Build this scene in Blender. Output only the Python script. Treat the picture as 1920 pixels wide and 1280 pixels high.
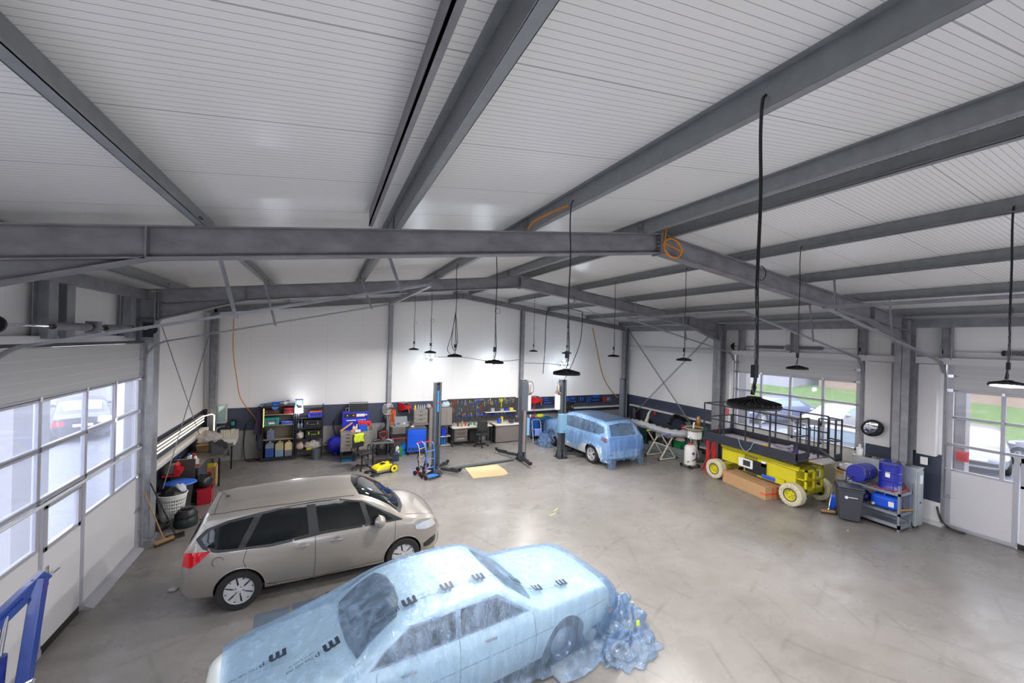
import bpy, bmesh, math, random
from mathutils import Vector, Matrix
from mathutils.bvhtree import BVHTree
sc = bpy.context.scene
for _o in list(bpy.data.objects): bpy.data.objects.remove(_o)
C = sc.collection
PI = math.pi
# ---------------------------------------------------------------- camera
CAMH, FPX, YAW, PITCH, ROLL = 4.15, 758.75, .4283, -.0023, .0279
fw = Vector((math.sin(YAW), math.cos(YAW), 0)); rt = Vector((math.cos(YAW), -math.sin(YAW), 0)); up = Vector((0, 0, 1))
F = fw * math.cos(PITCH) + up * math.sin(PITCH); U = up * math.cos(PITCH) - fw * math.sin(PITCH)
R_ = rt * math.cos(ROLL) + U * math.sin(ROLL); U_ = U * math.cos(ROLL) - rt * math.sin(ROLL)
cd = bpy.data.cameras.new('camera'); cam = bpy.data.objects.new('camera', cd); C.objects.link(cam)
cd.sensor_width = 36; cd.lens = 36 * FPX / 1920; cd.clip_start = .05; cd.clip_end = 300
M_ = Matrix((R_, U_, -F)).transposed().to_4x4(); M_.translation = (0, 0, CAMH); cam.matrix_world = M_
sc.camera = cam
# ---------------------------------------------------------------- world, exposure
w = bpy.data.worlds.new('overcast'); sc.world = w; w.use_nodes = True
_n = w.node_tree.nodes; _l = w.node_tree.links; _n.clear()
_bg = _n.new('ShaderNodeBackground'); _out = _n.new('ShaderNodeOutputWorld')
_tc = _n.new('ShaderNodeTexCoord'); _sx = _n.new('ShaderNodeSeparateXYZ'); _cr = _n.new('ShaderNodeValToRGB')
_l.new(_tc.outputs['Generated'], _sx.inputs[0]); _l.new(_sx.outputs['Z'], _cr.inputs[0])
_cr.color_ramp.elements[0].color = (.94, .96, 1, 1); _cr.color_ramp.elements[1].color = (.86, .91, 1, 1)
_l.new(_cr.outputs[0], _bg.inputs[0]); _bg.inputs[1].default_value = 4.1
_l.new(_bg.outputs[0], _out.inputs[0])
vs = sc.view_settings; vs.view_transform = 'Standard'; vs.look = 'None'; vs.gamma = 1; vs.exposure = .62; vs.use_curve_mapping = False
sc.cycles.max_bounces = 10; sc.cycles.diffuse_bounces = 5; sc.cycles.glossy_bounces = 4; sc.cycles.transparent_max_bounces = 24
sc.cycles.use_denoising = True; sc.cycles.sample_clamp_indirect = 6
sc.cycles.caustics_reflective = False; sc.cycles.caustics_refractive = False
LAMP_W = 68.0
# ---------------------------------------------------------------- materials
_mats = {}
def S(h):  # sRGB 0-255 triple to linear
    return tuple(((c/255)/12.92 if c/255 <= .04045 else ((c/255+.055)/1.055)**2.4) for c in h)
class NT:
    def __init__(s, m): s.t = m.node_tree; s.n = s.t.nodes; s.l = s.t.links
    def new(s, k, **kw):
        x = s.n.new('ShaderNode'+k)
        for a, b in kw.items():
            if a.startswith('i_'):
                q = a[2:]; q = int(q) if q.isdigit() else q.replace('_', ' ')
                x.inputs[q].default_value = b
            else: setattr(x, a, b)
        return x
    def link(s, a, b): s.l.new(a, b)
def mat(name, col, rough=.5, metal=0, noise=0, nscale=6, bump=0, bscale=30, coat=0, spec=.5, emit=None, estr=0, alpha=1, stretch=(1,1,1), rvar=0):
    if name in _mats: return _mats[name]
    m = bpy.data.materials.new(name); m.use_nodes = True; t = NT(m); b = t.n['Principled BSDF']
    c = S(col); b.inputs['Base Color'].default_value = (*c, 1); b.inputs['Roughness'].default_value = rough; b.inputs['Metallic'].default_value = metal
    b.inputs['Coat Weight'].default_value = coat; b.inputs['Coat Roughness'].default_value = .05; b.inputs['Specular IOR Level'].default_value = spec
    if emit: b.inputs['Emission Color'].default_value = (*S(emit), 1); b.inputs['Emission Strength'].default_value = estr
    if alpha < 1: b.inputs['Alpha'].default_value = alpha
    if noise or bump or rvar:
        tc = t.new('TexCoord'); mp = t.new('Mapping'); mp.inputs['Scale'].default_value = stretch; t.link(tc.outputs['Object'], mp.inputs[0])
    if noise:
        nz = t.new('TexNoise', i_Scale=nscale, i_Detail=6.0, i_Roughness=.6); t.link(mp.outputs[0], nz.inputs['Vector'])
        cr = t.new('ValToRGB'); cr.color_ramp.elements[0].position = .3; cr.color_ramp.elements[1].position = .7
        cr.color_ramp.elements[0].color = (*[x*(1-noise) for x in c], 1); cr.color_ramp.elements[1].color = (*[min(1, x*(1+noise)) for x in c], 1)
        t.link(nz.outputs[0], cr.inputs[0]); t.link(cr.outputs[0], b.inputs['Base Color'])
        if rvar:
            mr = t.new('MapRange', i_3=rough-rvar, i_4=rough+rvar); t.link(nz.outputs[0], mr.inputs[0]); t.link(mr.outputs[0], b.inputs['Roughness'])
    if bump:
        nb = t.new('TexNoise', i_Scale=bscale, i_Detail=3.0); t.link(mp.outputs[0], nb.inputs['Vector'])
        bp = t.new('Bump', i_Strength=bump, i_Distance=.02); t.link(nb.outputs[0], bp.inputs['Height']); t.link(bp.outputs[0], b.inputs['Normal'])
    _mats[name] = m; return m
# ---------------------------------------------------------------- mesh builder
class MB:
    def __init__(s): s.v = []; s.f = []; s.mi = []; s.ms = []; s.cm = 0
    def m(s, material):
        if material not in s.ms: s.ms.append(material)
        s.cm = s.ms.index(material); return s
    def add(s, vs_, fs):
        o = len(s.v); s.v += [tuple(p) for p in vs_]; s.f += [tuple(i+o for i in f) for f in fs]; s.mi += [s.cm]*len(fs); return s
    def box(s, x0, x1, y0, y1, z0, z1, M=None):
        P = [Vector((x, y, z)) for z in (z0, z1) for x, y in ((x0, y0), (x1, y0), (x1, y1), (x0, y1))]
        if M is not None: P = [M @ p for p in P]
        return s.add(P, [(0,3,2,1),(4,5,6,7),(0,1,5,4),(1,2,6,5),(2,3,7,6),(3,0,4,7)])
    def bar(s, a, b, wx, wz, upv=(0,0,1)):  # rectangular bar a->b
        a = Vector(a); b = Vector(b); d = (b-a).normalized(); u = Vector(upv); sd = d.cross(u)
        if sd.length < 1e-4: sd = d.cross(Vector((1,0,0)))
        sd.normalize(); u = sd.cross(d); P = []
        for e in (a, b):
            for i, j in ((-1,-1),(1,-1),(1,1),(-1,1)): P.append(e + sd*wx/2*i + u*wz/2*j)
        return s.add(P, [(0,1,2,3),(7,6,5,4),(0,4,5,1),(1,5,6,2),(2,6,7,3),(3,7,4,0)])
    def tube(s, pts, r, n=8, closed=False, cap=True):
        pts = [Vector(p) for p in pts]; N = len(pts); rr = r if isinstance(r, (list, tuple)) else [r]*N
        V = []; fs = []; pu = None
        for i, p in enumerate(pts):
            a = pts[i-1] if (i > 0 or closed) else p; b = pts[(i+1) % N] if (i < N-1 or closed) else p
            d = (b-a); d = d.normalized() if d.length > 1e-9 else Vector((0,0,1))
            if pu is None: pu = Vector((0,0,1)) if abs(d.z) < .9 else Vector((1,0,0))
            sd = d.cross(pu)
            if sd.length < 1e-6: sd = d.orthogonal()
            sd.normalize(); pu = sd.cross(d)
            for k in range(n):
                t = 2*PI*k/n; V.append(p + (sd*math.cos(t) + pu*math.sin(t))*rr[i])
        for i in range(N if closed else N-1):
            for k in range(n):
                a = i*n+k; b = i*n+(k+1) % n; c = ((i+1) % N)*n+(k+1) % n; d = ((i+1) % N)*n+k; fs.append((a, b, c, d))
        if cap and not closed: fs += [tuple(range(n))[::-1], tuple(range((N-1)*n, N*n))]
        return s.add(V, fs)
    def lathe(s, prof, c=(0,0,0), ax=(0,0,1), n=24, cap=True):  # prof: (r,h) along axis
        ax = Vector(ax).normalized(); e1 = ax.orthogonal().normalized(); e2 = ax.cross(e1); c = Vector(c); V = []; fs = []
        for r, h in prof:
            for k in range(n):
                t = 2*PI*k/n; V.append(c + ax*h + (e1*math.cos(t)+e2*math.sin(t))*r)
        for i in range(len(prof)-1):
            for k in range(n): fs.append((i*n+k, i*n+(k+1) % n, (i+1)*n+(k+1) % n, (i+1)*n+k))
        if cap:
            if prof[0][0] > 1e-5: fs.append(tuple(range(n))[::-1])
            if prof[-1][0] > 1e-5: fs.append(tuple(range((len(prof)-1)*n, len(prof)*n)))
        return s.add(V, fs)
    def cyl(s, a, b, r, n=16):
        a = Vector(a); b = Vector(b); return s.lathe([(r, 0), (r, (b-a).length)], a, b-a, n)
    def prism(s, poly, d0, d1, axis='y'):  # polygon in the other two axes
        def P(u, v, d): return {'y': (u, d, v), 'x': (d, u, v), 'z': (u, v, d)}[axis]
        n = len(poly); V = [P(u, v, d0) for u, v in poly] + [P(u, v, d1) for u, v in poly]
        return s.add(V, [tuple(range(n))[::-1], tuple(range(n, 2*n))] + [(i, (i+1) % n, n+(i+1) % n, n+i) for i in range(n)])
    def ibeam(s, a, b, h, w_, t1=.012, t2=.008, upv=(0,0,1)):
        a = Vector(a); b = Vector(b); d = (b-a).normalized(); u = Vector(upv); sd = d.cross(u).normalized(); u = sd.cross(d)
        for o in (-1, 1): s.bar(a+u*o*(h/2-t1/2), b+u*o*(h/2-t1/2), w_, t1, upv=u)
        return s.bar(a, b, t2, h-2*t1, upv=u)
    def build(s, name, material=None, parent=None, smooth=False, bevel=0, M=None, seg=2, angle=40):
        if material is not None and not s.ms: s.ms = [material]
        me = bpy.data.meshes.new(name); me.from_pydata(s.v, [], s.f)
        for m_ in s.ms: me.materials.append(m_)
        if len(s.ms) > 1: me.polygons.foreach_set('material_index', s.mi)
        bm = bmesh.new(); bm.from_mesh(me); bmesh.ops.recalc_face_normals(bm, faces=bm.faces); bm.to_mesh(me); bm.free()
        if smooth:
            me.polygons.foreach_set('use_smooth', [True]*len(me.polygons)); me.set_sharp_from_angle(angle=math.radians(angle))
        me.update(); o = bpy.data.objects.new(name, me); C.objects.link(o)
        if parent is not None: o.parent = parent
        if M is not None: o.matrix_local = M
        if bevel:
            b = o.modifiers.new('b', 'BEVEL'); b.width = bevel; b.segments = seg; b.limit_method = 'ANGLE'; b.angle_limit = .6
        return o
def thing(name, label, cat, loc=(0,0,0), rz=0, group=None):
    o = bpy.data.objects.new(name, None); C.objects.link(o); o.location = loc; o.rotation_euler = (0, 0, rz); o.empty_display_size = .1
    if label: o['label'] = label
    if cat: o['category'] = cat
    if group: o['group'] = group
    return o
def tag(o, label, cat, group=None):
    o['label'] = label; o['category'] = cat
    if group: o['group'] = group
    return o
def struct(name, mb, m, parent=None, **k):
    o = mb.build(name, m, parent, **k)
    if parent is None: o['kind'] = 'structure'
    return o
def copy_tree(o, parent=None):
    c = o.copy(); C.objects.link(c); c.parent = parent
    for ch in list(o.children): copy_tree(ch, c)
    return c
def place(o, loc, rz=0, label=None):
    o.location = loc; o.rotation_euler = (0, 0, rz)
    if label: o['label'] = label
    return o
rnd = random.Random(7)
def catmull(pts, n=6):
    P = [Vector(p) for p in pts]; out = []
    for i in range(len(P)-1):
        a = P[max(i-1, 0)]; b = P[i]; c = P[i+1]; d = P[min(i+2, len(P)-1)]
        for k in range(n):
            t = k/n; out.append(.5*((2*b)+(c-a)*t+(2*a-5*b+4*c-d)*t*t+(3*b-a-3*c+d)*t**3))
    out.append(P[-1]); return out
def text_mesh(s, size, extrude=.002, bold=0, spacing=1):
    cu = bpy.data.curves.new('t', 'FONT'); cu.body = s; cu.size = size; cu.extrude = extrude; cu.offset = bold; cu.space_character = spacing; cu.align_x = 'CENTER'; cu.align_y = 'CENTER'
    o = bpy.data.objects.new('t', cu); C.objects.link(o); dg = bpy.context.evaluated_depsgraph_get(); dg.update()
    me = bpy.data.meshes.new_from_object(o.evaluated_get(dg)); bpy.data.objects.remove(o); bpy.data.curves.remove(cu); return me
def text(name, s, size, M, material, parent, **k):
    me = text_mesh(s, size, **k); me.materials.clear(); me.materials.append(material); me.name = name
    o = bpy.data.objects.new(name, me); C.objects.link(o)
    if parent is not None: o.parent = parent
    o.matrix_local = M; return o
def frame(o, x, z):  # text frame: x right dir, z = reading up dir
    x = Vector(x).normalized(); z = Vector(z).normalized(); n = x.cross(z); m = Matrix((x, z, n)).transposed().to_4x4(); m.translation = o; return m
# ================================================================ materials of the place
GALV = mat('galvanised_steel', (140, 141, 146), .42, .15, noise=.22, nscale=5, rvar=.12)
GALV_D = mat('dark_galvanised_steel', (128, 126, 130), .5, .1, noise=.25, nscale=3, rvar=.1, stretch=(1, 1, 2))
PURL = mat('zinc_purlin', (136, 139, 141), .45, .15, noise=.12, nscale=8, rvar=.1)
WHITE = mat('white_panel', (214, 212, 212), .5, 0, noise=.02, nscale=.7)
DOORP = mat('door_white', (205, 204, 207), .42, 0, noise=.02, nscale=2)
ALU = mat('aluminium', (176, 176, 184), .35, .3)
NAVY = mat('navy_paint', (62, 68, 86), .45, 0)
BLACK = mat('black_plastic', (28, 28, 30), .4)
BLACKM = mat('black_metal', (34, 35, 40), .45, .3)
RUB = mat('rubber', (30, 30, 31), .75, noise=.15, nscale=20)
RED = mat('red_paint', (190, 28, 36), .35, coat=.3)
BLUE = mat('blue_paint', (22, 78, 190), .35, coat=.3)
DBLUE = mat('deep_blue_plastic', (32, 44, 150), .35)
STEELW = mat('white_steel', (210, 212, 215), .35)
GREY = mat('warm_grey_metal', (118, 114, 110), .5)
DGREY = mat('dark_grey_metal', (66, 66, 70), .5)
YEL = mat('yellow_paint', (196, 184, 30), .45, noise=.1, nscale=3)
WOOD = mat('wood', (170, 130, 85), .6, noise=.15, nscale=6, stretch=(1, 8, 8))
CARD = mat('cardboard', (176, 140, 100), .75, noise=.06, nscale=4)
CHROME = mat('chrome', (205, 205, 210), .15, .95)
ORANGE = mat('orange_cable', (214, 130, 20), .5)
GLASSW = mat('window_milk', (225, 228, 235), .3)
def glass_mat(name, tint, haze, hz=(235, 238, 250)):
    m = bpy.data.materials.new(name); m.use_nodes = True; t = NT(m); t.n.clear(); o = t.new('OutputMaterial')
    tr = t.new('BsdfTransparent'); tr.inputs[0].default_value = (*S(tint), 1)
    df = t.new('BsdfTranslucent'); df.inputs[0].default_value = (*S(hz), 1); gl = t.new('BsdfGlossy'); gl.inputs['Roughness'].default_value = .04
    m1 = t.new('MixShader', i_0=haze); t.link(tr.outputs[0], m1.inputs[1]); t.link(df.outputs[0], m1.inputs[2])
    fr = t.new('LayerWeight', i_Blend=.5); pw = t.new('Math', operation='POWER', i_1=5.0); t.link(fr.outputs['Facing'], pw.inputs[0]); ml = t.new('Math', operation='MULTIPLY_ADD', i_1=.55, i_2=.03); t.link(pw.outputs[0], ml.inputs[0]); m2 = t.new('MixShader'); t.link(ml.outputs[0], m2.inputs[0]); t.link(m1.outputs[0], m2.inputs[1]); t.link(gl.outputs[0], m2.inputs[2])
    t.link(m2.outputs[0], o.inputs[0]); return m
PANE = glass_mat('door_glazing', (252, 252, 255), .04)
PANEL_ = glass_mat('scratched_door_glazing', (246, 248, 255), .13)
def concrete():
    m = bpy.data.materials.new('concrete_floor'); m.use_nodes = True; t = NT(m); b = t.n['Principled BSDF']; tc = t.new('TexCoord')
    n1 = t.new('TexNoise', i_Scale=.45, i_Detail=8.0, i_Roughness=.6); t.link(tc.outputs['Object'], n1.inputs['Vector'])
    c1 = t.new('ValToRGB'); e = c1.color_ramp.elements; e[0].position = .3; e[1].position = .75; e[0].color = (*S((118, 114, 110)), 1); e[1].color = (*S((138, 134, 130)), 1)
    t.link(n1.outputs[0], c1.inputs[0])
    # dirt blotches
    n2 = t.new('TexNoise', i_Scale=1.1, i_Detail=6.0, i_Roughness=.6); mp = t.new('Mapping'); mp.inputs['Rotation'].default_value = (0, 0, .5); mp.inputs['Scale'].default_value = (1, 1.4, 1)
    t.link(tc.outputs['Object'], mp.inputs[0]); t.link(mp.outputs[0], n2.inputs['Vector'])
    c2 = t.new('ValToRGB'); e = c2.color_ramp.elements; e[0].position = .5; e[1].position = .85; e[0].color = (1, 1, 1, 1); e[1].color = (*S((214, 210, 205)), 1); t.link(n2.outputs[0], c2.inputs[0])
    mx = t.new('Mix', data_type='RGBA', blend_type='MULTIPLY'); mx.inputs[0].default_value = 1; t.link(c1.outputs[0], mx.inputs[6]); t.link(c2.outputs[0], mx.inputs[7])
    # thin curved tyre scuffs : distorted wave bands, masked
    last = mx.outputs[2]
    for rot, sc_, ph in ((.35, .55, 0), (1.25, .4, 5), (-.5, .5, 9)):
        mq = t.new('Mapping'); mq.inputs['Rotation'].default_value = (0, 0, rot); mq.inputs['Location'].default_value = (ph, ph*.7, 0); t.link(tc.outputs['Object'], mq.inputs[0])
        wv = t.new('TexWave', wave_type='BANDS', i_Scale=sc_, i_Distortion=5.5, i_Detail=2.5, i_Detail_Scale=.55); t.link(mq.outputs[0], wv.inputs['Vector'])
        cw = t.new('ValToRGB'); e = cw.color_ramp.elements; e[0].position = .975; e[0].color = (0, 0, 0, 1); e[1].position = .999; e[1].color = (1, 1, 1, 1); t.link(wv.outputs[0], cw.inputs[0])
        nm = t.new('TexNoise', i_Scale=.9, i_Detail=5.0); t.link(mq.outputs[0], nm.inputs['Vector'])
        cm_ = t.new('ValToRGB'); e = cm_.color_ramp.elements; e[0].position = .48; e[0].color = (0, 0, 0, 1); e[1].position = .62; e[1].color = (.3, .3, .3, 1); t.link(nm.outputs[0], cm_.inputs[0])
        mu = t.new('Math', operation='MULTIPLY'); t.link(cw.outputs[0], mu.inputs[0]); t.link(cm_.outputs[0], mu.inputs[1])
        my = t.new('Mix', data_type='RGBA'); t.link(mu.outputs[0], my.inputs[0]); t.link(last, my.inputs[6]); my.inputs[7].default_value = (*S((84, 80, 76)), 1); last = my.outputs[2]
    n5 = t.new('TexNoise', i_Scale=60, i_Detail=3.0); t.link(tc.outputs['Object'], n5.inputs['Vector'])
    c5 = t.new('ValToRGB'); e = c5.color_ramp.elements; e[0].position = .35; e[0].color = (.9, .9, .9, 1); e[1].position = .6; e[1].color = (1, 1, 1, 1); t.link(n5.outputs[0], c5.inputs[0])
    m5 = t.new('Mix', data_type='RGBA', blend_type='MULTIPLY'); m5.inputs[0].default_value = .6; t.link(last, m5.inputs[6]); t.link(c5.outputs[0], m5.inputs[7])
    t.link(m5.outputs[2], b.inputs['Base Color'])
    mr = t.new('MapRange', i_1=.3, i_2=.7, i_3=.2, i_4=.42); t.link(n2.outputs[0], mr.inputs[0]); t.link(mr.outputs[0], b.inputs['Roughness'])
    bp = t.new('Bump', i_Strength=.08, i_Distance=.01); t.link(n5.outputs[0], bp.inputs['Height']); t.link(bp.outputs[0], b.inputs['Normal'])
    return m
CONC = concrete()
def ribbed(name, col, line, axis, pitch, width, joint=0, jw=.01, rough=.35, spec=.5, bstr=.4, wav=0):
    """flat sheet with fine ribs at a pitch along one object axis"""
    m = bpy.data.materials.new(name); m.use_nodes = True; t = NT(m); b = t.n['Principled BSDF']; tc = t.new('TexCoord'); sx = t.new('SeparateXYZ'); t.link(tc.outputs['Object'], sx.inputs[0])
    def grooves(p, w_):
        a = t.new('Math', operation='DIVIDE'); t.link(sx.outputs[axis], a.inputs[0]); a.inputs[1].default_value = p
        f = t.new('Math', operation='FRACT'); t.link(a.outputs[0], f.inputs[0])
        g = t.new('Math', operation='LESS_THAN'); t.link(f.outputs[0], g.inputs[0]); g.inputs[1].default_value = w_/p; return g.outputs[0]
    g = grooves(pitch, width)
    if joint:
        g2 = grooves(joint, jw); mm = t.new('Math', operation='MAXIMUM'); t.link(g, mm.inputs[0]); t.link(g2, mm.inputs[1]); g = mm.outputs[0]
    mx = t.new('Mix', data_type='RGBA'); t.link(g, mx.inputs[0]); mx.inputs[6].default_value = (*S(col), 1); mx.inputs[7].default_value = (*S(line), 1)
    t.link(mx.outputs[2], b.inputs['Base Color']); b.inputs['Roughness'].default_value = rough; b.inputs['Specular IOR Level'].default_value = spec
    iv = t.new('Math', operation='SUBTRACT'); iv.inputs[0].default_value = 1; t.link(g, iv.inputs[1])
    nz = t.new('TexNoise', i_Scale=1.1, i_Detail=1.0); t.link(tc.outputs['Object'], nz.inputs['Vector'])
    ad = t.new('Math', operation='MULTIPLY_ADD'); t.link(nz.outputs[0], ad.inputs[0]); ad.inputs[1].default_value = wav; t.link(iv.outputs[0], ad.inputs[2])
    bp = t.new('Bump', i_Strength=bstr, i_Distance=.003); t.link(ad.outputs[0], bp.inputs['Height']); t.link(bp.outputs[0], b.inputs['Normal'])
    return m
CEIL = ribbed('roof_sheet', (236, 234, 231), (178, 176, 173), 'Y', .056, .0045, joint=1.008, jw=.012, rough=.27, wav=3)
WALLP = ribbed('wall_sheet', (236, 235, 234), (212, 211, 211), 'X', 1.15, .006, rough=.33, wav=2)
WALLS = ribbed('side_wall_sheet', (236, 235, 235), (212, 211, 211), 'Y', 1.15, .006, rough=.33, wav=2)
DRIB = ribbed('door_ribbed_panel', (196, 195, 196), (226, 226, 226), 'Z', .125, .006, rough=.3, bstr=.6)
# ================================================================ the hall
D0, D1, D2, D3 = -.14, 5.10, 10.33, 15.56
XR_, SL = 4.92, .1228
XWL, XWR, YB, YN = -3.5, 13.42, 15.72, -1.6
def zc(x): return 6.16 - SL*abs(x-XR_)          # roof underside
def zt(x): return 5.965 - SL*abs(x-XR_)         # rafter top
def zb(x): return 5.644 - SL*abs(x-XR_)
struct('floor', MB().box(XWL-.3, XWR+.3, YN-.2, YB+.2, -.2, 0), CONC)
for nm, a, b in (('ceiling', XWL-.2, XR_), ('ceiling', XR_, XWR+.3)):
    m = MB(); za, zb_ = zc(a), zc(b)
    m.add([(a, YN-.1, za), (b, YN-.1, zb_), (b, YB+.1, zb_), (a, YB+.1, za), (a, YN-.1, za+.12), (b, YN-.1, zb_+.12), (b, YB+.1, zb_+.12), (a, YB+.1, za+.12)],
          [(0,1,2,3),(7,6,5,4),(0,4,5,1),(1,5,6,2),(2,6,7,3),(3,7,4,0)])
    struct(nm, m, CEIL)
def gable(y0, y1, nm, m0):
    m = MB().m(m0); m.prism([(XWL, 1.70), (XWR, 1.70), (XWR, zc(XWR)+.05), (XR_, 6.2), (XWL, zc(XWL)+.05)], y0, y1)
    m.m(NAVY).box(XWL, XWR, y0, y1, .95, 1.70); m.m(GREY2).box(XWL, XWR, y0, y1, .0, .95); return struct(nm, m, None)
GREY2 = mat('grey_plinth', (150, 148, 146), .5)
gable(YB, YB+.15, 'wall_back', WALLP)
# near gable, behind the camera : white wall with three unseen windows added to light the hall
m = MB().m(mat('unseen_dark_panel', (96, 92, 90), .7)); m.box(XWL, XWR, YN-.15, YN, 0, .9); m.m(WALLP); m.prism([(XWL, 2.6), (XWR, 2.6), (XWR, zc(XWR)+.05), (XR_, 6.2), (XWL, zc(XWL)+.05)], YN-.15, YN)  # dark base of the unseen wall, added to dim reflections in car glass
for a, b in ((XWL, -2.8), (2.0, 2.5), (7.3, 7.8), (12.7, XWR)): m.box(a, b, YN-.15, YN, .9, 2.6)
struct('wall_near', m, None)
for k, (a, b) in enumerate(((-2.8, 2.0), (2.5, 7.3), (7.8, 12.7))):
    m = MB()
    for q in ((a, b, .9, .96), (a, b, 2.54, 2.6), (a, a+.06, .9, 2.6), (b-.06, b, .9, 2.6), ((a+b)/2-.03, (a+b)/2+.03, .9, 2.6)): m.box(q[0], q[1], YN-.1, YN-.04, q[2], q[3])
    o = struct('window_%d' % (k+1), m, ALU); MB().box(a+.06, b-.06, YN-.075, YN-.065, .96, 2.54).build('pane', PANE, o)
def side(nm, x0, x1, segs, top, door_top=4.02):
    """wall strips between door openings; segs = list of (y0,y1) solid from the floor up"""
    m = MB().m(WALLS); m.box(x0, x1, YN, YB, door_top, top)
    for a, b in segs:
        m.m(WALLS).box(x0, x1, a, b, 1.70, door_top); m.m(NAVY).box(x0, x1, a, b, .55 if nm == 'wall_right' else .0, 1.70)
        if nm == 'wall_right': m.m(WALLS).box(x0, x1, a, b, 0, .55)
    return struct(nm, m, None)
side('wall_left', XWL-.15, XWL, [(YN, .4), (4.6, 5.8), (10.1, YB)], zc(XWL)+.02)
side('wall_right', XWR, XWR+.15, [(YN, .35), (4.5, 6.0), (10.0, YB)], zc(XWR)+.02)
# white lining strips that frame the right doors and the piers between them
m = MB()
for a, b in ((4.56, 4.90), (5.42, 5.97)): m.box(XWR-.16, XWR-.001, a, b, 1.66, 3.86)
for a, b in ((.5, 15.4),): m.box(XWR-.14, XWR-.001, a, b, 3.87, 4.03)
m.box(XWR-.13, XWR-.001, 10.05, 10.22, 0, 3.86)
struct('trim_1', m, WHITE, bevel=.004)
struct('trim_2', MB().box(XWL+.001, XWL+.1, 5.9, 10.05, 3.9, 4.04), WHITE, bevel=.004)
struct('baseboard_right', MB().box(XWR-.06, XWR-.001, 4.45, 5.9, 0, .1), WHITE)
# ---- purlins: Z sections running the length of the hall
PX = [(-2.95, 1), (-1.22, 1), (.7, 1), (2.5, 1), (4.55, 1), (5.2, -1), (6.95, -1), (8.85, -1), (10.9, -1), (12.82, -1)]
for x, sg in PX:
    z0 = zt(x)+.005; h = zc(x)-z0-.004; m = MB(); wf = .075
    m.box(x-.004, x+.004, YN+.02, YB-.02, z0, z0+h); m.box(x if sg > 0 else x-wf, x+wf if sg > 0 else x, YN+.02, YB-.02, z0, z0+.006); m.box(x, x-.06*sg, YN+.02, YB-.02, z0+h-.006, z0+h) if sg < 0 else m.box(x-.06, x, YN+.02, YB-.02, z0+h-.006, z0+h)
    m.box(x+(wf-.004 if sg > 0 else -wf), x+(wf if sg > 0 else -wf+.004), YN+.02, YB-.02, z0, z0+.02)
    struct('roof_purlin_beam', m, PURL)
m = MB(); x = .43; m.box(x-.02, x+.02, YN+.02, 5.0, zt(x)+.02, zt(x)+.06); m.box(x-.02, x-.015, YN+.02, 5.0, zt(x)+.02, zc(x)-.004); struct('roof_purlin_beam', m, GALV_D)
# purlin cleats on the two main frames
for Yf in (D1, D2):
    for x, sg in PX[:-1]:
        m = MB(); m.box(x-.012*sg, x-.02*sg, Yf-.06, Yf+.06, zt(x)+.001, zc(x)-.03) if sg < 0 else m.box(x-.02, x-.012, Yf-.06, Yf+.06, zt(x)+.001, zc(x)-.03)
        for k in (-.03, .03): m.cyl((x-.03, Yf+k, zt(x)+.1), (x+.03, Yf+k, zt(x)+.1), .011, 6)
        struct('trim_3', m, GALV_D)
# ---- portal frames
def portal(Yf, fullw=.19):
    for s_ in (-1, 1):
        X = lambda d: XR_ + s_*d
        m = MB(); h = .32
        def seg(d0, d1, zo0, zo1, t=.014, w_=fullw):  # flange strip
            a = (X(d0), zo0); b = (X(d1), zo1)
            m.add([(a[0], Yf-w_/2, a[1]), (b[0], Yf-w_/2, b[1]), (b[0], Yf+w_/2, b[1]), (a[0], Yf+w_/2, a[1]), (a[0], Yf-w_/2, a[1]+t), (b[0], Yf-w_/2, b[1]+t), (b[0], Yf+w_/2, b[1]+t), (a[0], Yf+w_/2, a[1]+t)],
                  [(0,1,2,3),(7,6,5,4),(0,4,5,1),(1,5,6,2),(2,6,7,3),(3,7,4,0)])
        z = lambda d, o: o - SL*d
        seg(0, 8.38, 5.965-.014, z(8.38, 5.965-.014)); seg(0, 8.0, 5.644, z(8.0, 5.644))
        seg(6.53, 8.02, z(6.53, 5.644), 4.36)
        m.prism([(X(0), 5.65), (X(0), 5.96), (X(8.0), z(8, 5.96)), (X(8.0), 4.37), (X(6.53), z(6.53, 5.65))], Yf-.004, Yf+.004)
        m.bar((X(.012), Yf, 5.62), (X(.012), Yf, 5.975), .02, fullw+.02, upv=(0, 1, 0)) # end plate
        m.bar((X(6.53), Yf, z(6.53, 5.65)), (X(6.53), Yf, z(6.53, 5.955)), .012, fullw-.01, upv=(0, 1, 0))
        m.bar((X(7.99), Yf, 4.35), (X(7.99), Yf, 4.97), .02, fullw, upv=(0, 1, 0))
        for k in range(4): m.cyl((X(.012)-.04, Yf-.06, 5.69+.07*k), (X(.012)+.04, Yf-.06, 5.69+.07*k), .013, 6)
        for k in range(6): m.cyl((X(7.93), Yf-.06, 4.43+.09*k), (X(8.0), Yf-.06, 4.43+.09*k), .013, 6)
        struct('steel_rafter_beam', m, GALV_D)
        m = MB(); zt_ = z(8.2, 5.93); x0, x1 = X(8.02), X(8.32)
        for xa, xb in ((x0, X(8.036)), (X(8.304), x1)): m.box(min(xa, xb), max(xa, xb), Yf-.15, Yf+.15, .015, zt_)
        m.box(min(x0, x1), max(x0, x1), Yf-.005, Yf+.005, .015, zt_); m.box(min(x0, x1)-.05, max(x0, x1)+.05, Yf-.18, Yf+.18, .0, .02)
        for zz in (4.36, 4.95): m.box(min(x0, x1), max(x0, x1), Yf-.14, Yf+.14, zz, zz+.014)
        for k in (-.11, .11): m.cyl((x0-.03*s_, Yf+k, 0.02), (x0-.03*s_, Yf+k, .06), .014, 6)
        struct('steel_column', m, GALV)
portal(D1); portal(D2); portal(D0)
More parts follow.
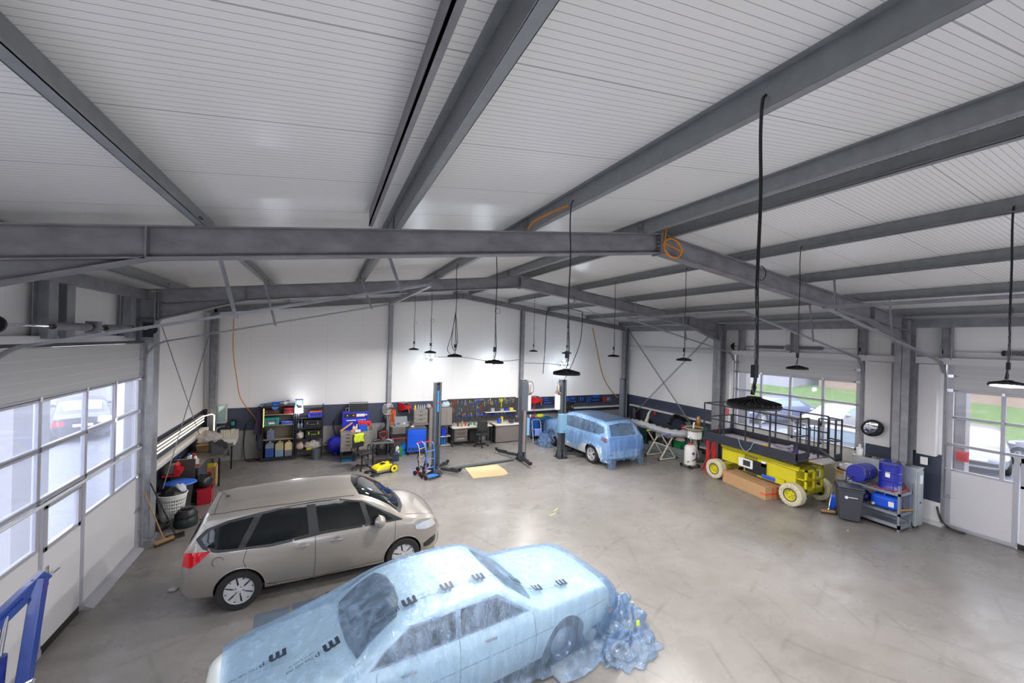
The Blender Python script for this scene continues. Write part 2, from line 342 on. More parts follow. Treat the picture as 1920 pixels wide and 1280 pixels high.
# gable frame against the back wall
for s_ in (-1, 1):
    a = (XR_, D3, 5.87); b = (XR_+s_*8.2, D3, 5.87-SL*8.2); m = MB().ibeam(a, b, .19, .15); m.bar((XR_+.01*s_, D3, 5.76), (XR_+.01*s_, D3, 5.98), .016, .15, upv=(0, 1, 0))
    struct('steel_rafter_beam', m, GALV_D)
for x in (-3.25, 2.14, 7.58, 13.16):
    zz = 5.78 - SL*abs(x-XR_) - (.02 if 0 < x < 12 else -.1); m = MB()
    if 0 < x < 12: m.ibeam((x, D3, .01), (x, D3, zz), .16, .15, upv=(0, 1, 0))
    else: m.ibeam((x, D3, .01), (x, D3, zz), .2, .22, upv=(1, 0, 0))
    m.box(x-.13, x+.13, D3-.13, D3+.13, 0, .02); struct('steel_column', m, GALV)
# eaves beams and sheeting posts over the doors
for x in (-3.3, 13.24):
    struct('eaves_beam', MB().box(x-.05, x+.05, YN+.02, D3-.1, zb(x)+.12, zb(x)+.3), GALV)
for y in (7.35, 7.75, 9.75): struct('steel_post_column', MB().ibeam((-3.36, y, 4.0), (-3.36, y, 4.86), .16, .2, upv=(1, 0, 0)), GALV)
for y in (9.62, 7.85, 6.08, 4.42, 2.4): struct('steel_post_column', MB().ibeam((13.3, y, 4.0), (13.3, y, 4.86), .18, .14, upv=(0, 1, 0)), GALV)
for y, x in ((5.4, 13.32), (10.6, 13.32)): struct('steel_post_column', MB().box(x-.02, x+.05, y-.02, y+.06, 4.04, 4.9), GALV_D)
# bracing cables
def cable(pts, r, m_, name, label=None, cat=None, n=5):
    o = MB().tube(pts, r, n).build(name, m_, smooth=True, angle=80)
    if label: tag(o, label, cat)
    return o
xw = -3.27
t = thing('cross_brace', 'pair of thin crossed steel rods on the left wall above the light tubes', 'brace', (xw, 13.2, 0))
for a, b in (((0, -2.05, 4.25), (0, 1.9, .35)), ((.03, 2.15, 4.5), (.03, -2.0, .5))): MB().tube([a, b], .011, 6).build('rod', GALV_D, t, smooth=True)
xw = 13.08
t = thing('cross_brace', 'two doubled pairs of thin crossed bracing rods on the wall in the back corner', 'brace', (xw, 13, 0))
for k in (0, .12):
    for a, b in (((0, 2.3, 4.85), (0, -2.1, .5)), ((.03, -2.2, 4.5), (.03, 2.2, .5))): MB().tube([(a[0]+k*.5, a[1]+k, a[2]), (b[0]+k*.5, b[1]+k, b[2])], .011, 6).build('rod', GALV_D, t, smooth=True)
# roof-plane rods in the last bay
t = thing('cross_brace', 'thin roof bracing rods crossing under the ceiling beyond the second frame', 'brace', (0, 0, 0))
for a, b in (((6.0, 10.5, zb(6)+.25), (12.7, 15.4, zb(12.7)+.2)), ((12.7, 10.5, zb(12.7)+.2), (6.0, 15.4, zb(6)+.2))): MB().tube([a, b], .009, 6).build('rod', GALV_D, t, smooth=True)
# ================================================================ sectional doors
ROWS = [(3.25, 2.66), (2.60, 2.01), (1.95, 1.40)]
_dn = [0]
def sectional(x, y0, y1, sgn, wk, pane, mull, full=True):
    """x inner plane, sgn: +1 the room lies toward +x; wk=(ya,yb) wicket door; mull: y of pane stiles"""
    _dn[0] += 1; root = thing('door_%d' % _dn[0], None, None, (x, (y0+y1)/2, 0)); root['kind'] = 'structure'
    cy = (y0+y1)/2; L = lambda y: y-cy; xi, xo = 0, -.045*sgn; a, b = min(xi, xo), max(xi, xo)
    m = MB(); m.box(a, b, L(y0), L(y1), 3.27, 3.9); m.build('ribbed_panel', DRIB, root)
    m = MB()
    for ya, yb in ((y0, wk[0]-.06), (wk[1]+.06, y1)): m.box(a, b, L(ya)+.1 if ya == y0 else L(ya), L(yb)-.1 if yb == y1 else L(yb), .1, 1.38)
    m.build('lower_panel', DOORP, root)
    # frames : rails and stiles
    m = MB()
    for z in (3.26, 2.63, 1.98):
        m.box(a-.004, b+.004, L(y0), L(y1), z-.033, z-.003); m.box(a-.004, b+.004, L(y0), L(y1), z+.003, z+.033)
    for ya, yb in ((y0, wk[0]-.06), (wk[1]+.06, y1)): m.box(a-.004, b+.004, L(ya), L(yb), 1.36, 1.41)
    for y in (y0+.05, y1-.05): m.box(a-.005, b+.005, L(y)-.05, L(y)+.05, .08, 3.9)
    for y in mull: m.box(a-.003, b+.003, L(y)-.035, L(y)+.035, 1.98 if wk[0]-.1 < y < wk[1]+.1 else 1.40, 3.26)
    m.box(a-.02, b+.03, L(y0), L(wk[0])-.05, .02, .1); m.box(a-.02, b+.03, L(wk[1])+.05, L(y1), .02, .1)
    m.box(a-.012, b+.012, L(wk[0])-.10, L(wk[0])-.03, .03, 1.98); m.box(a-.012, b+.012, L(wk[1])+.03, L(wk[1])+.10, .03, 1.98)
    m.build('aluminium_frame', ALU, root, bevel=.004)
    ys = sorted([y0+.1] + list(mull) + [y1-.1]); n = 0
    for zt_, zb_ in ROWS:
        for i in range(len(ys)-1):
            ya, yb = ys[i]+.035, ys[i+1]-.035
            if zt_ < 2 and (wk[0]-.12 < (ya+yb)/2 < wk[1]+.12): continue
            MB().box((a+b)/2-.008, (a+b)/2+.008, L(ya), L(yb), zb_-.01, zt_-.01).build('pane', pane, root)
    # wicket leaf
    wd = MB(); wd.box(a-.006, b+.006, L(wk[0]), L(wk[1]), .12, 1.30); wdl = wd.build('wicket_leaf', DOORP, root)
    m = MB(); z0, z1 = 1.30, 1.94
    for q in ((L(wk[0]), L(wk[0])+.07, z0, z1), (L(wk[1])-.07, L(wk[1]), z0, z1), (L(wk[0]), L(wk[1]), z0, z0+.06), (L(wk[0]), L(wk[1]), z1-.1, z1)): m.box(a-.008, b+.008, *q)
    m.build('window_frame', ALU, wdl, bevel=.003); MB().box((a+b)/2-.006, (a+b)/2+.006, L(wk[0])+.06, L(wk[1])-.06, z0+.05, z1-.08).build('pane', pane, wdl)
    m = MB(); hx = b+.01 if sgn > 0 else a-.01; yh = L(wk[0])+.06
    m.box(min(hx, hx+.012*sgn), max(hx, hx+.012*sgn), yh-.02, yh+.02, .85, 1.1); m.tube([(hx, yh, 1.0), (hx+.06*sgn, yh, 1.0), (hx+.06*sgn, yh+.13, 1.0)], .01); m.build('handle', CHROME, wdl, smooth=True)
    MB().box(-.03 if sgn < 0 else 0, 0 if sgn < 0 else .03, L(wk[0])+.05, L(wk[1])-.05, 1.87, 1.92).build('door_closer', ALU, wdl)
    # black threshold strip and hinges
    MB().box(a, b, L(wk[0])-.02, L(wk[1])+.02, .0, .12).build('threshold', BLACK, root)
    hx0 = b if sgn > 0 else a-.035
    for y in [y0+.05, y1-.05]:
        for z in (3.6, 3.26, 2.63, 1.98, 1.4, .75):
            hm = MB(); hm.box(hx0, hx0+.035, L(y)-.05, L(y)+.05, z-.035, z+.035); hm.cyl((hx0+.02, L(y)-.12, z), (hx0+.02, L(y)+.12, z), .012, 8); hm.build('roller_hinge', CHROME, root)
    for y in mull:
        for z in (3.26, 2.63, 1.98): MB().box(hx0+.01, hx0+.02 if sgn < 0 else hx0+.012, L(y)-.025, L(y)+.025, z-.03, z+.03).build('hinge', CHROME, root)
    # bar across
    if sgn > 0: MB().tube([(b+.03, L(y0)+.02, 1.93), (b+.03, L(y1)-.02, 1.93)], .022, 10).build('stiffener_bar', STEELW, root, smooth=True)
    if not full: return root
    # header, guide rails and ceiling tracks
    MB().box(a-.01, b+.03 if sgn > 0 else b, L(y0)-.05, L(y1)+.05, 3.91, 3.95).build('top_seal', BLACKM, root)
    xt = (1.36 if sgn > 0 else 8.5)-x; zt_ = 4.94
    for y, o in ((y0, -.05), (y1, .05)):
        yy = L(y)+o; pts = [(.05*sgn, yy, .02), (.05*sgn, yy, 3.55)]
        for k in range(1, 7):
            tt = k/6*1.45; r = .42; pts.append((.05*sgn+sgn*r*(1-math.cos(tt)), yy, 3.55+r*math.sin(tt)))
        pts.append((xt, yy, zt_)); m = MB()
        for i in range(len(pts)-1): m.bar(pts[i], pts[i+1], .075, .03, upv=(0, 1, 0) if False else (sgn*.9, 0, .4))
        m.build('guide_rail', GALV, root, bevel=0)
        MB().box(min(-.02*sgn, .06*sgn), max(-.02*sgn, .06*sgn), yy-.0 if o > 0 else yy-.06, yy+.06 if o > 0 else yy, 0, 3.9).build('jamb', GALV_D, root)
        m = MB(); m.lathe([(.02, -.02), (.09, -.018), (.09, .018), (.02, .02)], (.13*sgn, yy, 4.17), (0, 1, 0), 20); m.box(min(.0, .16*sgn), max(.0, .16*sgn), yy-.03, yy-.02, 4.02, 4.3); m.build('cable_drum', BLACKM, root, smooth=True)
    m = MB(); m.bar((xt, L(y0)-.05, zt_), (xt, L(y1)+.05, zt_), .05, .06); m.build('track_crossbar', GALV, root)
    sh = MB().cyl((.13*sgn, L(y0)-.1, 4.17), (.13*sgn, L(y1)+.1, 4.17), .013, 8).build('spring_shaft', CHROME, root)
    for ya, yb in ((y0+.9, y0+1.75), (y1-1.75, y1-.9)):
        pts = []; nt = 34
        for k in range(nt*8+1): tt = 2*PI*k/8; pts.append((.13*sgn+.045*math.cos(tt), L(ya)+(yb-ya)*k/(nt*8), 4.17+.045*math.sin(tt)))
        MB().tube(pts, .009, 4).build('torsion_spring', GALV_D, sh, smooth=True)
        MB().lathe([(.055, 0), (.06, .04), (.03, .06)], (.13*sgn, L(yb)-.02, 4.17), (0, 1, 0), 16).build('spring_cone', BLACKM, sh, smooth=True)
    MB().box(min(.02*sgn, .16*sgn), max(.02*sgn, .16*sgn), L(cy)-.06, L(cy)+.06, 4.08, 4.26).build('bearing_plate', GALV_D, root)
    # perforated hangers
    for y, o in ((y0, -.05), (y1, .05)):
        for fx in (.42, .9):
            hx_ = .5*sgn+(xt-.5*sgn)*fx; hz = 3.97+(zt_-3.97)*fx; X_ = x+hx_; top = zt(X_)+.02
            px = min(PX, key=lambda p: abs(p[0]-X_))[0]-x
            m = MB(); m.bar((hx_, L(y)+o*1.6, hz-.05), (px, L(y)+o*1.6, zt(px+x)+.03), .04, .005, upv=(1, 0, 0)); m.bar((hx_-.02, L(y)+o*1.6, hz-.05), (px-.02, L(y)+o*1.6, zt(px+x)+.03), .005, .04, upv=(1, 0, 0))
            m.build('perforated_hanger', GALV, root)
    return root
dl = sectional(-3.2, 5.95, 9.9, 1, (7.08, 7.92), PANEL_, (6.95, 8.02, 8.92))
da = sectional(13.5, 6.18, 9.97, -1, (7.15, 8.0), PANE, (7.12, 8.06, 9.01))
db = sectional(13.5, .48, 4.45, -1, (2.45, 3.3), PANE, (1.5, 2.5, 3.57))
dn_added = sectional(-3.2, .48, 4.5, 1, (1.5, 2.4), PANEL_, (1.45, 2.47, 3.5), False)  # door out of view, added to let more daylight into the hall
sill = MB().prism([(-3.19, .0), (-3.06, 0), (-3.19, .07)], 8.0, 9.85, 'y').build('sloping_sill', ALU, None); sill.parent = dl; sill.location = (3.2, -7.925, 0)
# ================================================================ pendant lamps
LAMPM = mat('lamp_housing', (24, 24, 25), .55)
LED = mat('led_disc', (255, 255, 255), .5, emit=(235, 242, 255), estr=10)
ld_ = bpy.data.lights.new('highbay', 'AREA'); ld_.shape = 'DISK'; ld_.size = .26; ld_.energy = LAMP_W; ld_.color = (1, .97, .95); ld_.spread = PI
def highbay(x, y, z, label, loop=False, tilt=0, cordr=.007):
    t = thing('pendant_lamp', label, 'lamp', (x, y, z), 0, 'round hall lamps hanging from the roof')
    m = MB(); m.lathe([(.0, .052), (.04, .05), (.045, .030), (.10, .020), (.145, .010), (.155, -.004), (.150, -.016), (.143, -.016), (.140, -.004), (.0, -.004)], n=28)
    for k in range(28): a = 2*PI*k/28; m.bar((.05*math.cos(a), .05*math.sin(a), .036), (.148*math.cos(a), .148*math.sin(a), .010), .004, .012)
    h = m.build('housing', LAMPM, t, smooth=True); MB().lathe([(0, -.006), (.132, -.006), (.132, -.008), (0, -.008)], n=24).build('led_disc', LED, h)
    lo = bpy.data.objects.new('lamp_light', ld_); C.objects.link(lo); lo.parent = t; lo.location = (0, 0, -.02)
    m = MB(); m.tube([(.0, .0, .06), (.02, 0, .11), (0, 0, .15), (-.02, 0, .11), (0, 0, .06)], .004, 6)
    zk = .15
    while zk < .75: m.tube([(.008*math.cos(q), .0 if int(zk*20) % 2 else .008*math.cos(q), zk+.025*math.sin(q)+.02) for q in [i*PI/4 for i in range(8)]], .0028, 4, closed=True); zk += .045
    m.build('chain', mat('chain_steel', (110, 110, 112), .4, .6), t)
    top = zt(x)-z+.06; pts = [(0.01, .02, .06), (.03, .01, .2), (.012, 0, .5), (.0, 0, .78), (.01, 0, 1.3), (-.008, 0, top-.25), (.0, 0, top-.03), (.03, 0, top+.02)]
    MB().tube(catmull(pts, 5), cordr, 6).build('cord', BLACK, t, smooth=True)
    MB().box(-.018, .018, -.014, .014, .17, .25).build('connector', BLACK, t)
    if loop:
        MB().tube(catmull([(0, 0, .95), (-.05, 0, .6), (-.07, 0, .25), (0, 0, .12), (.05, 0, .3), (.03, 0, .6), (0, 0, .9)], 6), cordr*.9, 6).build('cord_loop', BLACK, t, smooth=True)
        MB().tube(catmull([(0, 0, .9), (-.08, 0, .45), (-.16, 0, .15), (-.1, 0, .04)], 6), cordr*.9, 6).build('cord_loop', BLACK, t, smooth=True)
    else: MB().tube([(.045*math.cos(q)+.035, 0, .83+.045*math.sin(q)) for q in [i*PI/6 for i in range(12)]], .003, 5, closed=True).build('cord_tie', BLACK, t, smooth=True)
    if x == 6.9 and y == 1.8: h.rotation_euler = (-.04, .17, 0)
    return t
highbay(2.45, 1.68, 3.79, 'nearest and largest black disc lamp, hanging in front of the scissor lift platform', cordr=.011)
highbay(2.45, 3.87, 3.80, 'disc lamp on a cord crossing the near rafter, above the covered white car')
highbay(2.45, 6.03, 3.79, 'disc lamp on a cord from the near rafter, beside the middle wall spotlight')
highbay(2.45, 8.25, 3.79, 'disc lamp with long slack loops of cable hanging beside its cord', loop=True)
highbay(2.45, 10.47, 3.78, 'disc lamp just above the left wall spotlight')
highbay(2.45, 12.7, 3.79, 'farthest small disc lamp on the left of the back bay')
highbay(6.9, 1.8, 3.81, 'partly cropped disc lamp with a bright rim in front of the right roller door', tilt=-.0, cordr=.01)
highbay(6.9, 4.02, 3.83, 'disc lamp seen in front of the ribbed top panel of the middle roller door')
highbay(6.9, 6.3, 3.84, 'disc lamp hanging in front of the crossed rods in the corner')
highbay(6.9, 8.62, 3.81, 'disc lamp hanging left of the back corner column')
highbay(6.9, 10.93, 3.80, 'disc lamp right above the right wall spotlight')
highbay(6.9, 13.2, 3.78, 'small far disc lamp beside the second gable column')
highbay(11.2, 1.8, 3.8, 'disc lamp of the outer row near the camera')if 0 else None
# star shaped led spots on the back wall, with the cable between them
SPOT = mat('spot_led', (255, 255, 255), .5, emit=(225, 240, 255), estr=20)
sl = bpy.data.lights.new('star', 'POINT'); sl.energy = 8; sl.color = (.8, .92, 1); sl.shadow_soft_size = .12
for x, z, lb, rot in ((3.64, 3.33, 'left star-shaped wall spotlight of small round leds', .3), (6.24, 3.2, 'middle star-shaped wall spotlight left of the second gable column', .1), (9.6, 3.12, 'right star-shaped wall spotlight behind the hanging lamp', .6)):
    t = thing('wall_spotlight', lb, 'lamp', (x, 15.30, z), 0, 'star shaped lights on the back wall')
    m = MB()
    for k in range(6):
        a = rot+2*PI*k/6; m.bar((0, .12, 0), (.26*math.cos(a), .08, .2*math.sin(a)), .05, .02, upv=(0, 1, 0))
    m.cyl((0, .4, 0), (0, .1, 0), .03, 12); m.build('bracket', DGREY, t)
    for k in range(6):
        a = rot+2*PI*k/6
        for r_ in (.13, .23): MB().lathe([(.0, -.02), (.03, -.015), (.036, .0), (.03, .02)], (r_*math.cos(a), .06, r_*.8*math.sin(a)), (0, 1, 0), 10).build('led_lens', SPOT, t)
    lo = bpy.data.objects.new('spot_light', sl); C.objects.link(lo); lo.parent = t; lo.location = (0, -.25, -.1)
cable(catmull([(3.9, 15.66, 3.42), (5.0, 15.66, 3.42), (6.0, 15.66, 3.28), (6.7, 15.66, 3.27), (7.5, 15.66, 3.33)], 5), .008, BLACK, 'cable', 'dark cable running along the back wall between the two left spotlights', 'cable')
cable(catmull([(7.68, 15.66, 3.2), (8.6, 15.66, 3.18), (9.45, 15.66, 3.14)], 5), .008, BLACK, 'cable', 'dark cable running along the back wall to the right spotlight', 'cable')
cable(catmull([(-2.75, 15.6, 4.9), (-2.75, 15.6, 3.6), (-2.62, 15.6, 2.6), (-2.5, 15.6, 2.0), (-2.15, 15.6, 1.45), (-1.98, 15.6, 1.1), (-1.93, 15.55, .75)], 6), .012, ORANGE, 'air_hose', 'thin yellow hose hanging down the back wall left of the shelves', 'hose')
cable(catmull([(11.25, 15.62, 4.85), (11.5, 15.6, 3.9), (11.9, 15.6, 2.6), (12.4, 15.6, 1.9), (12.75, 15.5, 1.55)], 6), .022, mat('yellow_hose', (176, 132, 60), .5), 'air_hose', 'thick ochre hose hanging down the back wall toward the far lift post', 'hose')
# orange coil at the apex and the orange cable on the purlin
co = []
for k in range(14*4+1):
    a = 2*PI*k/14; co.append((5.13+.2*math.cos(a)+.01*math.sin(k), 4.98+.006*math.sin(k*1.7), 5.74+.15*math.sin(a)-.03*math.cos(a)))
co = [(4.98, 4.98, 6.05), (4.96, 4.98, 5.9), (4.95, 4.98, 5.8)] + co
cable(co, .013, ORANGE, 'cable_coil', 'orange cable coiled on the near frame beside the ridge joint', 'cable')
cable(catmull([(2.47, 5.0, 5.68), (2.4, 4.7, 5.7), (2.44, 4.3, 5.72), (2.45, 3.95, 5.7)], 5), .012, ORANGE, 'cable', 'orange cable lying along the purlin left of the ridge', 'cable')
# cables dropping to the lifts
cable(catmull([(6.9, 13.0, 5.35), (7.4, 13.0, 5.45), (8.6, 12.6, 5.2), (8.0, 12.9, 5.3)], 4)[:0] or catmull([(7.0, 12.6, 3.0), (7.05, 12.6, 4.0), (7.1, 12.6, 5.2), (7.5, 12.6, 5.4), (8.45, 12.5, 5.3), (8.5, 12.5, 5.15)], 6), .014, BLACK, 'power_cable', 'black cable looping from the ceiling down toward the second lift post', 'cable')
cable(catmull([(8.5, 12.45, 5.25), (8.4, 12.4, 4.2), (8.0, 12.4, 3.2), (7.72, 12.4, 2.75)], 6), .014, BLACK, 'power_cable', 'black cable dropping to the top of the third lift post', 'cable')
# ================================================================ cars
def lerp(tab, x):
    if x <= tab[0][0]: return tab[0][1]
    for (a, u), (b, v) in zip(tab, tab[1:]):
        if x <= b:
            t = (x-a)/(b-a); return u+(v-u)*t
    return tab[-1][1]
def smooth_tab(tab, n=5):
    P = catmull([(a, 0, b) for a, b in tab], n); out = []
    for p in P:
        if not out or p.x > out[-1][0]+1e-5: out.append((p.x, p.z))
    return out
class Car:
    """lofted car shell. tables over x (rear -> front): top, bot, w; belt height over x; tum = tumblehome"""
    def __init__(s, top, bot, w, belt, tum=.32, rr=.12, wheels=(), wr=.32, ww=.2, nst=90, off=0, hood=.07):
        s.top = smooth_tab(top); s.bot = bot; s.w = smooth_tab(w); s.belt = belt; s.tum = tum; s.rr = rr; s.wheels = wheels; s.wr = wr; s.ww = ww; s.off = off; s.nst = nst; s.hood = hood
    def side(s, x, z):
        w = lerp(s.w, x)+s.off; zb_ = lerp(s.bot, x); be = lerp(s.belt, x)
        if z <= be:
            t = (z-zb_)/max(be-zb_, .05); k = 1-.10*(max(0, .45-t)/.45)**1.6 - .055*(max(0, t-.55)/.45)**1.6
            return w*k
        return w*.945 - .012 - (z-be)*s.tum
    def ring(s, x, ns=16, nt=11):
        zt_ = lerp(s.top, x)+s.off; zb_ = lerp(s.bot, x)-min(0, s.off)*0; be = lerp(s.belt, x)
        gh = max(0, min(1, (zt_-be-.04)/.2)); r = min(s.hood+(s.rr-s.hood)*gh, (zt_-zb_)*.45)
        P = [(0, zb_), (s.side(x, zb_+.03)*.9, zb_)]
        for j in range(ns+1):
            z = zb_+.03+(zt_-r-zb_-.03)*j/ns; P.append((max(.02, s.side(x, z)), z))
        w0 = P[-1][0]
        for j in range(1, nt+1):
            a = PI/2*j/nt; P.append((w0*math.cos(a)**.62 if j < nt else 0, zt_-r+r*math.sin(a)**.8))
        return P
    def xs(s):
        a, b = s.top[0][0], s.top[-1][0]; out = []
        for i in range(s.nst+1):
            t = i/s.nst; out.append(a+(b-a)*(.5-.5*math.cos(PI*t))*.45+(b-a)*t*.55)
        return out
    def mesh(s):
        xs = s.xs(); V = []; fs = []; R = None
        for x in xs:
            P = s.ring(x); full = [(x, y, z) for y, z in P] + [(x, -y, z) for y, z in P[-2:0:-1]]
            if R is None: R = len(full)
            V += full
        for i in range(len(xs)-1):
            for k in range(R): fs.append((i*R+k, i*R+(k+1) % R, (i+1)*R+(k+1) % R, (i+1)*R+k))
        fs += [tuple(range(R))[::-1], tuple(range((len(xs)-1)*R, len(xs)*R))]
        return V, fs
    def bvh(s):
        V, fs = s.mesh(); s._b = BVHTree.FromPolygons([Vector(v) for v in V], fs, all_triangles=False); return s._b
    def hit(s, p, axis, sg):  # cast toward the body from outside along axis (0,1,2); sg = side we come from
        o = Vector(p); d = Vector((0, 0, 0)); o[axis] = sg*6.0; d[axis] = -sg
        h, n, i, dist = s._b.ray_cast(o, d)
        if h is None: return None, None
        if n.dot(d) > 0: n = -n
        return h, n
def resample(P, n):
    P = [Vector((p[0], p[1], 0)) for p in P]; L = [0]
    for a, b in zip(P, P[1:]): L.append(L[-1]+(b-a).length)
    out = []
    for i in range(n+1):
        t = L[-1]*i/n; k = 0
        while k < len(L)-2 and L[k+1] < t: k += 1
        f = (t-L[k])/max(L[k+1]-L[k], 1e-9); out.append(P[k].lerp(P[k+1], max(0, min(1, f))))
    return out
def patch(car, lo, hi, axis, sg, nu=24, nv=10, off=.004, thick=0):
    """lattice between two polylines drawn in the two axes other than `axis`"""
    A = resample(lo, nu); B = resample(hi, nu); V = []; ok = []
    for j in range(nv+1):
        for i in range(nu+1):
            q = A[i].lerp(B[i], j/nv); p = [0, 0, 0]; ax = [k for k in (0, 1, 2) if k != axis]; p[ax[0]] = q.x; p[ax[1]] = q.y
            h, n = car.hit(p, axis, sg)
            if h is None: V.append((0, 0, 0)); ok.append(False)
            else: V.append(tuple(h+n*off)); ok.append(True)
    fs = []
    for j in range(nv):
        for i in range(nu):
            f = (j*(nu+1)+i, j*(nu+1)+i+1, (j+1)*(nu+1)+i+1, (j+1)*(nu+1)+i)
            if all(ok[k] for k in f): fs.append(f)
    return MB().add(V, fs)
def seam(car, pts, axis, sg, r=.004, off=.0, closed=False, mb=None):
    P = []
    pts = resample(list(pts)+([pts[0]] if closed else []), 36)
    for q in pts:
        p = [0, 0, 0]; ax = [k for k in (0, 1, 2) if k != axis]; p[ax[0]] = q.x; p[ax[1]] = q.y
        h, n = car.hit(p, axis, sg)
        if h is not None: P.append(h+n*off)
    mb = mb or MB(); 
    if len(P) > 1: mb.tube(P, r, 5, cap=False)
    return mb
CUTM = mat('wheel_well', (16, 16, 17), .8)
def shell(name, car, material, parent, arch=None):
    V, fs = car.mesh(); car.bvh(); m = MB().m(material).m(CUTM).m(material); m.add(V, fs); o = m.build(name, None, parent, smooth=True, angle=38)
    cutters = []
    for x in car.wheels:
        for sg in (-1, 1):
            yy = lerp(car.w, x)*sg; r = arch or car.wr*1.13
            c = MB().m(CUTM).lathe([(r, 0), (r, .34)], (x, yy-.26*sg if sg > 0 else yy+.26, car.wr+.005), (0, sg, 0), 40).build('cut', None, None)
            cutters.append(c)
    for c in cutters:
        c.parent = parent
        b = o.modifiers.new('b', 'BOOLEAN'); b.operation = 'DIFFERENCE'; b.object = c; b.solver = 'EXACT'
    dg = bpy.context.evaluated_depsgraph_get(); dg.update()
    me = bpy.data.meshes.new_from_object(o.evaluated_get(dg)); o.modifiers.clear(); o.data = me; me.set_sharp_from_angle(angle=math.radians(38))
    for c in cutters: bpy.data.objects.remove(c)
    return o
def arch_lip(car, x, sg, r, zc_, rad=.012):
    P = []
    for k in range(25):
        a = -.25+(PI+.5)*k/24; P.append((x+r*math.cos(a), zc_+r*math.sin(a)))
    return seam(car, P, 1, sg, r=rad)
def wheel(parent, x, y, sg, r, ww, rim, spokes, style='five'):
    """name 'wheel' > rim ; outer face toward sg*y"""
    R = r; m = MB(); h = ww/2
    m.lathe([(R*.66, -h), (R*.93, -h), (R*.985, -h*.72), (R, -h*.3), (R, h*.3), (R*.985, h*.72), (R*.93, h), (R*.70, h*.96), (R*.66, h*.9)], (x, y, r), (0, 1, 0), 40, cap=False)
    w_ = m.build('tyre', RUB, parent, smooth=True, angle=50)
    q = MB(); f = h*.86*sg
    q.lathe([(R*.70, h*.96*sg), (R*.66, h*.9*sg), (R*.63, h*.55*sg), (R*.62, 0), (R*.2, -.01*sg)], (x, y, r), (0, 1, 0), 36, cap=False)
    q.m(spokes)
    if style == 'trim':   # plastic wheel trim of six broad forked spokes
        for k in range(6):
            a = 2*PI*k/6+.2; P = []
            for rr_, da in ((.10, -.55), (.10, .55), (.36, .40), (.67, .47), (.67, .13), (.52, 0), (.67, -.13), (.67, -.47), (.36, -.40)):
                P.append((x+R*rr_*math.cos(a+da), r+R*rr_*math.sin(a+da)))
            q.prism(P, y+f*.70, y+f*.98)
        q.lathe([(0, f*1.02), (R*.13, f*1.0), (R*.24, f*.8)], (x, y, r), (0, 1, 0), 24, cap=False)
        q.lathe([(R*.62, f*.9), (R*.70, f*1.04), (R*.71, f*.95)], (x, y, r), (0, 1, 0), 36, cap=False)
    elif style == 'alloy':
        for k in range(5):
            a = 2*PI*k/5
            for d in (-.13, .13): q.bar((x+R*.1*math.cos(a), y+f*.8, r+R*.1*math.sin(a)), (x+R*.67*math.cos(a+d), y+f*.9, r+R*.67*math.sin(a+d)), R*.09, .02, upv=(0, 1, 0))
        q.lathe([(0, f), (R*.14, f*.95), (R*.16, f*.6)], (x, y, r), (0, 1, 0), 20, cap=False)
    else:
        q.lathe([(0, f*.9), (R*.3, f*.8), (R*.5, f*.5), (R*.62, f*.5)], (x, y, r), (0, 1, 0), 28, cap=False)
    q.ms[0] = rim if q.ms and q.ms[0] is spokes and False else q.ms[0]
    ri = q.build('rim', None, w_, smooth=True, angle=35)
    if style == 'trim':
        b = MB()
        for k in range(5): a = 2*PI*k/5; b.cyl((x+R*.18*math.cos(a), y+f*.8, r+R*.18*math.sin(a)), (x+R*.18*math.cos(a), y+f*1.0, r+R*.18*math.sin(a)), R*.035, 6)
        b.build('wheel_bolts', DGREY, ri)
    return w_
GLASSC = mat('car_glass', (12, 17, 19), .04, spec=.5)
TRIMB = mat('car_trim_black', (20, 21, 23), .35)
SEAMM = mat('panel_gap', (22, 22, 24), .7)
TAILR = mat('tail_light_red', (190, 10, 22), .12, coat=1)
LAMPC = mat('headlight_clear', (205, 210, 218), .08, .4, coat=1)
RIMS = mat('wheel_silver', (196, 197, 202), .35, .35)
# ---------------- grey-beige compact van
BEIGE = mat('metallic_beige', (146, 140, 133), .32, .3, coat=.9)
K = .925
def sc_(t): return [(a*K, b*K) for a, b in t]
mv = Car(top=sc_([(-2.145, .60), (-2.13, .80), (-2.09, 1.0), (-2.02, 1.16), (-1.93, 1.34), (-1.86, 1.50), (-1.78, 1.555), (-1.3, 1.60), (-.5, 1.625), (.25, 1.60), (.62, 1.54), (1.0, 1.35), (1.22, 1.16), (1.36, 1.08), (1.65, 1.01), (1.92, .90), (2.08, .76), (2.13, .62), (2.145, .5)]),
         bot=sc_([(-2.145, .34), (-2.0, .27), (-1.6, .23), (1.6, .2), (2.0, .2), (2.145, .28)]),
         w=sc_([(-2.145, .58), (-2.12, .70), (-2.02, .80), (-1.8, .855), (-1.3, .895), (0, .905), (1.1, .89), (1.5, .86), (1.8, .78), (2.0, .64), (2.1, .48), (2.145, .34)]),
         belt=sc_([(-2.1, 1.06), (-1.0, 1.03), (0, .98), (.9, .95), (2.1, .95)]), tum=.33, rr=.15, wheels=(-1.325*K, 1.30*K), wr=.315*K+.005, ww=.2)
mer = thing('car', 'grey-beige compact hatchback parked beside the left roller door, with chrome-like wheel trims', 'car', (.08, 8.02, 0), math.radians(2.6))
shell('body', mv, BEIGE, mer)
def both(fn):
    for sg in (-1, 1): fn(sg)
def kz(P): return [(a*K, b*K) for a, b in P]
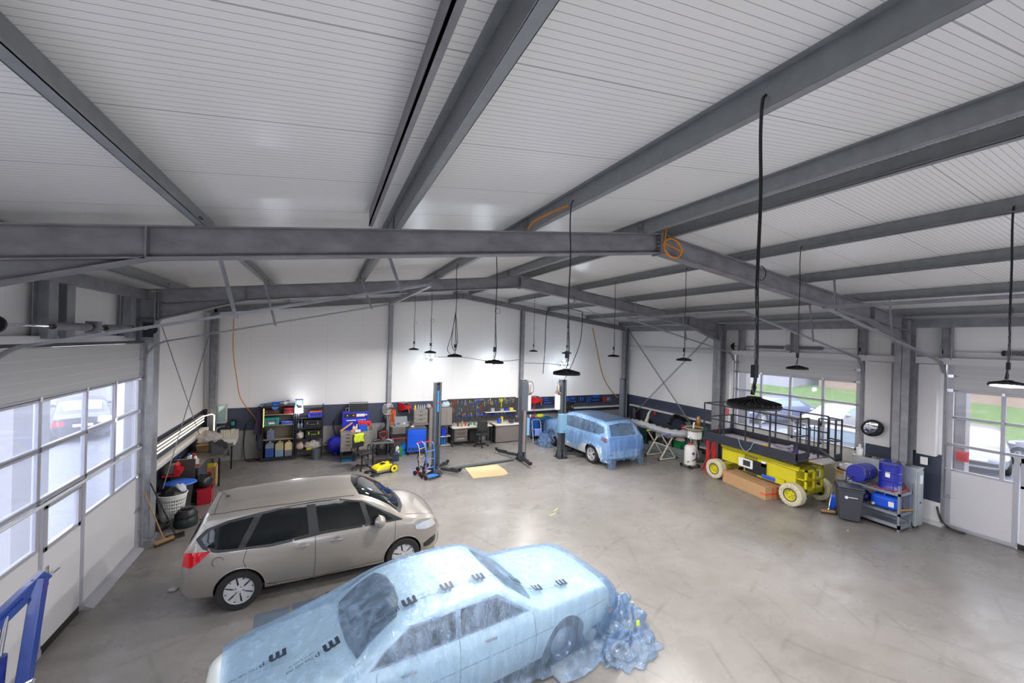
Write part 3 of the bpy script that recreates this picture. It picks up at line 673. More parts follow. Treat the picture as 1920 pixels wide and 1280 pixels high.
SIDEW = {
 'quarter': ([(-1.86, 1.20), (-1.80, 1.10), (-1.64, 1.02), (-1.36, 1.0)], [(-1.86, 1.20), (-1.76, 1.30), (-1.5, 1.38), (-1.16, 1.42)]),
 'rear': ([(-1.26, 1.0), (-.9, .985), (-.55, 1.01), (-.33, 1.03)], [(-1.04, 1.44), (-.8, 1.47), (-.6, 1.485), (-.38, 1.49)]),
 'front': ([(-.17, 1.035), (.2, 1.03), (.62, 1.02)], [(-.24, 1.49), (.1, 1.485), (.50, 1.40)]),
 'vent': ([(.70, 1.02), (.9, 1.02), (1.10, 1.02)], [(.60, 1.36), (.85, 1.22), (1.10, 1.035)])}
def mer_side(sg):
    seam_ = MB()
    bl, bh = kz([(-1.93, 1.19), (-1.84, 1.06), (-1.66, .98), (-1.2, .96), (-.9, .94), (-.5, .965), (-.1, .99), (.6, .985), (1.28, .985)]), kz([(-1.93, 1.21), (-1.80, 1.335), (-1.52, 1.42), (-1.1, 1.475), (-.7, 1.51), (-.25, 1.52), (.15, 1.51), (.55, 1.42), (1.28, 1.0)])
    patch(mv, bl, bh, 1, sg, 60, 12, .003).build('window_surround', TRIMB, mer, smooth=True)
    for nm, (lo, hi) in SIDEW.items(): patch(mv, kz(lo), kz(hi), 1, sg, 20, 10, .006).build('side_window', GLASSC, mer, smooth=True)
    for P in ([(-1.23, .98), (-1.28, .8), (-1.18, .5), (-1.0, .34), (-.8, .28)], [(-.27, 1.5), (-.23, 1.0), (-.22, .6), (-.24, .27)], [(1.15, .98), (1.13, .7), (1.06, .45), (.95, .3)], [(-1.0, .33), (-.2, .27), (.95, .3)], [(-1.23, .98), (-1.1, 1.2), (-1.03, 1.47)]):
        seam(mv, kz(P), 1, sg, .0035, 0, mb=seam_)
    seam_.build('door_gap', SEAMM, mer)
    seam(mv, kz([(-.9, .22), (0, .2), (.9, .22)]), 1, sg, .016, .0).build('sill_trim', TRIMB, mer)
    for x in mv.wheels: arch_lip(mv, x, sg, mv.wr*1.13, mv.wr+.005, .008).build('arch_lip', BEIGE, mer, smooth=True)
    # door handles
    for x in (-.42, .12):
        h, n = mv.hit((x*K, 0, .86*K), 1, sg); m = MB(); m.lathe([(0, 0), (.055, .002), (.06, -.004)], h, n, 16, cap=False); d = m.build('handle_recess', GALV_D, mer, smooth=True)
        p = h+n*.018; MB().tube([p+Vector((-.09, 0, 0))-n*.012, p+Vector((-.07, 0, 0)), p+Vector((.07, 0, .004)), p+Vector((.09, 0, .004))-n*.012], .011, 8).build('door_handle', BEIGE, mer, smooth=True)
    # tail light, headlight, fog lamp
    patch(mv, kz([(-2.09, .82), (-1.98, .80), (-1.88, .86)]), kz([(-2.075, 1.02), (-1.95, 1.02), (-1.72, 1.02)]), 1, sg, 16, 8, .008).build('tail_light', TAILR, mer, smooth=True)
    patch(mv, kz([(1.55, .76), (1.75, .71), (1.98, .72)]), kz([(1.52, .84), (1.72, .87), (1.9, .86)]), 1, sg, 16, 8, .008).build('headlight', LAMPC, mer, smooth=True)
    patch(mv, kz([(1.72, .36), (1.85, .34), (1.97, .38)]), kz([(1.70, .44), (1.85, .50), (1.99, .5)]), 1, sg, 10, 5, .004).build('fog_lamp_recess', TRIMB, mer, smooth=True)
    # mirror
    h, n = mv.hit((.86*K, 0, 1.03*K), 1, sg); p = h+Vector((-.02, sg*.15, .05)); m = MB()
    m.lathe([(0, -.11), (.05, -.105), (.085, -.07), (.095, 0), (.085, .06), (.05, .085), (0, .09)], p, (-.25, sg, .05), 18); o = m.build('door_mirror', BEIGE, mer, smooth=True, angle=60)
    MB().tube([h, h+Vector((0, sg*.07, .02)), p-Vector((0, sg*.02, .05))], .022, 8).build('mirror_foot', TRIMB, o, smooth=True)
both(mer_side)
# side crease of the doors
for sg in (-1, 1): seam(mv, kz([(1.1, .85), (.95, .62), (.75, .48), (.4, .40)]), 1, sg, .006, -.002).build('door_crease', BEIGE, mer, smooth=True)
# fuel flap, antenna, spoiler light, hitch, plate
h, n = mv.hit((-1.62*K, 0, .84*K), 1, -1); MB().tube([h+Vector((.07*math.cos(a), 0, .07*math.sin(a)))+n*.001 for a in [i*PI/10 for i in range(20)]], .003, 5, closed=True).build('fuel_flap', SEAMM, mer)
h, n = mv.hit((-1.62*K, 0, 0), 2, 1); o = MB().lathe([(.035, 0), (.03, .012), (.0, .02)], h, (0, 0, 1), 12).build('antenna', BLACK, mer, smooth=True); MB().tube([h, h+Vector((-.17, 0, .2))], .003, 6).build('antenna_rod', BLACK, o)
patch(mv, kz([(-.12, 1.485), (.12, 1.485)]), kz([(-.10, 1.53), (.10, 1.53)]), 0, -1, 8, 3, .012).build('brake_light', TAILR, mer)
patch(mv, [(-.62*K, 1.09*K), (-.3*K, 1.06*K), (.3*K, 1.06*K), (.62*K, 1.09*K)], [(-.56*K, 1.42*K), (-.3*K, 1.47*K), (.3*K, 1.47*K), (.56*K, 1.42*K)], 0, -1, 24, 10, .006).build('rear_window', GLASSC, mer, smooth=True)
lo_ = [(1.18*K, -.70*K), (1.28*K, -.4*K), (1.32*K, 0), (1.28*K, .4*K), (1.18*K, .70*K)]; hi_ = [(.50*K, -.60*K), (.44*K, -.3*K), (.42*K, 0), (.44*K, .3*K), (.50*K, .60*K)]
patch(mv, lo_, hi_, 2, 1, 30, 14, .006).build('windscreen', GLASSC, mer, smooth=True)
patch(mv, [(a+.07, b*1.02) for a, b in lo_], lo_, 2, 1, 30, 4, .008).build('cowl', TRIMB, mer, smooth=True)
m = MB()
for a, b in (((1.27, .1), (1.04, -.55)), ((1.25, .62), (1.08, .02))):
    P = [mv.hit((K*(a[0]+(b[0]-a[0])*t), K*(a[1]+(b[1]-a[1])*t), 0), 2, 1) for t in (0, .25, .5, .75, 1)]; m.tube([p+q*.02 for p, q in P], .009, 6)
m.build('wiper', BLACK, mer, smooth=True)
sm = MB(); seam(mv, kz([(1.36, -.72), (1.70, -.66), (1.96, -.5), (2.04, 0), (1.96, .5), (1.70, .66), (1.36, .72)]), 2, 1, .004, 0, mb=sm); seam(mv, kz([(.42, -.63), (-.6, -.66), (-1.6, -.62), (-1.78, -.58)]), 2, 1, .005, 0, mb=sm); seam(mv, kz([(.42, .63), (-.6, .66), (-1.6, .62), (-1.78, .58)]), 2, 1, .005, 0, mb=sm)
seam(mv, kz([(-1.72, -.6), (-1.74, 0), (-1.72, .6)]), 2, 1, .004, 0, mb=sm); sm.build('panel_gap', SEAMM, mer)
patch(mv, kz([(-.42, .50), (0, .49), (.42, .50)]), kz([(-.36, .66), (0, .67), (.36, .66)]), 0, 1, 14, 5, .006).build('grille', TRIMB, mer, smooth=True)
patch(mv, kz([(-.5, .26), (0, .25), (.5, .26)]), kz([(-.46, .38), (0, .38), (.46, .38)]), 0, 1, 14, 5, .006).build('lower_grille', TRIMB, mer, smooth=True)
m = MB().tube([(-2.0*K, .1, .36*K), (-2.16*K, .1, .35*K), (-2.19*K, .1, .42*K)], .016, 8); m.lathe([(0, -.03), (.026, -.015), (.03, 0), (.026, .015), (0, .03)], (-2.19*K, .1, .45*K), n=12); m.build('tow_bar', BLACK, mer, smooth=True)
for x in mv.wheels:
    for sg in (-1, 1): wheel(mer, x, sg*(lerp(mv.w, x)-.10), sg, mv.wr, .19, GALV_D, RIMS, 'trim')
# ---------------- blue masking film
def film_mat(name, dens=.5, tint=(226, 240, 255), dfc=(178, 214, 253)):
    m = bpy.data.materials.new(name); m.use_nodes = True; t = NT(m); t.n.clear(); o = t.new('OutputMaterial'); tc = t.new('TexCoord')
    mp = t.new('Mapping'); mp.inputs['Scale'].default_value = (3.6, 3.6, .7); t.link(tc.outputs['Object'], mp.inputs[0])
    n1 = t.new('TexNoise', i_Scale=2.4, i_Detail=7.0, i_Roughness=.62, i_Distortion=.6); t.link(mp.outputs[0], n1.inputs['Vector'])
    n2 = t.new('TexVoronoi', feature='DISTANCE_TO_EDGE', i_Scale=2.2); m2 = t.new('Mapping'); m2.inputs['Scale'].default_value = (3, 3, .7); m2.inputs['Rotation'].default_value = (.3, .1, .4); t.link(tc.outputs['Object'], m2.inputs[0]); t.link(m2.outputs[0], n2.inputs['Vector'])
    ad = t.new('Math', operation='MULTIPLY_ADD'); t.link(n2.outputs[0], ad.inputs[0]); ad.inputs[1].default_value = -.22; t.link(n1.outputs[0], ad.inputs[2])
    bp = t.new('Bump', i_Strength=.55, i_Distance=.05); t.link(ad.outputs[0], bp.inputs['Height'])
    tr = t.new('BsdfTransparent'); tr.inputs[0].default_value = (*S(tint), 1)
    df = t.new('BsdfDiffuse'); df.inputs[0].default_value = (*S(dfc), 1); t.link(bp.outputs[0], df.inputs['Normal'])
    tl = t.new('BsdfTranslucent'); tl.inputs[0].default_value = (*S(dfc), 1); t.link(bp.outputs[0], tl.inputs['Normal'])
    gl = t.new('BsdfGlossy'); gl.inputs['Roughness'].default_value = .16; gl.inputs[0].default_value = (.9, .95, 1, 1); t.link(bp.outputs[0], gl.inputs['Normal'])
    a = t.new('MixShader', i_0=.45); t.link(df.outputs[0], a.inputs[1]); t.link(tl.outputs[0], a.inputs[2])
    cr = t.new('ValToRGB'); e = cr.color_ramp.elements; e[0].position = .32; e[0].color = (dens*.45,)*3+(1,); e[1].position = .72; e[1].color = (min(1, dens*1.9),)*3+(1,); t.link(n1.outputs[0], cr.inputs[0])
    b = t.new('MixShader'); t.link(cr.outputs[0], b.inputs[0]); t.link(tr.outputs[0], b.inputs[1]); t.link(a.outputs[0], b.inputs[2])
    lw = t.new('LayerWeight', i_Blend=.32); t.link(bp.outputs[0], lw.inputs['Normal']); mr = t.new('MapRange', i_3=.07, i_4=.6); t.link(lw.outputs['Fresnel'], mr.inputs[0])
    c = t.new('MixShader'); t.link(mr.outputs[0], c.inputs[0]); t.link(b.outputs[0], c.inputs[1]); t.link(gl.outputs[0], c.inputs[2]); t.link(c.outputs[0], o.inputs[0]); return m
from mathutils import noise as MN
def film(car, name, parent, x0, x1, low, drop, material, fold=.02, ncol=180, nr=40, seed=0, trail=None):
    """a sheet following the car from hem to hem; low(x, side) = hem height; drop(x, side) = how far the hem stands out; trail(x, s) -> list of extra points down to the floor"""
    V = []; fs = []; W_ = None
    for i in range(ncol+1):
        x = x0+(x1-x0)*i/ncol; P = car.ring(min(max(x, car.top[0][0]), car.top[-1][0]), 16, 11)[2:]
        half = []
        for sg in (-1, 1):
            zl = low(x, sg); Q = [(y, z) for y, z in P if z > zl+.02]
            if len(Q) < 3: Q = P[-3:]
            ybase = Q[0][0]+.01
            edge = []
            for k in range(9):
                t = k/9; edge.append((ybase+drop(x, sg)*(1-t)**1.5, zl+(Q[0][1]-zl)*t))
            Q = edge+Q; L = [0]
            for a, b in zip(Q, Q[1:]): L.append(L[-1]+math.hypot(b[0]-a[0], b[1]-a[1]))
            out = []
            for j in range(nr+1):
                t = L[-1]*j/nr; k = 0
                while k < len(L)-2 and L[k+1] < t: k += 1
                f = (t-L[k])/max(L[k+1]-L[k], 1e-9); y = Q[k][0]+(Q[k+1][0]-Q[k][0])*f; z = Q[k][1]+(Q[k+1][1]-Q[k][1])*f
                amp = fold*(.25+1.6*(1-j/nr)**1.5); nn = MN.noise(Vector((x*9, z*1.2+sg*7, seed)))*.6+MN.noise(Vector((x*22, z*2.2+sg*3, seed+4)))*.4
                out.append((x+amp*.5*MN.noise(Vector((x*7, z*3, seed+9))), sg*(y+.012+amp*(nn+.5)*(1 if j < nr*.62 else .25)), z+.01+(amp*.35*(nn+.4) if j > nr*.6 else 0)))
            half.append(out)
        col = half[0]+half[1][-2::-1]; W_ = len(col); V += col
    for i in range(ncol):
        for k in range(W_-1): fs.append((i*W_+k, (i+1)*W_+k, (i+1)*W_+k+1, i*W_+k+1))
    m = MB().add(V, fs); o = m.build(name, material, parent, smooth=True, angle=180); return o
FILM = film_mat('blue_masking_film', .25); FILM2 = film_mat('blue_masking_film_thin', .25, (208, 230, 254), (152, 200, 252))
INK = mat('film_print', (28, 40, 60), .5)
# ---------------- cream classic saloon under film
CREAM = mat('cream_body', (226, 232, 220), .3, 0, coat=.6)
se = Car(top=[(-2.36, .62), (-2.33, .76), (-2.22, .84), (-1.9, .90), (-1.3, .95), (-1.12, .98), (-.95, 1.12), (-.72, 1.25), (-.45, 1.305), (0, 1.325), (.45, 1.29), (.66, 1.18), (.95, .98), (1.1, .93), (1.6, .90), (2.1, .84), (2.28, .74), (2.34, .6)],
         bot=[(-2.36, .42), (-2.2, .3), (-1.8, .22), (1.8, .22), (2.2, .26), (2.34, .36)],
         w=[(-2.36, .46), (-2.32, .54), (-2.1, .62), (-1.6, .70), (-.8, .745), (.3, .75), (1.2, .735), (1.8, .70), (2.2, .64), (2.3, .58), (2.34, .5)],
         belt=[(-2.3, .84), (-1, .87), (1, .86), (2.3, .80)], tum=.30, rr=.13, wheels=(-1.32, 1.40), wr=.31, ww=.18, hood=.09)
sed = thing('car', 'cream classic saloon in the foreground, wrapped in blue masking film', 'car', (1.36, 4.86, 0), math.radians(8.2))
shell('body', se, CREAM, sed, arch=.35)
def sed_side(sg):
    patch(se, [(-1.02, .93), (-.7, .92), (.85, .90)], [(-.86, 1.06), (-.60, 1.19), (.44, 1.19)], 1, sg, 50, 10, .004).build('window_surround', CHROME, sed, smooth=True)
    patch(se, [(-.97, .95), (-.75, .94), (-.12, .93)], [(-.83, 1.06), (-.6, 1.165), (-.10, 1.175)], 1, sg, 24, 8, .007).build('side_window', GLASSC, sed, smooth=True)
    patch(se, [(-.05, .93), (.4, .92), (.78, .92)], [(-.04, 1.175), (.25, 1.17), (.42, 1.15)], 1, sg, 24, 8, .007).build('side_window', GLASSC, sed, smooth=True)
    s_ = MB()
    for P in ([(-.08, 1.19), (-.08, .8), (-.10, .26)], [(.90, .88), (.92, .6), (.9, .3)], [(-.95, .9), (-.98, .7), (-.85, .4), (-.8, .28)], [(-2.2, .62), (-1.0, .62), (1.0, .62), (2.2, .6)]): seam(se, P, 1, sg, .003, 0, mb=s_)
    s_.build('door_gap', SEAMM, sed)
    for x in (-.72, .22): h, n = se.hit((x, 0, .80), 1, sg); MB().tube([h+n*.002, h+Vector((.01, 0, 0))+n*.03, h+Vector((.14, 0, 0))+n*.03, h+Vector((.15, 0, 0))+n*.002], .009, 8).build('door_handle', CHROME, sed, smooth=True)
    for x in se.wheels: arch_lip(se, x, sg, .35, .315, .008).build('arch_lip', CREAM, sed, smooth=True)
    patch(se, [(-2.32, .5), (-2.2, .5)], [(-2.31, .70), (-2.14, .72)], 1, sg, 6, 6, .006).build('tail_light', TAILR, sed, smooth=True)
both(sed_side)
patch(se, [(-1.10, -.50), (-1.14, -.25), (-1.15, 0), (-1.14, .25), (-1.10, .50)], [(-.70, -.46), (-.62, -.25), (-.60, 0), (-.62, .25), (-.70, .46)], 2, 1, 30, 12, .006).build('rear_window', GLASSC, sed, smooth=True)
patch(se, [(.93, -.58), (1.0, -.3), (1.02, 0), (1.0, .3), (.93, .58)], [(.58, -.50), (.52, -.25), (.50, 0), (.52, .25), (.58, .50)], 2, 1, 30, 12, .006).build('windscreen', GLASSC, sed, smooth=True)
m = MB(); m.tube([(-2.25, -.66, .45), (-2.40, -.55, .45), (-2.43, 0, .45), (-2.40, .55, .45), (-2.25, .66, .45)], .04, 8); m.build('rear_bumper', CHROME, sed, smooth=True)
m = MB(); m.tube([(2.2, -.68, .45), (2.38, -.55, .45), (2.42, 0, .45), (2.38, .55, .45), (2.2, .68, .45)], .04, 8); m.build('front_bumper', CHROME, sed, smooth=True)
for x in se.wheels:
    for sg in (-1, 1): wheel(sed, x, sg*(lerp(se.w, x)-.12), sg, se.wr, .17, DGREY, CHROME, 'plain')
def hemA(x, sg):
    if sg > 0: return .45+.08*math.sin(x*3)
    if x > 1.0: return .03
    return .10+.06*math.sin(x*4)
tent = Car(top=[(-2.3, .86), (-2.1, .90), (-1.5, 1.02), (-1.05, 1.15), (-.72, 1.27), (-.45, 1.315), (0, 1.335), (.45, 1.30), (.68, 1.19), (1.0, 1.0), (1.2, .955), (1.6, .92), (2.1, .87), (2.3, .80), (2.5, .62), (2.62, .3)],
           bot=[(-2.3, .3), (2.62, .02)], w=[(-2.3, .58), (-2.1, .64), (-1.6, .715), (-.8, .76), (.3, .765), (1.2, .75), (1.8, .715), (2.2, .66), (2.4, .60), (2.62, .45)], belt=se.belt, tum=.30, rr=.13, hood=.09)
fl = film(tent, 'masking_film', None, -2.22, 2.60, hemA, lambda x, s: .06+.05*math.sin(x*5)+(.14 if x > 1.2 else 0), FILM, fold=.022, seed=1)
tag(fl, 'crinkled blue printed masking film draped over the cream classic saloon', 'masking film'); fl.location = sed.location; fl.rotation_euler = sed.rotation_euler
# bunched film at the nose
rr = random.Random(3)
def bunch(name, cx, cy, rx, ry, h, material, parent, seed, n=44):
    V = []; fs = []
    for j in range(n//2+1):
        v = j/(n//2)
        for i in range(n):
            a = 2*PI*i/n; r_ = 1-v; q = MN.noise(Vector((math.cos(a)*3.0, math.sin(a)*3.0, v*4+seed))); q2 = MN.noise(Vector((math.cos(a)*8, math.sin(a)*8, v*7+seed)))
            V.append((cx+rx*math.cos(a)*r_*(1+.35*q+.25*q2), cy+ry*math.sin(a)*r_*(1+.35*q+.25*q2), max(.004, h*(1-(1-v)**1.6)*(1+.5*q)+.05*q2*(v > 0)+.01)))
    for j in range(n//2):
        for i in range(n): fs.append((j*n+i, j*n+(i+1) % n, (j+1)*n+(i+1) % n, (j+1)*n+i))
    return MB().add(V, fs).build(name, material, parent, smooth=True, angle=180)
bunch('film_bunch', 2.62, -.55, .42, .35, .38, FILM, fl, 2); bunch('film_bunch', 2.35, -.95, .5, .28, .16, FILM, fl, 8); bunch('film_bunch', 2.72, -.1, .3, .4, .35, FILM, fl, 5)
MB().box(2.45, 2.49, -.98, -.96, .32, .38).build('tape', mat('lime_tape', (200, 230, 60), .5), fl); MB().box(2.80, 2.88, -.55, -.50, .26, .265).build('tape', mat('lime_tape', (200, 230, 60), .5), fl)
# print on the film: rows of m mark with P and small text, draped on the surface
tent.bvh()
def drape(s_, size, u, v, ang, axis, sg, parent, bold=.0, off=.035):
    me = text_mesh(s_, size, extrude=0, bold=bold); bm = bmesh.new(); bm.from_mesh(me); bmesh.ops.triangulate(bm, faces=bm.faces)
    c, s2 = math.cos(ang), math.sin(ang); bad = False
    for vt in bm.verts:
        a = u+vt.co.x*c-vt.co.y*s2; b = v+vt.co.x*s2+vt.co.y*c; p = [0, 0, 0]; ax = [k for k in (0, 1, 2) if k != axis]; p[ax[0]] = a; p[ax[1]] = b
        h, n = tent.hit(p, axis, sg)
        if h is None: bad = True; break
        vt.co = h+n*off
    if not bad:
        me2 = bpy.data.meshes.new('film_print'); bm.to_mesh(me2); me2.materials.append(INK); o = bpy.data.objects.new('film_print', me2); C.objects.link(o); o.parent = parent
    bm.free(); bpy.data.meshes.remove(me)
for (x, y, a) in ((-.55, -.42, .0), (-.12, -.42, .0), (.28, -.42, 0), (-1.3, -.35, .1), (1.1, -.48, 0), (1.5, -.50, 0)):
    drape('m', .20, x, y, PI+a, 2, 1, fl, bold=.008); drape('P', .09, x-.13, y+.0, PI+a, 2, 1, fl); drape('This side out', .045, x-.28, y-.02, PI+a, 2, 1, fl); drape('mask on & mask off', .028, x-.26, y+.035, PI+a, 2, 1, fl)
for (x, y) in ((-1.75, -.1), (.8, -.40)): drape('m', .20, x, y, PI, 2, 1, fl, bold=.008); drape('P', .09, x-.13, y, PI, 2, 1, fl); drape('This side out', .045, x-.28, y-.02, PI, 2, 1, fl)
# ---------------- white people carrier under film, on the lift
WHT = mat('white_body', (222, 224, 226), .28, 0, coat=.7)
su = Car(top=[(-2.05, .55), (-2.04, .82), (-1.99, .98), (-1.90, 1.16), (-1.80, 1.36), (-1.70, 1.455), (-1.4, 1.50), (-.4, 1.53), (.25, 1.49), (.6, 1.40), (1.3, 1.02), (1.5, .98), (1.8, .90), (1.98, .74), (2.05, .55)],
         bot=[(-2.05, .32), (-1.8, .23), (1.7, .2), (2.05, .28)], w=[(-2.05, .66), (-2.0, .74), (-1.8, .80), (-1.2, .835), (0, .84), (1.2, .83), (1.7, .76), (1.95, .6), (2.05, .4)],
         belt=[(-2, 1.0), (0, .94), (2, .9)], tum=.34, rr=.13, wheels=(-1.26, 1.24), wr=.32, ww=.2)
suv = thing('car', 'white estate car wrapped in blue film, standing between the lift posts at the back right', 'car', (9.14, 12.82, 0), math.radians(92.5))
shell('body', su, WHT, suv)
def suv_side(sg):
    patch(su, [(-1.78, 1.13), (-1.5, 1.04), (.2, 1.0), (1.0, .99)], [(-1.70, 1.30), (-1.3, 1.38), (0, 1.41), (.48, 1.34)], 1, sg, 40, 10, .004).build('side_window', GLASSC, suv, smooth=True)
    patch(su, [(-2.03, .88), (-1.9, .84), (-1.70, .93)], [(-2.02, .98), (-1.88, 1.0), (-1.72, 1.02)], 1, sg, 12, 6, .008).build('tail_light', TAILR, suv, smooth=True)
    s_ = MB()
    for P in ([(-.42, 1.38), (-.40, .98), (-.42, .26)], [(.75, .96), (.7, .3)], [(-1.1, 1.0), (-1.2, .7), (-.95, .35), (-.8, .27)]): seam(su, P, 1, sg, .003, 0, mb=s_)
    s_.build('door_gap', SEAMM, suv)
    for x in su.wheels: arch_lip(su, x, sg, su.wr*1.13, su.wr+.005, .008).build('arch_lip', WHT, suv, smooth=True)
both(suv_side)
patch(su, [(-.56, 1.04), (0, 1.03), (.56, 1.04)], [(-.50, 1.38), (0, 1.42), (.50, 1.38)], 0, -1, 24, 8, .008).build('rear_window', GLASSC, suv, smooth=True)
patch(su, [(-1.62, -.48), (.28, -.48)], [(-1.62, .48), (.28, .48)], 2, 1, 30, 12, .006).build('glass_roof', GLASSC, suv, smooth=True)
patch(su, [(-.26, .58), (.26, .58)], [(-.26, .69), (.26, .69)], 0, -1, 6, 3, .006).build('number_plate', STEELW, suv)
for sg in (-1, 1): patch(su, [(sg*.62-.08, .42), (sg*.62+.06, .42)], [(sg*.62-.07, .46), (sg*.62+.06, .46)], 0, -1, 5, 3, .008).build('reflector', TAILR, suv)
for x in su.wheels:
    for sg in (-1, 1): wheel(suv, x, sg*(lerp(su.w, x)-.11), sg, su.wr, .2, DGREY, RIMS, 'alloy')
def hemB(x, sg):
    if x > 1.5: return .04
    if sg > 0: return .42+.05*math.sin(x*3) if x > -.6 else .42+.22*min(1, (-.6-x)/.3)-(.42 if x < -1.85 else 0)
    return .35+.05*math.sin(x*4)
f2 = film(Car(top=[(-2.16, .4), (-2.10, .9), (-2.02, 1.04), (-1.93, 1.2), (-1.82, 1.4), (-1.70, 1.475), (-1.4, 1.515), (-.4, 1.545), (.25, 1.505), (.6, 1.42), (1.3, 1.06), (1.6, 1.0), (1.9, .9), (2.1, .6), (2.2, .3)], bot=[(-2.12, .02), (2.2, .02)], w=[(-2.16, .70), (-2.05, .77), (-1.8, .815), (-1.2, .85), (0, .855), (1.2, .845), (1.7, .80), (2.0, .72), (2.2, .5)], belt=su.belt, tum=.34, rr=.13), 'masking_film', None, -2.14, 2.10, hemB, lambda x, s: .05+.03*math.sin(x*6)+(.12 if x > 1.5 else 0), FILM2, fold=.02, seed=5)
tag(f2, 'blue see-through masking film draped over the white estate car on the lift', 'masking film'); f2.location = suv.location; f2.rotation_euler = suv.rotation_euler
# film over the tail, hanging in strips below the bumper
V = []; fs = []; nx = 60
for i in range(nx+1):
    y = -.78+1.56*i/nx; low = .30-.25*(abs(MN.noise(Vector((y*2.3, 3, 1))))*2) - (.2 if y > .45 else 0)-(.22 if y < -.55 else 0); low = max(.02, low)
    for j in range(31):
        z = 1.02+(low-1.02)*j/30; h, n = su.hit((0, max(-.7, min(.7, y)), max(z, .45)), 0, -1); xx = (h.x if h else -2.04)-.03-.03*(j/30)-.03*(MN.noise(Vector((y*9, z*1.4, 2)))+.3)
        V.append((xx, y, z))
for i in range(nx):
    for j in range(30): fs.append((i*31+j, (i+1)*31+j, (i+1)*31+j+1, i*31+j+1))
MB().add(V, fs).build('tail_sheet', FILM2, f2, smooth=True, angle=180)
bunch('film_bunch', 1.45, 1.0, .42, .36, .42, FILM2, f2, 3)
# ================================================================ along the back wall and in the left corner
def one(name, label, cat, mb, m_, group=None, loc=(0, 0, 0), rz=0, **k):
    o = mb.build(name, m_, None, **k); o.location = loc; o.rotation_euler = (0, 0, rz); return tag(o, label, cat, group)
def B(x0, x1, y0, y1, z0, z1): return MB().box(x0, x1, y0, y1, z0, z1)
def C_(name, c, **k): return mat(name, c, **k)
OLIVE = C_('office_grey', (132, 126, 120), rough=.5)
WHITEP = C_('white_plastic', (226, 226, 224), rough=.4)
LIGHTW = C_('worktop_cream', (214, 208, 192), rough=.45)
TURQ = C_('turquoise', (30, 140, 140), rough=.4); GREENP = C_('green_plastic', (20, 110, 60), rough=.4); LIME = C_('lime', (176, 190, 40), rough=.8, bump=.3)
PURPLE = C_('purple_grey_cloth', (88, 76, 104), rough=.9, bump=.4)
AMBER = C_('amber_bottle', (150, 92, 20), rough=.15, coat=1)
BAG = C_('crumpled_bag', (170, 162, 158), rough=.5, noise=.25, nscale=12, bump=.8, bscale=16)
SKYB = C_('light_blue_cloth', (130, 150, 220), rough=.9)
# --- white ledge and the led tubes on the left wall
one('wall_ledge', 'long white ledge running along the left wall beneath the light tubes', 'ledge', B(-3.49, -3.30, 11.0, 15.4, 1.10, 1.19), WHITE, bevel=.004)
one('mounting_rail', 'dark rail on the left wall carrying the light tubes', 'rail', B(-3.495, -3.45, 11.0, 15.4, 1.33, 1.62), DGREY)
TUBE = mat('tube_light', (255, 246, 225), .4, emit=(255, 240, 215), estr=2.4)
for k, z in enumerate((1.385, 1.47, 1.555)):
    t = thing('tube_lamp', ('lowest', 'middle', 'topmost')[k]+' of the three long glowing light tubes on the left wall', 'lamp', (-3.42, 13.2, z), 0, 'light tubes on the left wall')
    MB().cyl((0, -1.95, 0), (0, 2.15, 0), .013, 8).build('glowing_tube', TUBE, t, smooth=True); B(-.035, -.018, -1.95, 2.15, -.02, .02).build('holder', DGREY, t)
t = thing('tube_lamp', 'upright glowing light tube fixed to the corner column', 'lamp', (-3.16, 15.37, 1.26)); MB().cyl((0, 0, -.28), (0, 0, .28), .014, 8).build('glowing_tube', TUBE, t, smooth=True); B(-.02, .02, .014, .03, -.3, .3).build('holder', WHITE, t)
MB().tube(catmull([(0, 0, .28), (-.05, -.02, .33), (-.2, -.03, .3), (-.27, -.05, .26)], 4), .012, 6).build('glowing_bend', TUBE, t, smooth=True)
# --- mirror cabinet, dispenser, sink
t = thing('wall_mirror', 'upright framed mirror on the back wall in the left corner', 'mirror', (-3.03, 15.70, 1.53)); m = MB()
for q in ((-.15, -.125, -.29, .29), (.125, .15, -.29, .29), (-.15, .15, -.29, -.265), (-.15, .15, .265, .29)): m.box(q[0], q[1], -.07, .015, q[2], q[3])
m.build('frame', WHITE, t, bevel=.003); B(-.125, .125, -.05, .015, -.265, .265).build('mirror_glass', mat('mirror_glass', (170, 200, 196), .08, .3), t)
t = thing('soap_dispenser', 'black and turquoise soap dispenser above the sink', 'dispenser', (-2.70, 15.70, 1.19)); MB().lathe([(.03, -.14), (.06, -.12), (.08, 0), (.075, .12), (.04, .15)], (0, -.07, 0), n=16).build('body', BLACK, t, smooth=True); B(-.05, .05, -.155, -.13, -.02, .1).build('sticker', TURQ, t, bevel=.01); B(-.04, .04, -.13, -.0, -.17, -.14).build('push_lever', WHITEP, t)
t = thing('wall_sink', 'cream ribbed utility sink with splashback under the soap dispenser', 'sink', (-2.80, 15.70, .75)); m = MB().box(-.25, .25, -.05, 0, 0, .27)
for k in range(8): m.box(-.22+k*.062, -.19+k*.062, -.062, -.05, .03, .25)
m.build('splashback', LIGHTW, t, bevel=.01); m = MB().prism([(-.26, .02), (.26, .02), (.22, -.16), (-.22, -.16)], -.42, -.04); m.build('basin', WHITEP, t, bevel=.02)
MB().tube(catmull([(.0, -.04, .38), (-.12, -.18, .42), (-.3, -.22, .36), (-.33, -.24, .12)], 5), .014, 8).build('tap_pipe', CHROME, t, smooth=True); B(-.03, .03, -.1, .0, .34, .4).build('tap', CHROME, t); MB().tube([(0, -.15, -.16), (0, -.12, -.5), (0, -.02, -.55)], .025, 8).build('drain_pipe', DGREY, t, smooth=True)
t = thing('hose_loop', 'black hose hanging in a loop from a green bracket between sink and shelves', 'hose', (-2.2, 15.66, 0))
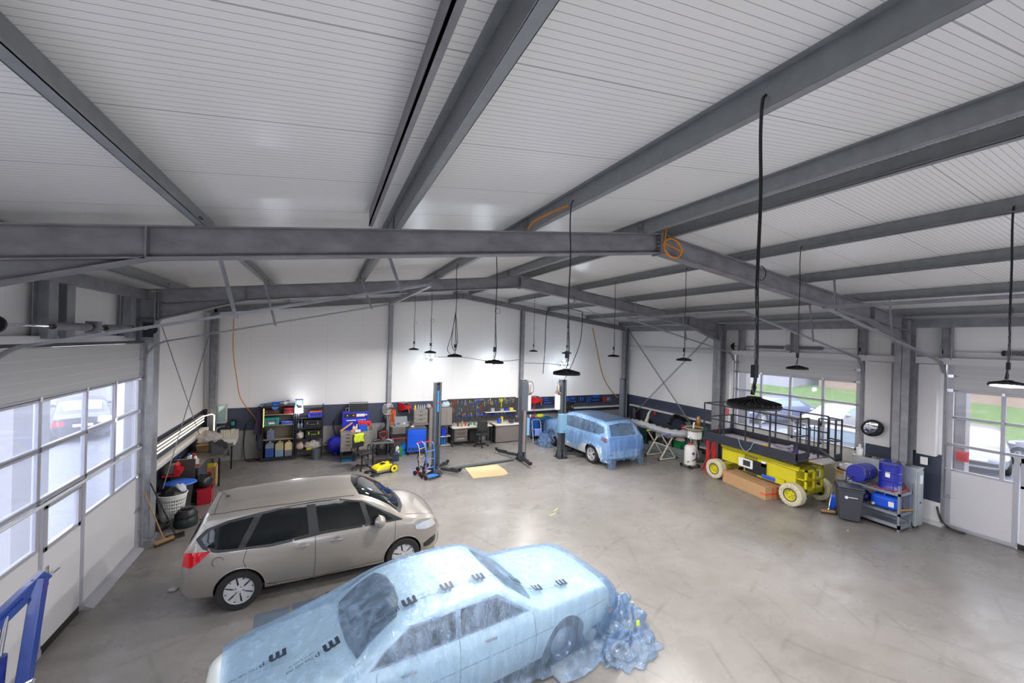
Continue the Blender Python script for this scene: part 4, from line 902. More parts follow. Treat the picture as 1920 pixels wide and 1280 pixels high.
MB().tube(catmull([(.14, 0, .6), (.16, 0, 1.0), (.08, -.02, 1.24), (-.05, -.02, 1.28), (-.16, 0, 1.1), (-.2, 0, .7), (-.19, -.02, .3), (-.12, -.15, .03), (.05, -.3, .012), (.25, -.2, .012), (.1, -.05, .012), (-.1, -.1, .012)], 6), .018, 8).build('hose', BLACK, t, smooth=True); MB().tube([(.13*math.cos(a), .0, 1.17+.13*math.sin(a)) for a in [PI*k/8 for k in range(9)]], .02, 8).build('bracket', GREENP, t, smooth=True)
cable(catmull([(-1.95, 15.6, .85), (-2.02, 15.58, .5), (-1.95, 15.55, .32), (-1.82, 15.55, .42), (-1.78, 15.55, .62)], 6), .014, BLUE, 'air_hose', 'blue air hose curling below the hanging overall', 'hose')
m = MB(); V = []; fs = []
for i in range(13):
    for j in range(15):
        a = PI*i/12; v = j/14; w_ = .03+.10*v**.7; V.append((w_*math.cos(a)+.02*math.sin(v*5), -.02-.06*math.sin(a)*(.5+v)-.015*math.sin(a*7+v*2), .0-.9*v))
for i in range(12):
    for j in range(14): fs.append((i*15+j, (i+1)*15+j, (i+1)*15+j+1, i*15+j+1))
o = one('work_overall', 'purple-grey overall hanging from the side of the left shelf unit', 'overall', MB().add(V, fs), PURPLE, loc=(-1.98, 15.55, 1.76), smooth=True); o.modifiers.new('s', 'SOLIDIFY').thickness = .012
# --- shelf units
SHB = mat('shelf_black', (42, 42, 50), .4, .2); SHW = mat('shelf_board', (150, 138, 118), .6)
t = thing('shelf_unit', 'open dark steel cabinet holding three fluid canisters on its bottom shelf', 'shelf unit', (-1.39, 15.42, 0))
for x in (-.46, .44): B(x, x+.03, -.22, .22, 0, 1.8).build('side_panel', SHB, t)
B(-.43, .44, .20, .22, .1, 1.78).build('back_panel', mat('beige_back', (126, 118, 104), .6), t); B(-.46, .47, -.22, .22, 1.78, 1.81).build('top_panel', SHB, t); B(-.43, .44, -.215, .2, .02, .11).build('plinth', SHB, t)
for z in (1.52, 1.17, .70): B(-.43, .44, -.2, .2, z-.02, z).build('shelf_board', SHW, t)
MB().cyl((-.42, -.2, 1.12), (-.42, -.2, 1.72), .012, 8).build('glowing_strip', mat('yellow_glow', (230, 240, 150), .4, emit=(215, 230, 120), estr=1.2), t)
t = thing('shelf_unit', 'black shelf unit with dark tool cases, right of the open dark cabinet', 'shelf unit', (-.47, 15.42, 0))
for x in (-.42, .38):
    for y in (-.2, .17): B(x, x+.035, y, y+.03, 0, 1.76).build('post', SHB, t)
for z in (1.70, 1.36, 1.0, .66, .30): B(-.42, .42, -.2, .2, z-.025, z).build('shelf_board', SHB, t)
def canister(x, y, z, w, d, h, cols, label, fill=.6):
    t = thing('canister', label, 'canister', (x, y, z), 0, 'fluid canisters in the open cabinet'); B(-w/2, w/2, -d/2, d/2, 0, h*fill).build('fluid_body', cols[0], t, bevel=.015)
    m = MB().box(-w/2, w/2, -d/2, d/2, h*fill, h*.82); m.prism([(-w/2, h*.82), (w/2, h*.82), (w*.3, h*.93), (-w*.3, h*.93)], -d/2, d/2); m.build('upper_body', cols[1], t, bevel=.01); MB().cyl((0, 0, h*.9), (0, 0, h), w*.14, 12).build('cap', WHITEP, t); return t
canister(-1.63, 15.38, .112, .24, .28, .5, (C_('blue_fluid', (40, 74, 140)), C_('clear_plastic', (120, 130, 150))), 'canister filled with dark blue fluid at the left of the bottom shelf')
canister(-1.35, 15.38, .112, .24, .28, .5, (C_('pale_blue_fluid', (110, 140, 165)), C_('yellowish_plastic', (170, 160, 120))), 'half full pale blue canister in the middle of the bottom shelf', .45)
canister(-1.08, 15.38, .112, .23, .28, .5, (C_('grey_fluid', (120, 112, 120)), C_('cream_plastic', (200, 184, 140))), 'cream canister at the right of the bottom shelf', .4)
canister(-1.62, 15.38, .702, .2, .22, .32, (C_('violet_label', (110, 116, 150)), C_('clear_plastic', (120, 130, 150))), 'small labelled canister on the third shelf of the open cabinet', .7)
def case(name, x, y, z, w, d, h, m_, label, cat='case', hm=None, lab=None, group=None, rz=0, clasps=True):
    t = thing(name, label, cat, (x, y, z), rz, group); B(-w/2, w/2, -d/2, d/2, 0, h*.62).build('lower_shell', m_, t, bevel=min(.012, h*.2)); B(-w/2, w/2, -d/2, d/2, h*.63, h).build('upper_shell', m_, t, bevel=min(.012, h*.2))
    if clasps:
        for k in (-.3, .3): B(w*k-.02, w*k+.02, -d/2-.008, -d/2, h*.45, h*.8).build('clasp', hm or BLACK, t)
    MB().tube([(-w*.15, -d/2, h*.5), (-w*.15, -d/2-.03, h*.5), (w*.15, -d/2-.03, h*.5), (w*.15, -d/2, h*.5)], .008, 6).build('handle', hm or BLACK, t)
    if lab: B(-w*.2, w*.2, -d/2-.003, -d/2, h*.15, h*.45).build('sticker', lab, t)
    return t
case('tool_case', -1.58, 15.36, 1.172, .40, .3, .24, TURQ, 'turquoise tool case with a picture sticker on the second shelf', hm=RED, lab=WHITEP)
case('tool_case', -1.14, 15.36, 1.172, .34, .26, .10, C_('periwinkle', (90, 110, 200)), 'flat light blue case on the second shelf of the open cabinet')
case('tool_bag', -1.60, 15.36, 1.522, .44, .28, .14, C_('brown_black', (60, 44, 42)), 'dark bag with red clasps on the top shelf of the open cabinet', 'bag', hm=RED)
one('roll_of_tape', 'blue and white roll standing on the dark bag', 'roll', MB().lathe([(.07, -.05), (.10, -.05), (.10, .05), (.07, .05)], (0, 0, .1), (0, 1, 0), 20), C_('roll_blue', (70, 140, 210)), loc=(-1.5, 15.34, 1.655), smooth=True)
case('storage_box', -1.10, 15.36, 1.522, .3, .26, .2, C_('dark_red', (130, 26, 34)), 'dark red box on the top shelf of the open cabinet', 'box')
case('tool_case', -.30, 15.36, 1.362, .42, .3, .17, C_('royal', (52, 66, 190)), 'blue case under an orange strip on the top shelf of the black unit')
one('storage_tray', 'flat orange tray lying on the blue case', 'tray', B(-.2, .18, -.12, .12, 0, .035), C_('orange_tray', (214, 110, 50)), loc=(-.28, 15.36, 1.5335), bevel=.004)
case('tool_case', -.38, 15.36, 1.002, .52, .3, .27, BLACK, 'black tool case with silver handle on the middle shelf of the black unit', hm=CHROME)
case('tool_case', -.34, 15.36, .662, .5, .3, .27, BLACK, 'black tool case with a green strap on the lower shelf of the black unit', hm=LIME)
for k, x in enumerate((-.81, -.71)): one('spray_bottle', ('left', 'right')[k]+' grey spray bottle beside the black tool case', 'bottle', MB().lathe([(.04, 0), (.045, .02), (.045, .14), (.015, .2), (.014, .25), (.03, .26), (.03, .29)], n=12), C_('smoke_bottle', (96, 104, 124), rough=.25), loc=(x, 15.3, 1.002), smooth=True)
def lump(name, label, cat, loc, r, m_, seed, group=None, parent=None, sc3=(1, 1, 1), amp=.35):
    V = []; fs = []; n = 20
    for j in range(n//2+1):
        for i in range(n):
            th = PI*j/(n//2); a = 2*PI*i/n; d = Vector((math.sin(th)*math.cos(a), math.sin(th)*math.sin(a), math.cos(th))); q = r*(1+amp*MN.noise(d*2.6+Vector((seed, 0, 0)))+amp*.4*MN.noise(d*7+Vector((0, seed, 0))))
            V.append((d.x*q*sc3[0], d.y*q*sc3[1], max(0, (d.z+.75)*q*sc3[2])))
    for j in range(n//2):
        for i in range(n): fs.append((j*n+i, (j+1)*n+i, (j+1)*n+(i+1) % n, j*n+(i+1) % n))
    o = MB().add(V, fs).build(name, m_, parent, smooth=True, angle=180); o.location = loc
    return tag(o, label, cat, group) if label else o
lump('plastic_bag', 'crumpled clear bag of small parts at the left of the lower shelf', 'bag', (-.76, 15.3, .662), .12, BAG, 2)
lump('plastic_bag', 'large crumpled pale bag on the bottom shelf of the black unit', 'bag', (-.36, 15.32, .302), .17, BAG, 5, sc3=(1.5, .9, .8))
lump('rag_bundle', 'pinkish folded rag bundle at the left of the bottom shelf', 'rags', (-.75, 15.3, .302), .12, C_('pink_rag', (186, 160, 150), rough=.9, bump=.5), 8)
one('box', 'flat yellow box below the pale bag', 'box', B(-.13, .13, -.06, .06, 0, .05), YEL, loc=(-.42, 15.16, .302))
# things on the cabinet top: blue clamp bar, work light
one('pry_bar', 'blue bar clamp lying on top of the open cabinet', 'clamp', MB().bar((-.45, 0, .02), (.4, 0, .12), .03, .03).box(-.1, .12, -.05, .05, .0, .09), BLUE, loc=(-1.5, 15.4, 1.812))
lump('rag_bundle', 'white crumpled wire bundle on top of the open cabinet', 'wires', (-1.22, 15.35, 1.812), .06, WHITEP, 3)
t = thing('work_light', 'blazing work light with blue legs between the two shelf units', 'lamp', (-.80, 15.2, 1.56))
B(-.13, .13, -.03, .03, -.02, .14).build('lamp_head', WHITEP, t, bevel=.01); B(-.12, .12, -.04, -.031, -.01, .13).build('lens', mat('work_glow', (255, 255, 255), .5, emit=(235, 238, 255), estr=60), t)
for x in (-.1, .1): B(x-.015, x+.015, -.01, .01, .14, .42).build('leg', C_('cyan', (80, 180, 210)), t)
B(-.12, .12, -.02, .02, .41, .44).build('grip', DBLUE, t); B(-.02, .02, -.0, .02, -.2, -.02).build('bracket', BLACKM, t)
_w = bpy.data.lights.new('work', 'AREA'); _w.size = .2; _w.energy = 14; _w.color = (.95, .95, 1); _o = bpy.data.objects.new('work_beam', _w); C.objects.link(_o); _o.parent = t; _o.location = (0, -.06, .06); _o.rotation_euler = (PI/2, 0, 0)
def bucket(label, loc, r, h, m_, cat='bucket', name='bucket', group=None):
    m = MB().lathe([(r*.8, 0), (r, h), (r*1.06, h), (r*1.06, h-.02), (r*1.0, h-.02)], n=24, cap=False).lathe([(r*.0, .004), (r*.79, .004), (r*.97, h-.005)], n=24, cap=False)
    for k in range(12): a = 2*PI*k/12; m.bar((r*.82*math.cos(a), r*.82*math.sin(a), .02), (r*1.0*math.cos(a), r*1.0*math.sin(a), h-.02), .012, .006, upv=(math.cos(a), math.sin(a), 0))
    return one(name, label, cat, m, m_, group, loc=loc, smooth=True, angle=30)
bucket('small grey waste bin on the floor in front of the black shelf unit', (-.26, 14.98, 0), .13, .36, C_('bucket_grey', (84, 92, 100), rough=.5), 'bin', 'waste_bin')
# blue air tank and compressor
t = thing('air_tank', 'glossy blue pressure tank lying beside the black shelf unit', 'tank', (.36, 15.38, 0)); TANKB = mat('tank_blue', (22, 34, 200), .18, coat=1)
MB().lathe([(0, -.02), (.12, 0), (.22, .05), (.27, .14), (.28, .2), (.28, 1.0)], (-.26, 0, .36), (1, 0, 0), 32).build('tank_shell', TANKB, t, smooth=True, angle=60)
for x in (0, .6): B(x-.04, x+.04, -.15, .15, 0, .12).build('foot', TANKB, t)
MB().tube([(-.28, 0, .36), (-.36, 0, .36)], .02, 8).build('drain_valve', C_('brass', (190, 120, 60), metal=.6), t)
cable([(.3, 15.66, 1.15), (.28, 15.6, .9), (.33, 15.45, .66)], .02, BLACK, 'tank_hose', 'short black hose going down to the blue tank', 'hose')
t = thing('air_compressor', 'blue compressor housing with dark control strip behind the grey drawers', 'compressor', (.97, 15.32, 0))
CB = mat('compressor_blue', (38, 52, 200), .3, coat=.4)
B(-.43, .43, -.22, .2, .6, 1.5).build('housing', CB, t, bevel=.01); B(-.38, .38, -.235, -.219, 1.32, 1.46).build('control_panel', BLACK, t); B(.02, .3, -.24, -.234, 1.34, 1.44).build('display_plate', WHITEP, t)
MB().cyl((-.07, -.23, 1.39), (-.07, -.25, 1.39), .03, 14).build('emergency_knob', C_('orange_knob', (220, 120, 20)), t); MB().cyl((.345, -.23, 1.4), (.345, -.245, 1.4), .03, 14).build('gauge', WHITEP, t); MB().cyl((-.27, -.23, 1.39), (-.27, -.245, 1.39), .02, 12).build('button', WHITEP, t)
B(-.30, .02, -.228, -.22, 1.20, 1.235).build('lettering_bar', WHITEP, t); text('lettering', 'XTREME', .075, frame((.2, -.222, 1.22), (1, 0, 0), (0, 0, 1)), WHITEP, t)
B(-.2, .42, -.1, .18, 1.5, 1.78).build('intake_box', BLACK, t); m = MB().tube([(-.22, -.1, 1.5), (-.22, -.1, 1.78), (.4, -.1, 1.78)], .012, 6); m.build('pipe', ALU, t)
for x in (-.4, .4): B(x-.03, x+.03, -.2, .2, 0, .6).build('stand_leg', DGREY, t)
MB().tube(catmull([(-.3, -.05, 1.5), (-.32, -.05, 1.6), (-.24, -.08, 1.62), (-.2, -.08, 1.52)], 4), .02, 6).build('valve', CHROME, t, smooth=True)
# grey drawer units
def drawers(x, y, z, w, d, h, rows, label, cols=1, legs=0, m_=OLIVE, group='grey drawer units', rz=0, name='drawer_unit'):
    t = thing(name, label, 'drawers', (x, y, z), rz, group); B(-w/2, w/2, -d/2+.012, d/2, legs, h).build('carcass', m_, t, bevel=.004)
    if legs:
        for a in (-1, 1):
            for b in (-1, 1): B(a*(w/2-.02)-.015, a*(w/2-.02)+.015, b*(d/2-.03)-.01, b*(d/2-.03)+.01, 0, legs).build('leg', BLACKM, t)
    tot = sum(rows); zz = h-.02
    for r_ in rows:
        hh = (h-legs-.04)*r_/tot
        for c in range(cols):
            xa = -w/2+.012+c*(w-.02)/cols; xb = xa+(w-.02)/cols-.008; dr = B(xa, xb, -d/2-.004, -d/2+.012, zz-hh+.008, zz).build('drawer', m_, t, bevel=.003)
            xm = (xa+xb)/2; B(xm-.06, xm+.06, -d/2-.007, -d/2-.003, zz-.045, zz-.022).build('grip_slot', BLACK, dr)
        zz -= hh
    return t
drawers(.70, 14.52, 0, .44, .42, .96, [1, 1, 1, 2], 'grey drawer unit with pink tags, left of the pair under the compressor', legs=.34)
drawers(1.15, 14.56, 0, .44, .42, .96, [1, 1, 1, 2], 'grey drawer unit behind the chair with the green towel', legs=.34)
one('blue_mat', 'folded blue sheet on the floor under the left grey drawers', 'sheet', B(-.22, .2, -.12, .12, .0, .06), C_('teal_sheet', (20, 100, 140)), loc=(.73, 14.5, 0))
for (x, z) in ((.86, .93), (.52, .82), (.52, .72)): pass
one('spirit_level', 'yellow spirit level leaning over the left grey drawers', 'level', MB().bar((-.22, 0, .0), (.14, 0, .26), .03, .05), C_('level_yellow', (214, 160, 30)), loc=(.70, 14.56, .985))
case('tool_case', 1.22, 14.62, .962, .42, .18, .30, C_('bright_red', (200, 30, 34)), 'red plastic case standing on the grey drawers')
case('tool_case', 1.15, 14.47, .962, .26, .1, .22, C_('mid_blue', (44, 70, 190)), 'blue plastic case standing in front of the red case', hm=BLUE)
def bottle(label, loc, r, h, m_, group=None, capm=None, name='bottle'):
    t = thing(name, label, 'bottle', loc, 0, group); MB().lathe([(r*.95, 0), (r, .01), (r, h*.62), (r*.35, h*.78), (r*.33, h*.88)], n=14).build('body', m_, t, smooth=True); MB().lathe([(r*.4, h*.86), (r*.4, h), (0, h)], n=10).build('cap', capm or BLACK, t, smooth=True); return t
bottle('pale yellow bottle between the spirit level and the red case', (.88, 14.5, .962), .05, .22, C_('cream_bottle', (214, 206, 160)), capm=RED)
bottle('white bottle beside the pale yellow one on the grey drawers', (.98, 14.56, .962), .055, .22, WHITEP, capm=WHITEP)
bottle('teal bottle right of the blue case', (1.32, 14.44, .962), .04, .2, TURQ, capm=TURQ)
bottle('green bottle at the right end on the grey drawers', (1.44, 14.6, .962), .045, .15, GREENP)
one('cloth_box', 'white tissue box at the front of the grey drawers', 'box', B(-.09, .09, -.05, .05, 0, .07), WHITEP, loc=(1.0, 14.40, .962)); one('cloth_box', 'red and white packet at the front of the grey drawers', 'box', B(-.05, .05, -.04, .04, 0, .08), C_('pinkish', (210, 120, 120)), loc=(.84, 14.37, .962))
# black coat stand clutter and black racks
t = thing('office_chair', 'black office chair with a lime towel over its back', 'chair', (1.08, 13.45, 0), .5)
def swivel(t, seat=.46, m_=BLACK, back=True):
    B(-.23, .23, -.22, .22, seat, seat+.08).build('seat', m_, t, bevel=.03)
    if back: b = B(-.2, .2, .2, .25, seat+.18, seat+.58).build('backrest', m_, t, bevel=.04); B(-.03, .03, .22, .27, seat+.02, seat+.2).build('back_support', BLACKM, t)
    MB().cyl((0, 0, .08), (0, 0, seat), .025, 12).build('gas_lift', BLACKM, t)
    for k in range(5):
        a = 2*PI*k/5+.3; l = MB().bar((0, 0, .1), (.28*math.cos(a), .28*math.sin(a), .07), .035, .03).build('star_leg', BLACK, t); MB().lathe([(.03, -.02), (.03, .02)], (.28*math.cos(a), .28*math.sin(a), .03), (math.sin(a), -math.cos(a), 0), 10).build('castor', BLACK, l)
swivel(t)
for s_ in (-1, 1): MB().tube(catmull([(s_*.24, .1, .5), (s_*.29, .12, .66), (s_*.27, 0, .7), (s_*.26, -.1, .56), (s_*.23, -.05, .48)], 4), .016, 6).build('armrest', BLACK, t, smooth=True)
m = MB(); V = []; fs = []
for i in range(13):
    for j in range(15):
        u = -.17+.34*i/12; v = j/14
        if v < .45: y = .285; z = 1.07-(.45-v)*.55
        elif v < .55: y = .285-(v-.45)*1.05; z = 1.07
        else: y = .18; z = 1.07-(v-.55)*.6
        V.append((u+.008*math.sin(j), y+.012*math.sin(u*40+j)*(1 if y > .2 else -1), z+.006*math.sin(u*30)))
for i in range(12):
    for j in range(14): fs.append((i*15+j, (i+1)*15+j, (i+1)*15+j+1, i*15+j+1))
tw = one('towel', 'lime green towel hung over the black office chair', 'towel', MB().add(V, fs), LIME, smooth=True, angle=180); tw.location = t.location; tw.rotation_euler = t.rotation_euler; tw.modifiers.new('s', 'SOLIDIFY').thickness = .012
t = thing('work_table', 'small table with thin black legs covered in grinders, behind the yellow sweeper', 'table', (1.76, 13.85, 0), -.05)
B(-.34, .34, -.22, .26, .68, .71).build('tabletop', C_('scratched_top', (84, 82, 84), rough=.4, noise=.3, nscale=9), t, bevel=.004)
for a in (-.31, .31):
    for b in (-.19, .23): B(a-.015, a+.015, b-.015, b+.015, 0, .68).build('leg', BLACKM, t)
B(-.3, .3, -.2, .2, .18, .2).build('lower_shelf', DGREY, t)
for k, (x, y, mm_) in enumerate(((-.2, .05, BLACK), (.02, .1, DGREY), (.2, -.02, C_('tin', (160, 166, 172), metal=.5)))): one('hand_grinder', ('left black', 'middle grey', 'right silver')[k]+' tool lying on the small black-legged table', 'tool', MB().tube([(-.11, 0, .04), (.02, .01, .04), (.1, .02, .045)], [.035, .04, .028], 8).lathe([(0, 0), (.05, .005), (.05, .02), (0, .025)], (.1, .02, .02), n=14), mm_, loc=(1.76+x, 13.85+y, .712), rz=k, smooth=True)
one('cutter_box', 'dark blue and black toolbox under the small table on the right', 'toolbox', B(-.12, .12, -.1, .1, 0, .26).box(-.13, .13, -.11, .11, .2, .24), C_('navy_box', (34, 44, 70)), loc=(2.17, 13.98, 0), bevel=.01)
# yellow push sweeper
t = thing('push_sweeper', 'yellow and grey push sweeper with two round brushes on the floor', 'sweeper', (1.66, 12.95, 0), .35); YS = mat('sweeper_yellow', (222, 208, 40), .35)
m = MB().prism([(-.28, .1), (.26, .1), (.28, .2), (.1, .26), (-.22, .2), (-.3, .14)], -.2, .2); m.build('hood', YS, t, bevel=.02)
B(-.3, .28, -.22, .22, .05, .11).build('chassis', C_('sweeper_grey', (110, 108, 104)), t, bevel=.01)
for s_ in (-1, 1):
    w_ = MB().lathe([(0, -.02), (.1, -.025), (.12, -.02), (.12, .02), (.1, .025), (0, .02)], (.24, s_*.25, .12), (0, 1, 0), 24).build('wheel', YS, t, smooth=True); MB().lathe([(.118, -.022), (.128, -.018), (.128, .018), (.118, .022)], (.24, s_*.25, .12), (0, 1, 0), 24).build('tyre', RUB, w_, smooth=True)
    MB().lathe([(.03, .06), (.12, .035), (.14, .005), (.03, .01)], (-.36, s_*.2, 0), n=24).build('side_brush', BLACK, t, smooth=True)
MB().tube(catmull([(.1, -.15, .2), (.35, -.15, .55), (.5, -.14, .72), (.5, .14, .72), (.35, .15, .55), (.1, .15, .2)], 4), .012, 8).build('push_handle', BLACK, t, smooth=True)
B(-.08, .05, -.06, .06, .25, .27).build('grip_recess', BLACK, t)
# rack with case tray, cables, blue tool trolley
t = thing('steel_rack', 'black rack with a tray of parts on top, left of the blue tool trolley', 'rack', (2.42, 14.75, 0))
for a in (-.3, .3):
    for b in (-.2, .2): B(a-.02, a+.02, b-.02, b+.02, 0, 1.02).build('post', BLACKM, t)
for z in (1.02, .66, .2): B(-.33, .33, -.22, .22, z-.03, z).build('shelf_board', C_('rack_board', (120, 112, 100)) if z > 1 else BLACKM, t)
B(-.31, .31, -.23, -.22, .6, .625).build('red_edge', RED, t)
t = thing('parts_case', 'open grey sorting case with compartments on the black rack', 'case', (2.47, 14.72, 1.02)); m = MB().box(-.22, .22, -.12, .02, 0, .05)
m.build('tray', C_('case_grey', (120, 126, 134)), t); m = MB(); m.add([(-.22, .02, .05), (.22, .02, .05), (.22, .12, .30), (-.22, .12, .30), (-.22, .04, .04), (.22, .04, .04), (.22, .14, .29), (-.22, .14, .29)], [(0,1,2,3),(7,6,5,4),(0,4,5,1),(1,5,6,2),(2,6,7,3),(3,7,4,0)]); m.build('open_lid', C_('lid_grey', (96, 100, 108)), t)
for k, c in enumerate(((40, 90, 180), (180, 150, 110), (200, 200, 210))): one('spool', ('blue', 'tan', 'white')[k]+' spool in the open grey sorting case', 'spool', MB().lathe([(.035, 0), (.035, .05)], n=12), C_('spool%d' % k, c), loc=(2.36+.1*k, 14.66, 1.072), smooth=True)
def trolley(x, y, z, w, d, h, m_, n, label, word=None, hand=CHROME):
    t = thing('tool_trolley', label, 'tool trolley', (x, y, z)); B(-w/2, w/2, -d/2+.01, d/2, .12, h).build('carcass', m_, t, bevel=.01); B(-w/2-.005, w/2+.005, -d/2-.005, d/2+.005, h, h+.03).build('top_mat', DGREY, t, bevel=.006)
    zz = h-.02
    for k in range(n):
        hh = (h-.34)/n; dr = B(-w/2+.03, w/2-.03, -d/2-.008, -d/2+.01, zz-hh+.008, zz).build('drawer', m_, t, bevel=.003); B(-w/2+.05, w/2-.05, -d/2-.016, -d/2-.008, zz-.02, zz-.008).build('handle', m_ if hand is None else hand, dr); zz -= hh
    for a in (-1, 1):
        B(a*(w/2)-.012, a*(w/2)+.012, -d/2-.012, -d/2+.02, .12, h).build('corner_guard', BLACK, t)
        for b in (-1, 1): MB().lathe([(.05, -.018), (.06, -.01), (.06, .01), (.05, .018)], (a*(w/2-.07), b*(d/2-.08), .06), (1, 0, 0), 16).build('castor', RUB, t, smooth=True)
    if word: text('lettering', word, .16, frame((0, -d/2-.0005, .215), (1, 0, 0), (0, 0, 1)), BLACK, t, bold=.006, spacing=1.1)
    return t
trolley(2.98, 14.62, 0, .68, .44, .92, C_('trolley_blue', (16, 88, 214), rough=.3, coat=.5), 7, 'bright blue tool trolley with drawers and big black letters', 'BAHCO', hand=C_('trolley_blue_d', (14, 70, 180)))
one('paper_roll', 'small white roll lying on the blue tool trolley', 'roll', MB().cyl((-.05, 0, .025), (.05, .02, .025), .025, 10), WHITEP, loc=(2.85, 14.6, .952), smooth=True)
def reel(x, y, z, label):
    t = thing('hose_reel', label, 'hose reel', (x, y, z), .5); m = MB().lathe([(.05, -.11), (.17, -.10), (.18, -.04), (.15, .0), (.18, .04), (.17, .10), (.05, .11)], (0, -.2, 0), (1, 0, 0), 28); m.build('drum', BLACK, t, smooth=True)
    for s_ in (-1, 1): MB().prism([(-.42, -.02), (-.36, .12), (-.2, .18), (.0, .16), (.06, 0), (.0, -.12), (-.2, -.1)], s_*.125-.008, s_*.125+.008, 'x').build('side_plate', RED, t, bevel=.004)
    B(-.13, .13, -.2, .04, .16, .20).build('top_bracket', C_('bracket_grey', (120, 128, 132)), t); B(-.1, .1, -.42, -.36, -.02, .1).build('hose_guide', RED, t); MB().tube(catmull([(0, -.4, 0), (.02, -.42, -.1), (.03, -.4, -.18)], 4), .012, 6).build('hose_end', C_('tan_hose', (200, 140, 110)), t, smooth=True); return t
reel(2.62, 15.62, 1.52, 'red hose reel on the back wall above the parts rack'); reel(8.22, 15.62, 1.57, 'red hose reel on the back wall right of the second lift post')
cable(catmull([(8.17, 15.3, 1.5), (8.1, 15.3, 1.2), (8.25, 15.3, .95), (8.3, 15.28, .9)], 5), .012, RED, 'air_hose', 'red air hose dangling from the reel by the blue drawer cabinet', 'hose')
for k in range(3): cable(catmull([(2.2+.05*k, 15.2-.25*k*.1, 1.55), (2.14+.06*k, 15.15, 1.25), (2.2+.04*k, 15.15, 1.0-.05*k), (2.28+.03*k, 15.15, 1.2), (2.24+.04*k, 15.2, 1.54)], 5), .013, C_('orange_cord', (224, 110, 30)), 'cable_coil', 'orange cable loops hanging from the hook on the gable column', 'cable')
for o in C.objects:
    if o.name.startswith('cable_coil') and o.get('label', '').startswith('orange cable loops'): o['group'] = 'orange cable loops by the column'
one('wall_hook', 'black hook arm sticking out of the first gable column', 'hook', MB().bar((2.14, 15.47, 1.55), (2.3, 15.0, 1.56), .03, .03), BLACKM)
cable([(1.98+.09*math.cos(a)+.004*k, 15.38, 1.5+.2*math.sin(a)) for k, a in enumerate([i*.5 for i in range(60)])], .008, WHITEP, 'cable_coil', 'white cable coil hanging left of the first gable column', 'cable')
one('hanger_board', 'black hanging bundle of cables and jackets beside the first gable column', 'cable bundle', MB().tube(catmull([(0, 0, .95), (.05, -.02, .6), (-.05, 0, .3), (.03, -.04, .02)], 5), [.05+.02*math.sin(i) for i in range(16)], 8), BLACK, loc=(1.95, 15.2, .35), smooth=True)
t = thing('welding_cart', 'black welding cart with red cables behind the small table', 'welding cart', (1.86, 14.9, 0)); B(-.16, .16, -.2, .2, .5, .82).build('welder', C_('welder_black', (30, 28, 30)), t, bevel=.02); B(-.18, .18, -.22, .22, .1, .13).build('base_tray', BLACKM, t)
for a in (-.16, .16): B(a-.01, a+.01, -.2, .2, .1, .5).build('side_frame', BLACKM, t)
MB().tube([(.13*math.cos(a*.7), -.22+.01*math.sin(a), .75+.12*math.sin(a*.7)) for a in range(20)], .012, 6).build('red_cable', RED, t, smooth=True)
for s_ in (-1, 1): MB().lathe([(.02, -.02), (.09, -.02), (.09, .02), (.02, .02)], (s_*.17, .12, .09), (1, 0, 0), 16).build('wheel', RUB, t)
for k, (x, y, c, h) in enumerate(((2.30, 14.35, (190, 190, 186), .42), (2.42, 14.42, (30, 110, 60), .38))):
    t = thing('gas_bottle', ('white', 'green')[k]+' gas bottle standing left of the blue tool trolley', 'gas bottle', (x, y, 0)); MB().lathe([(.065, 0), (.07, .02), (.07, h*.75), (.05, h*.88), (.02, h*.92)], n=18).build('cylinder', C_('gas%d' % k, c), t, smooth=True); MB().lathe([(.03, h*.9), (.03, h)], n=10).build('valve', CHROME, t)
bucket('blue canister-shaped bucket squeezed beside the blue trolley', (2.54, 14.62, 0), .1, .38, C_('cyan_blue', (24, 110, 190)), 'bucket')
# hand trucks stacked by the first lift post
HB = C_('truck_blue', (50, 120, 200), rough=.35); 
def handtruck(x, y, rz, m_, wm, label, h=1.05):
    t = thing('hand_truck', label, 'hand truck', (x, y, 0), rz, 'hand trucks by the first lift post')
    for s_ in (-1, 1):
        MB().tube(catmull([(s_*.15, 0, .12), (s_*.15, 0, h*.6), (s_*.14, .05, h*.9), (s_*.12, .14, h)], 4), .014, 8).build('rail', m_, t, smooth=True)
        hub = MB().prism([(-.13, .04), (-.05, .12), (0, .24), (.05, .12), (.13, .04), (0, .06)], s_*.2-.008, s_*.2+.008, 'x').build('wheel_star', wm, t)
        for a in (PI/2, PI/2+2*PI/3, PI/2-2*PI/3): MB().lathe([(.02, -.02), (.065, -.018), (.07, 0), (.065, .018), (.02, .02)], (s_*.22, .12*math.cos(a), .13+.10*math.sin(a)+(0 if a != PI/2 else -.01)), (1, 0, 0), 18).build('stair_wheel', RUB, hub, smooth=True)
    for z in (.3, .55, .8): MB().tube([(-.15, 0, z), (.15, 0, z)], .012, 6).build('crossbar', m_, t)
    B(-.17, .17, -.22, .0, .09, .1).build('toe_plate', m_, t); MB().tube([(-.12, .14, h), (.12, .14, h)], .018, 8).build('handle', wm, t, smooth=True); return t
handtruck(2.88, 11.92, .4, HB, RED, 'blue hand truck with red star wheels, frontmost by the first lift post')
handtruck(2.74, 12.32, .7, C_('truck_silver', (190, 184, 176), metal=.4), RED, 'silver hand truck behind the blue one, with red star wheels', .95)
cable([(2.72+.12*math.cos(a*.6)+.03*math.sin(a*2.1), 12.30+.05*math.cos(a), .5+.3*math.sin(a*.6)) for a in range(34)], .012, BLACK, 'cable_coil', 'black cables wound around the hand trucks by the first lift post', 'cable')
one('tool_holder', 'dark square box with a blue cap at the foot of the first lift post', 'box', B(-.09, .09, -.08, .08, 0, .22), DGREY, loc=(3.12, 11.98, 0), bevel=.01)
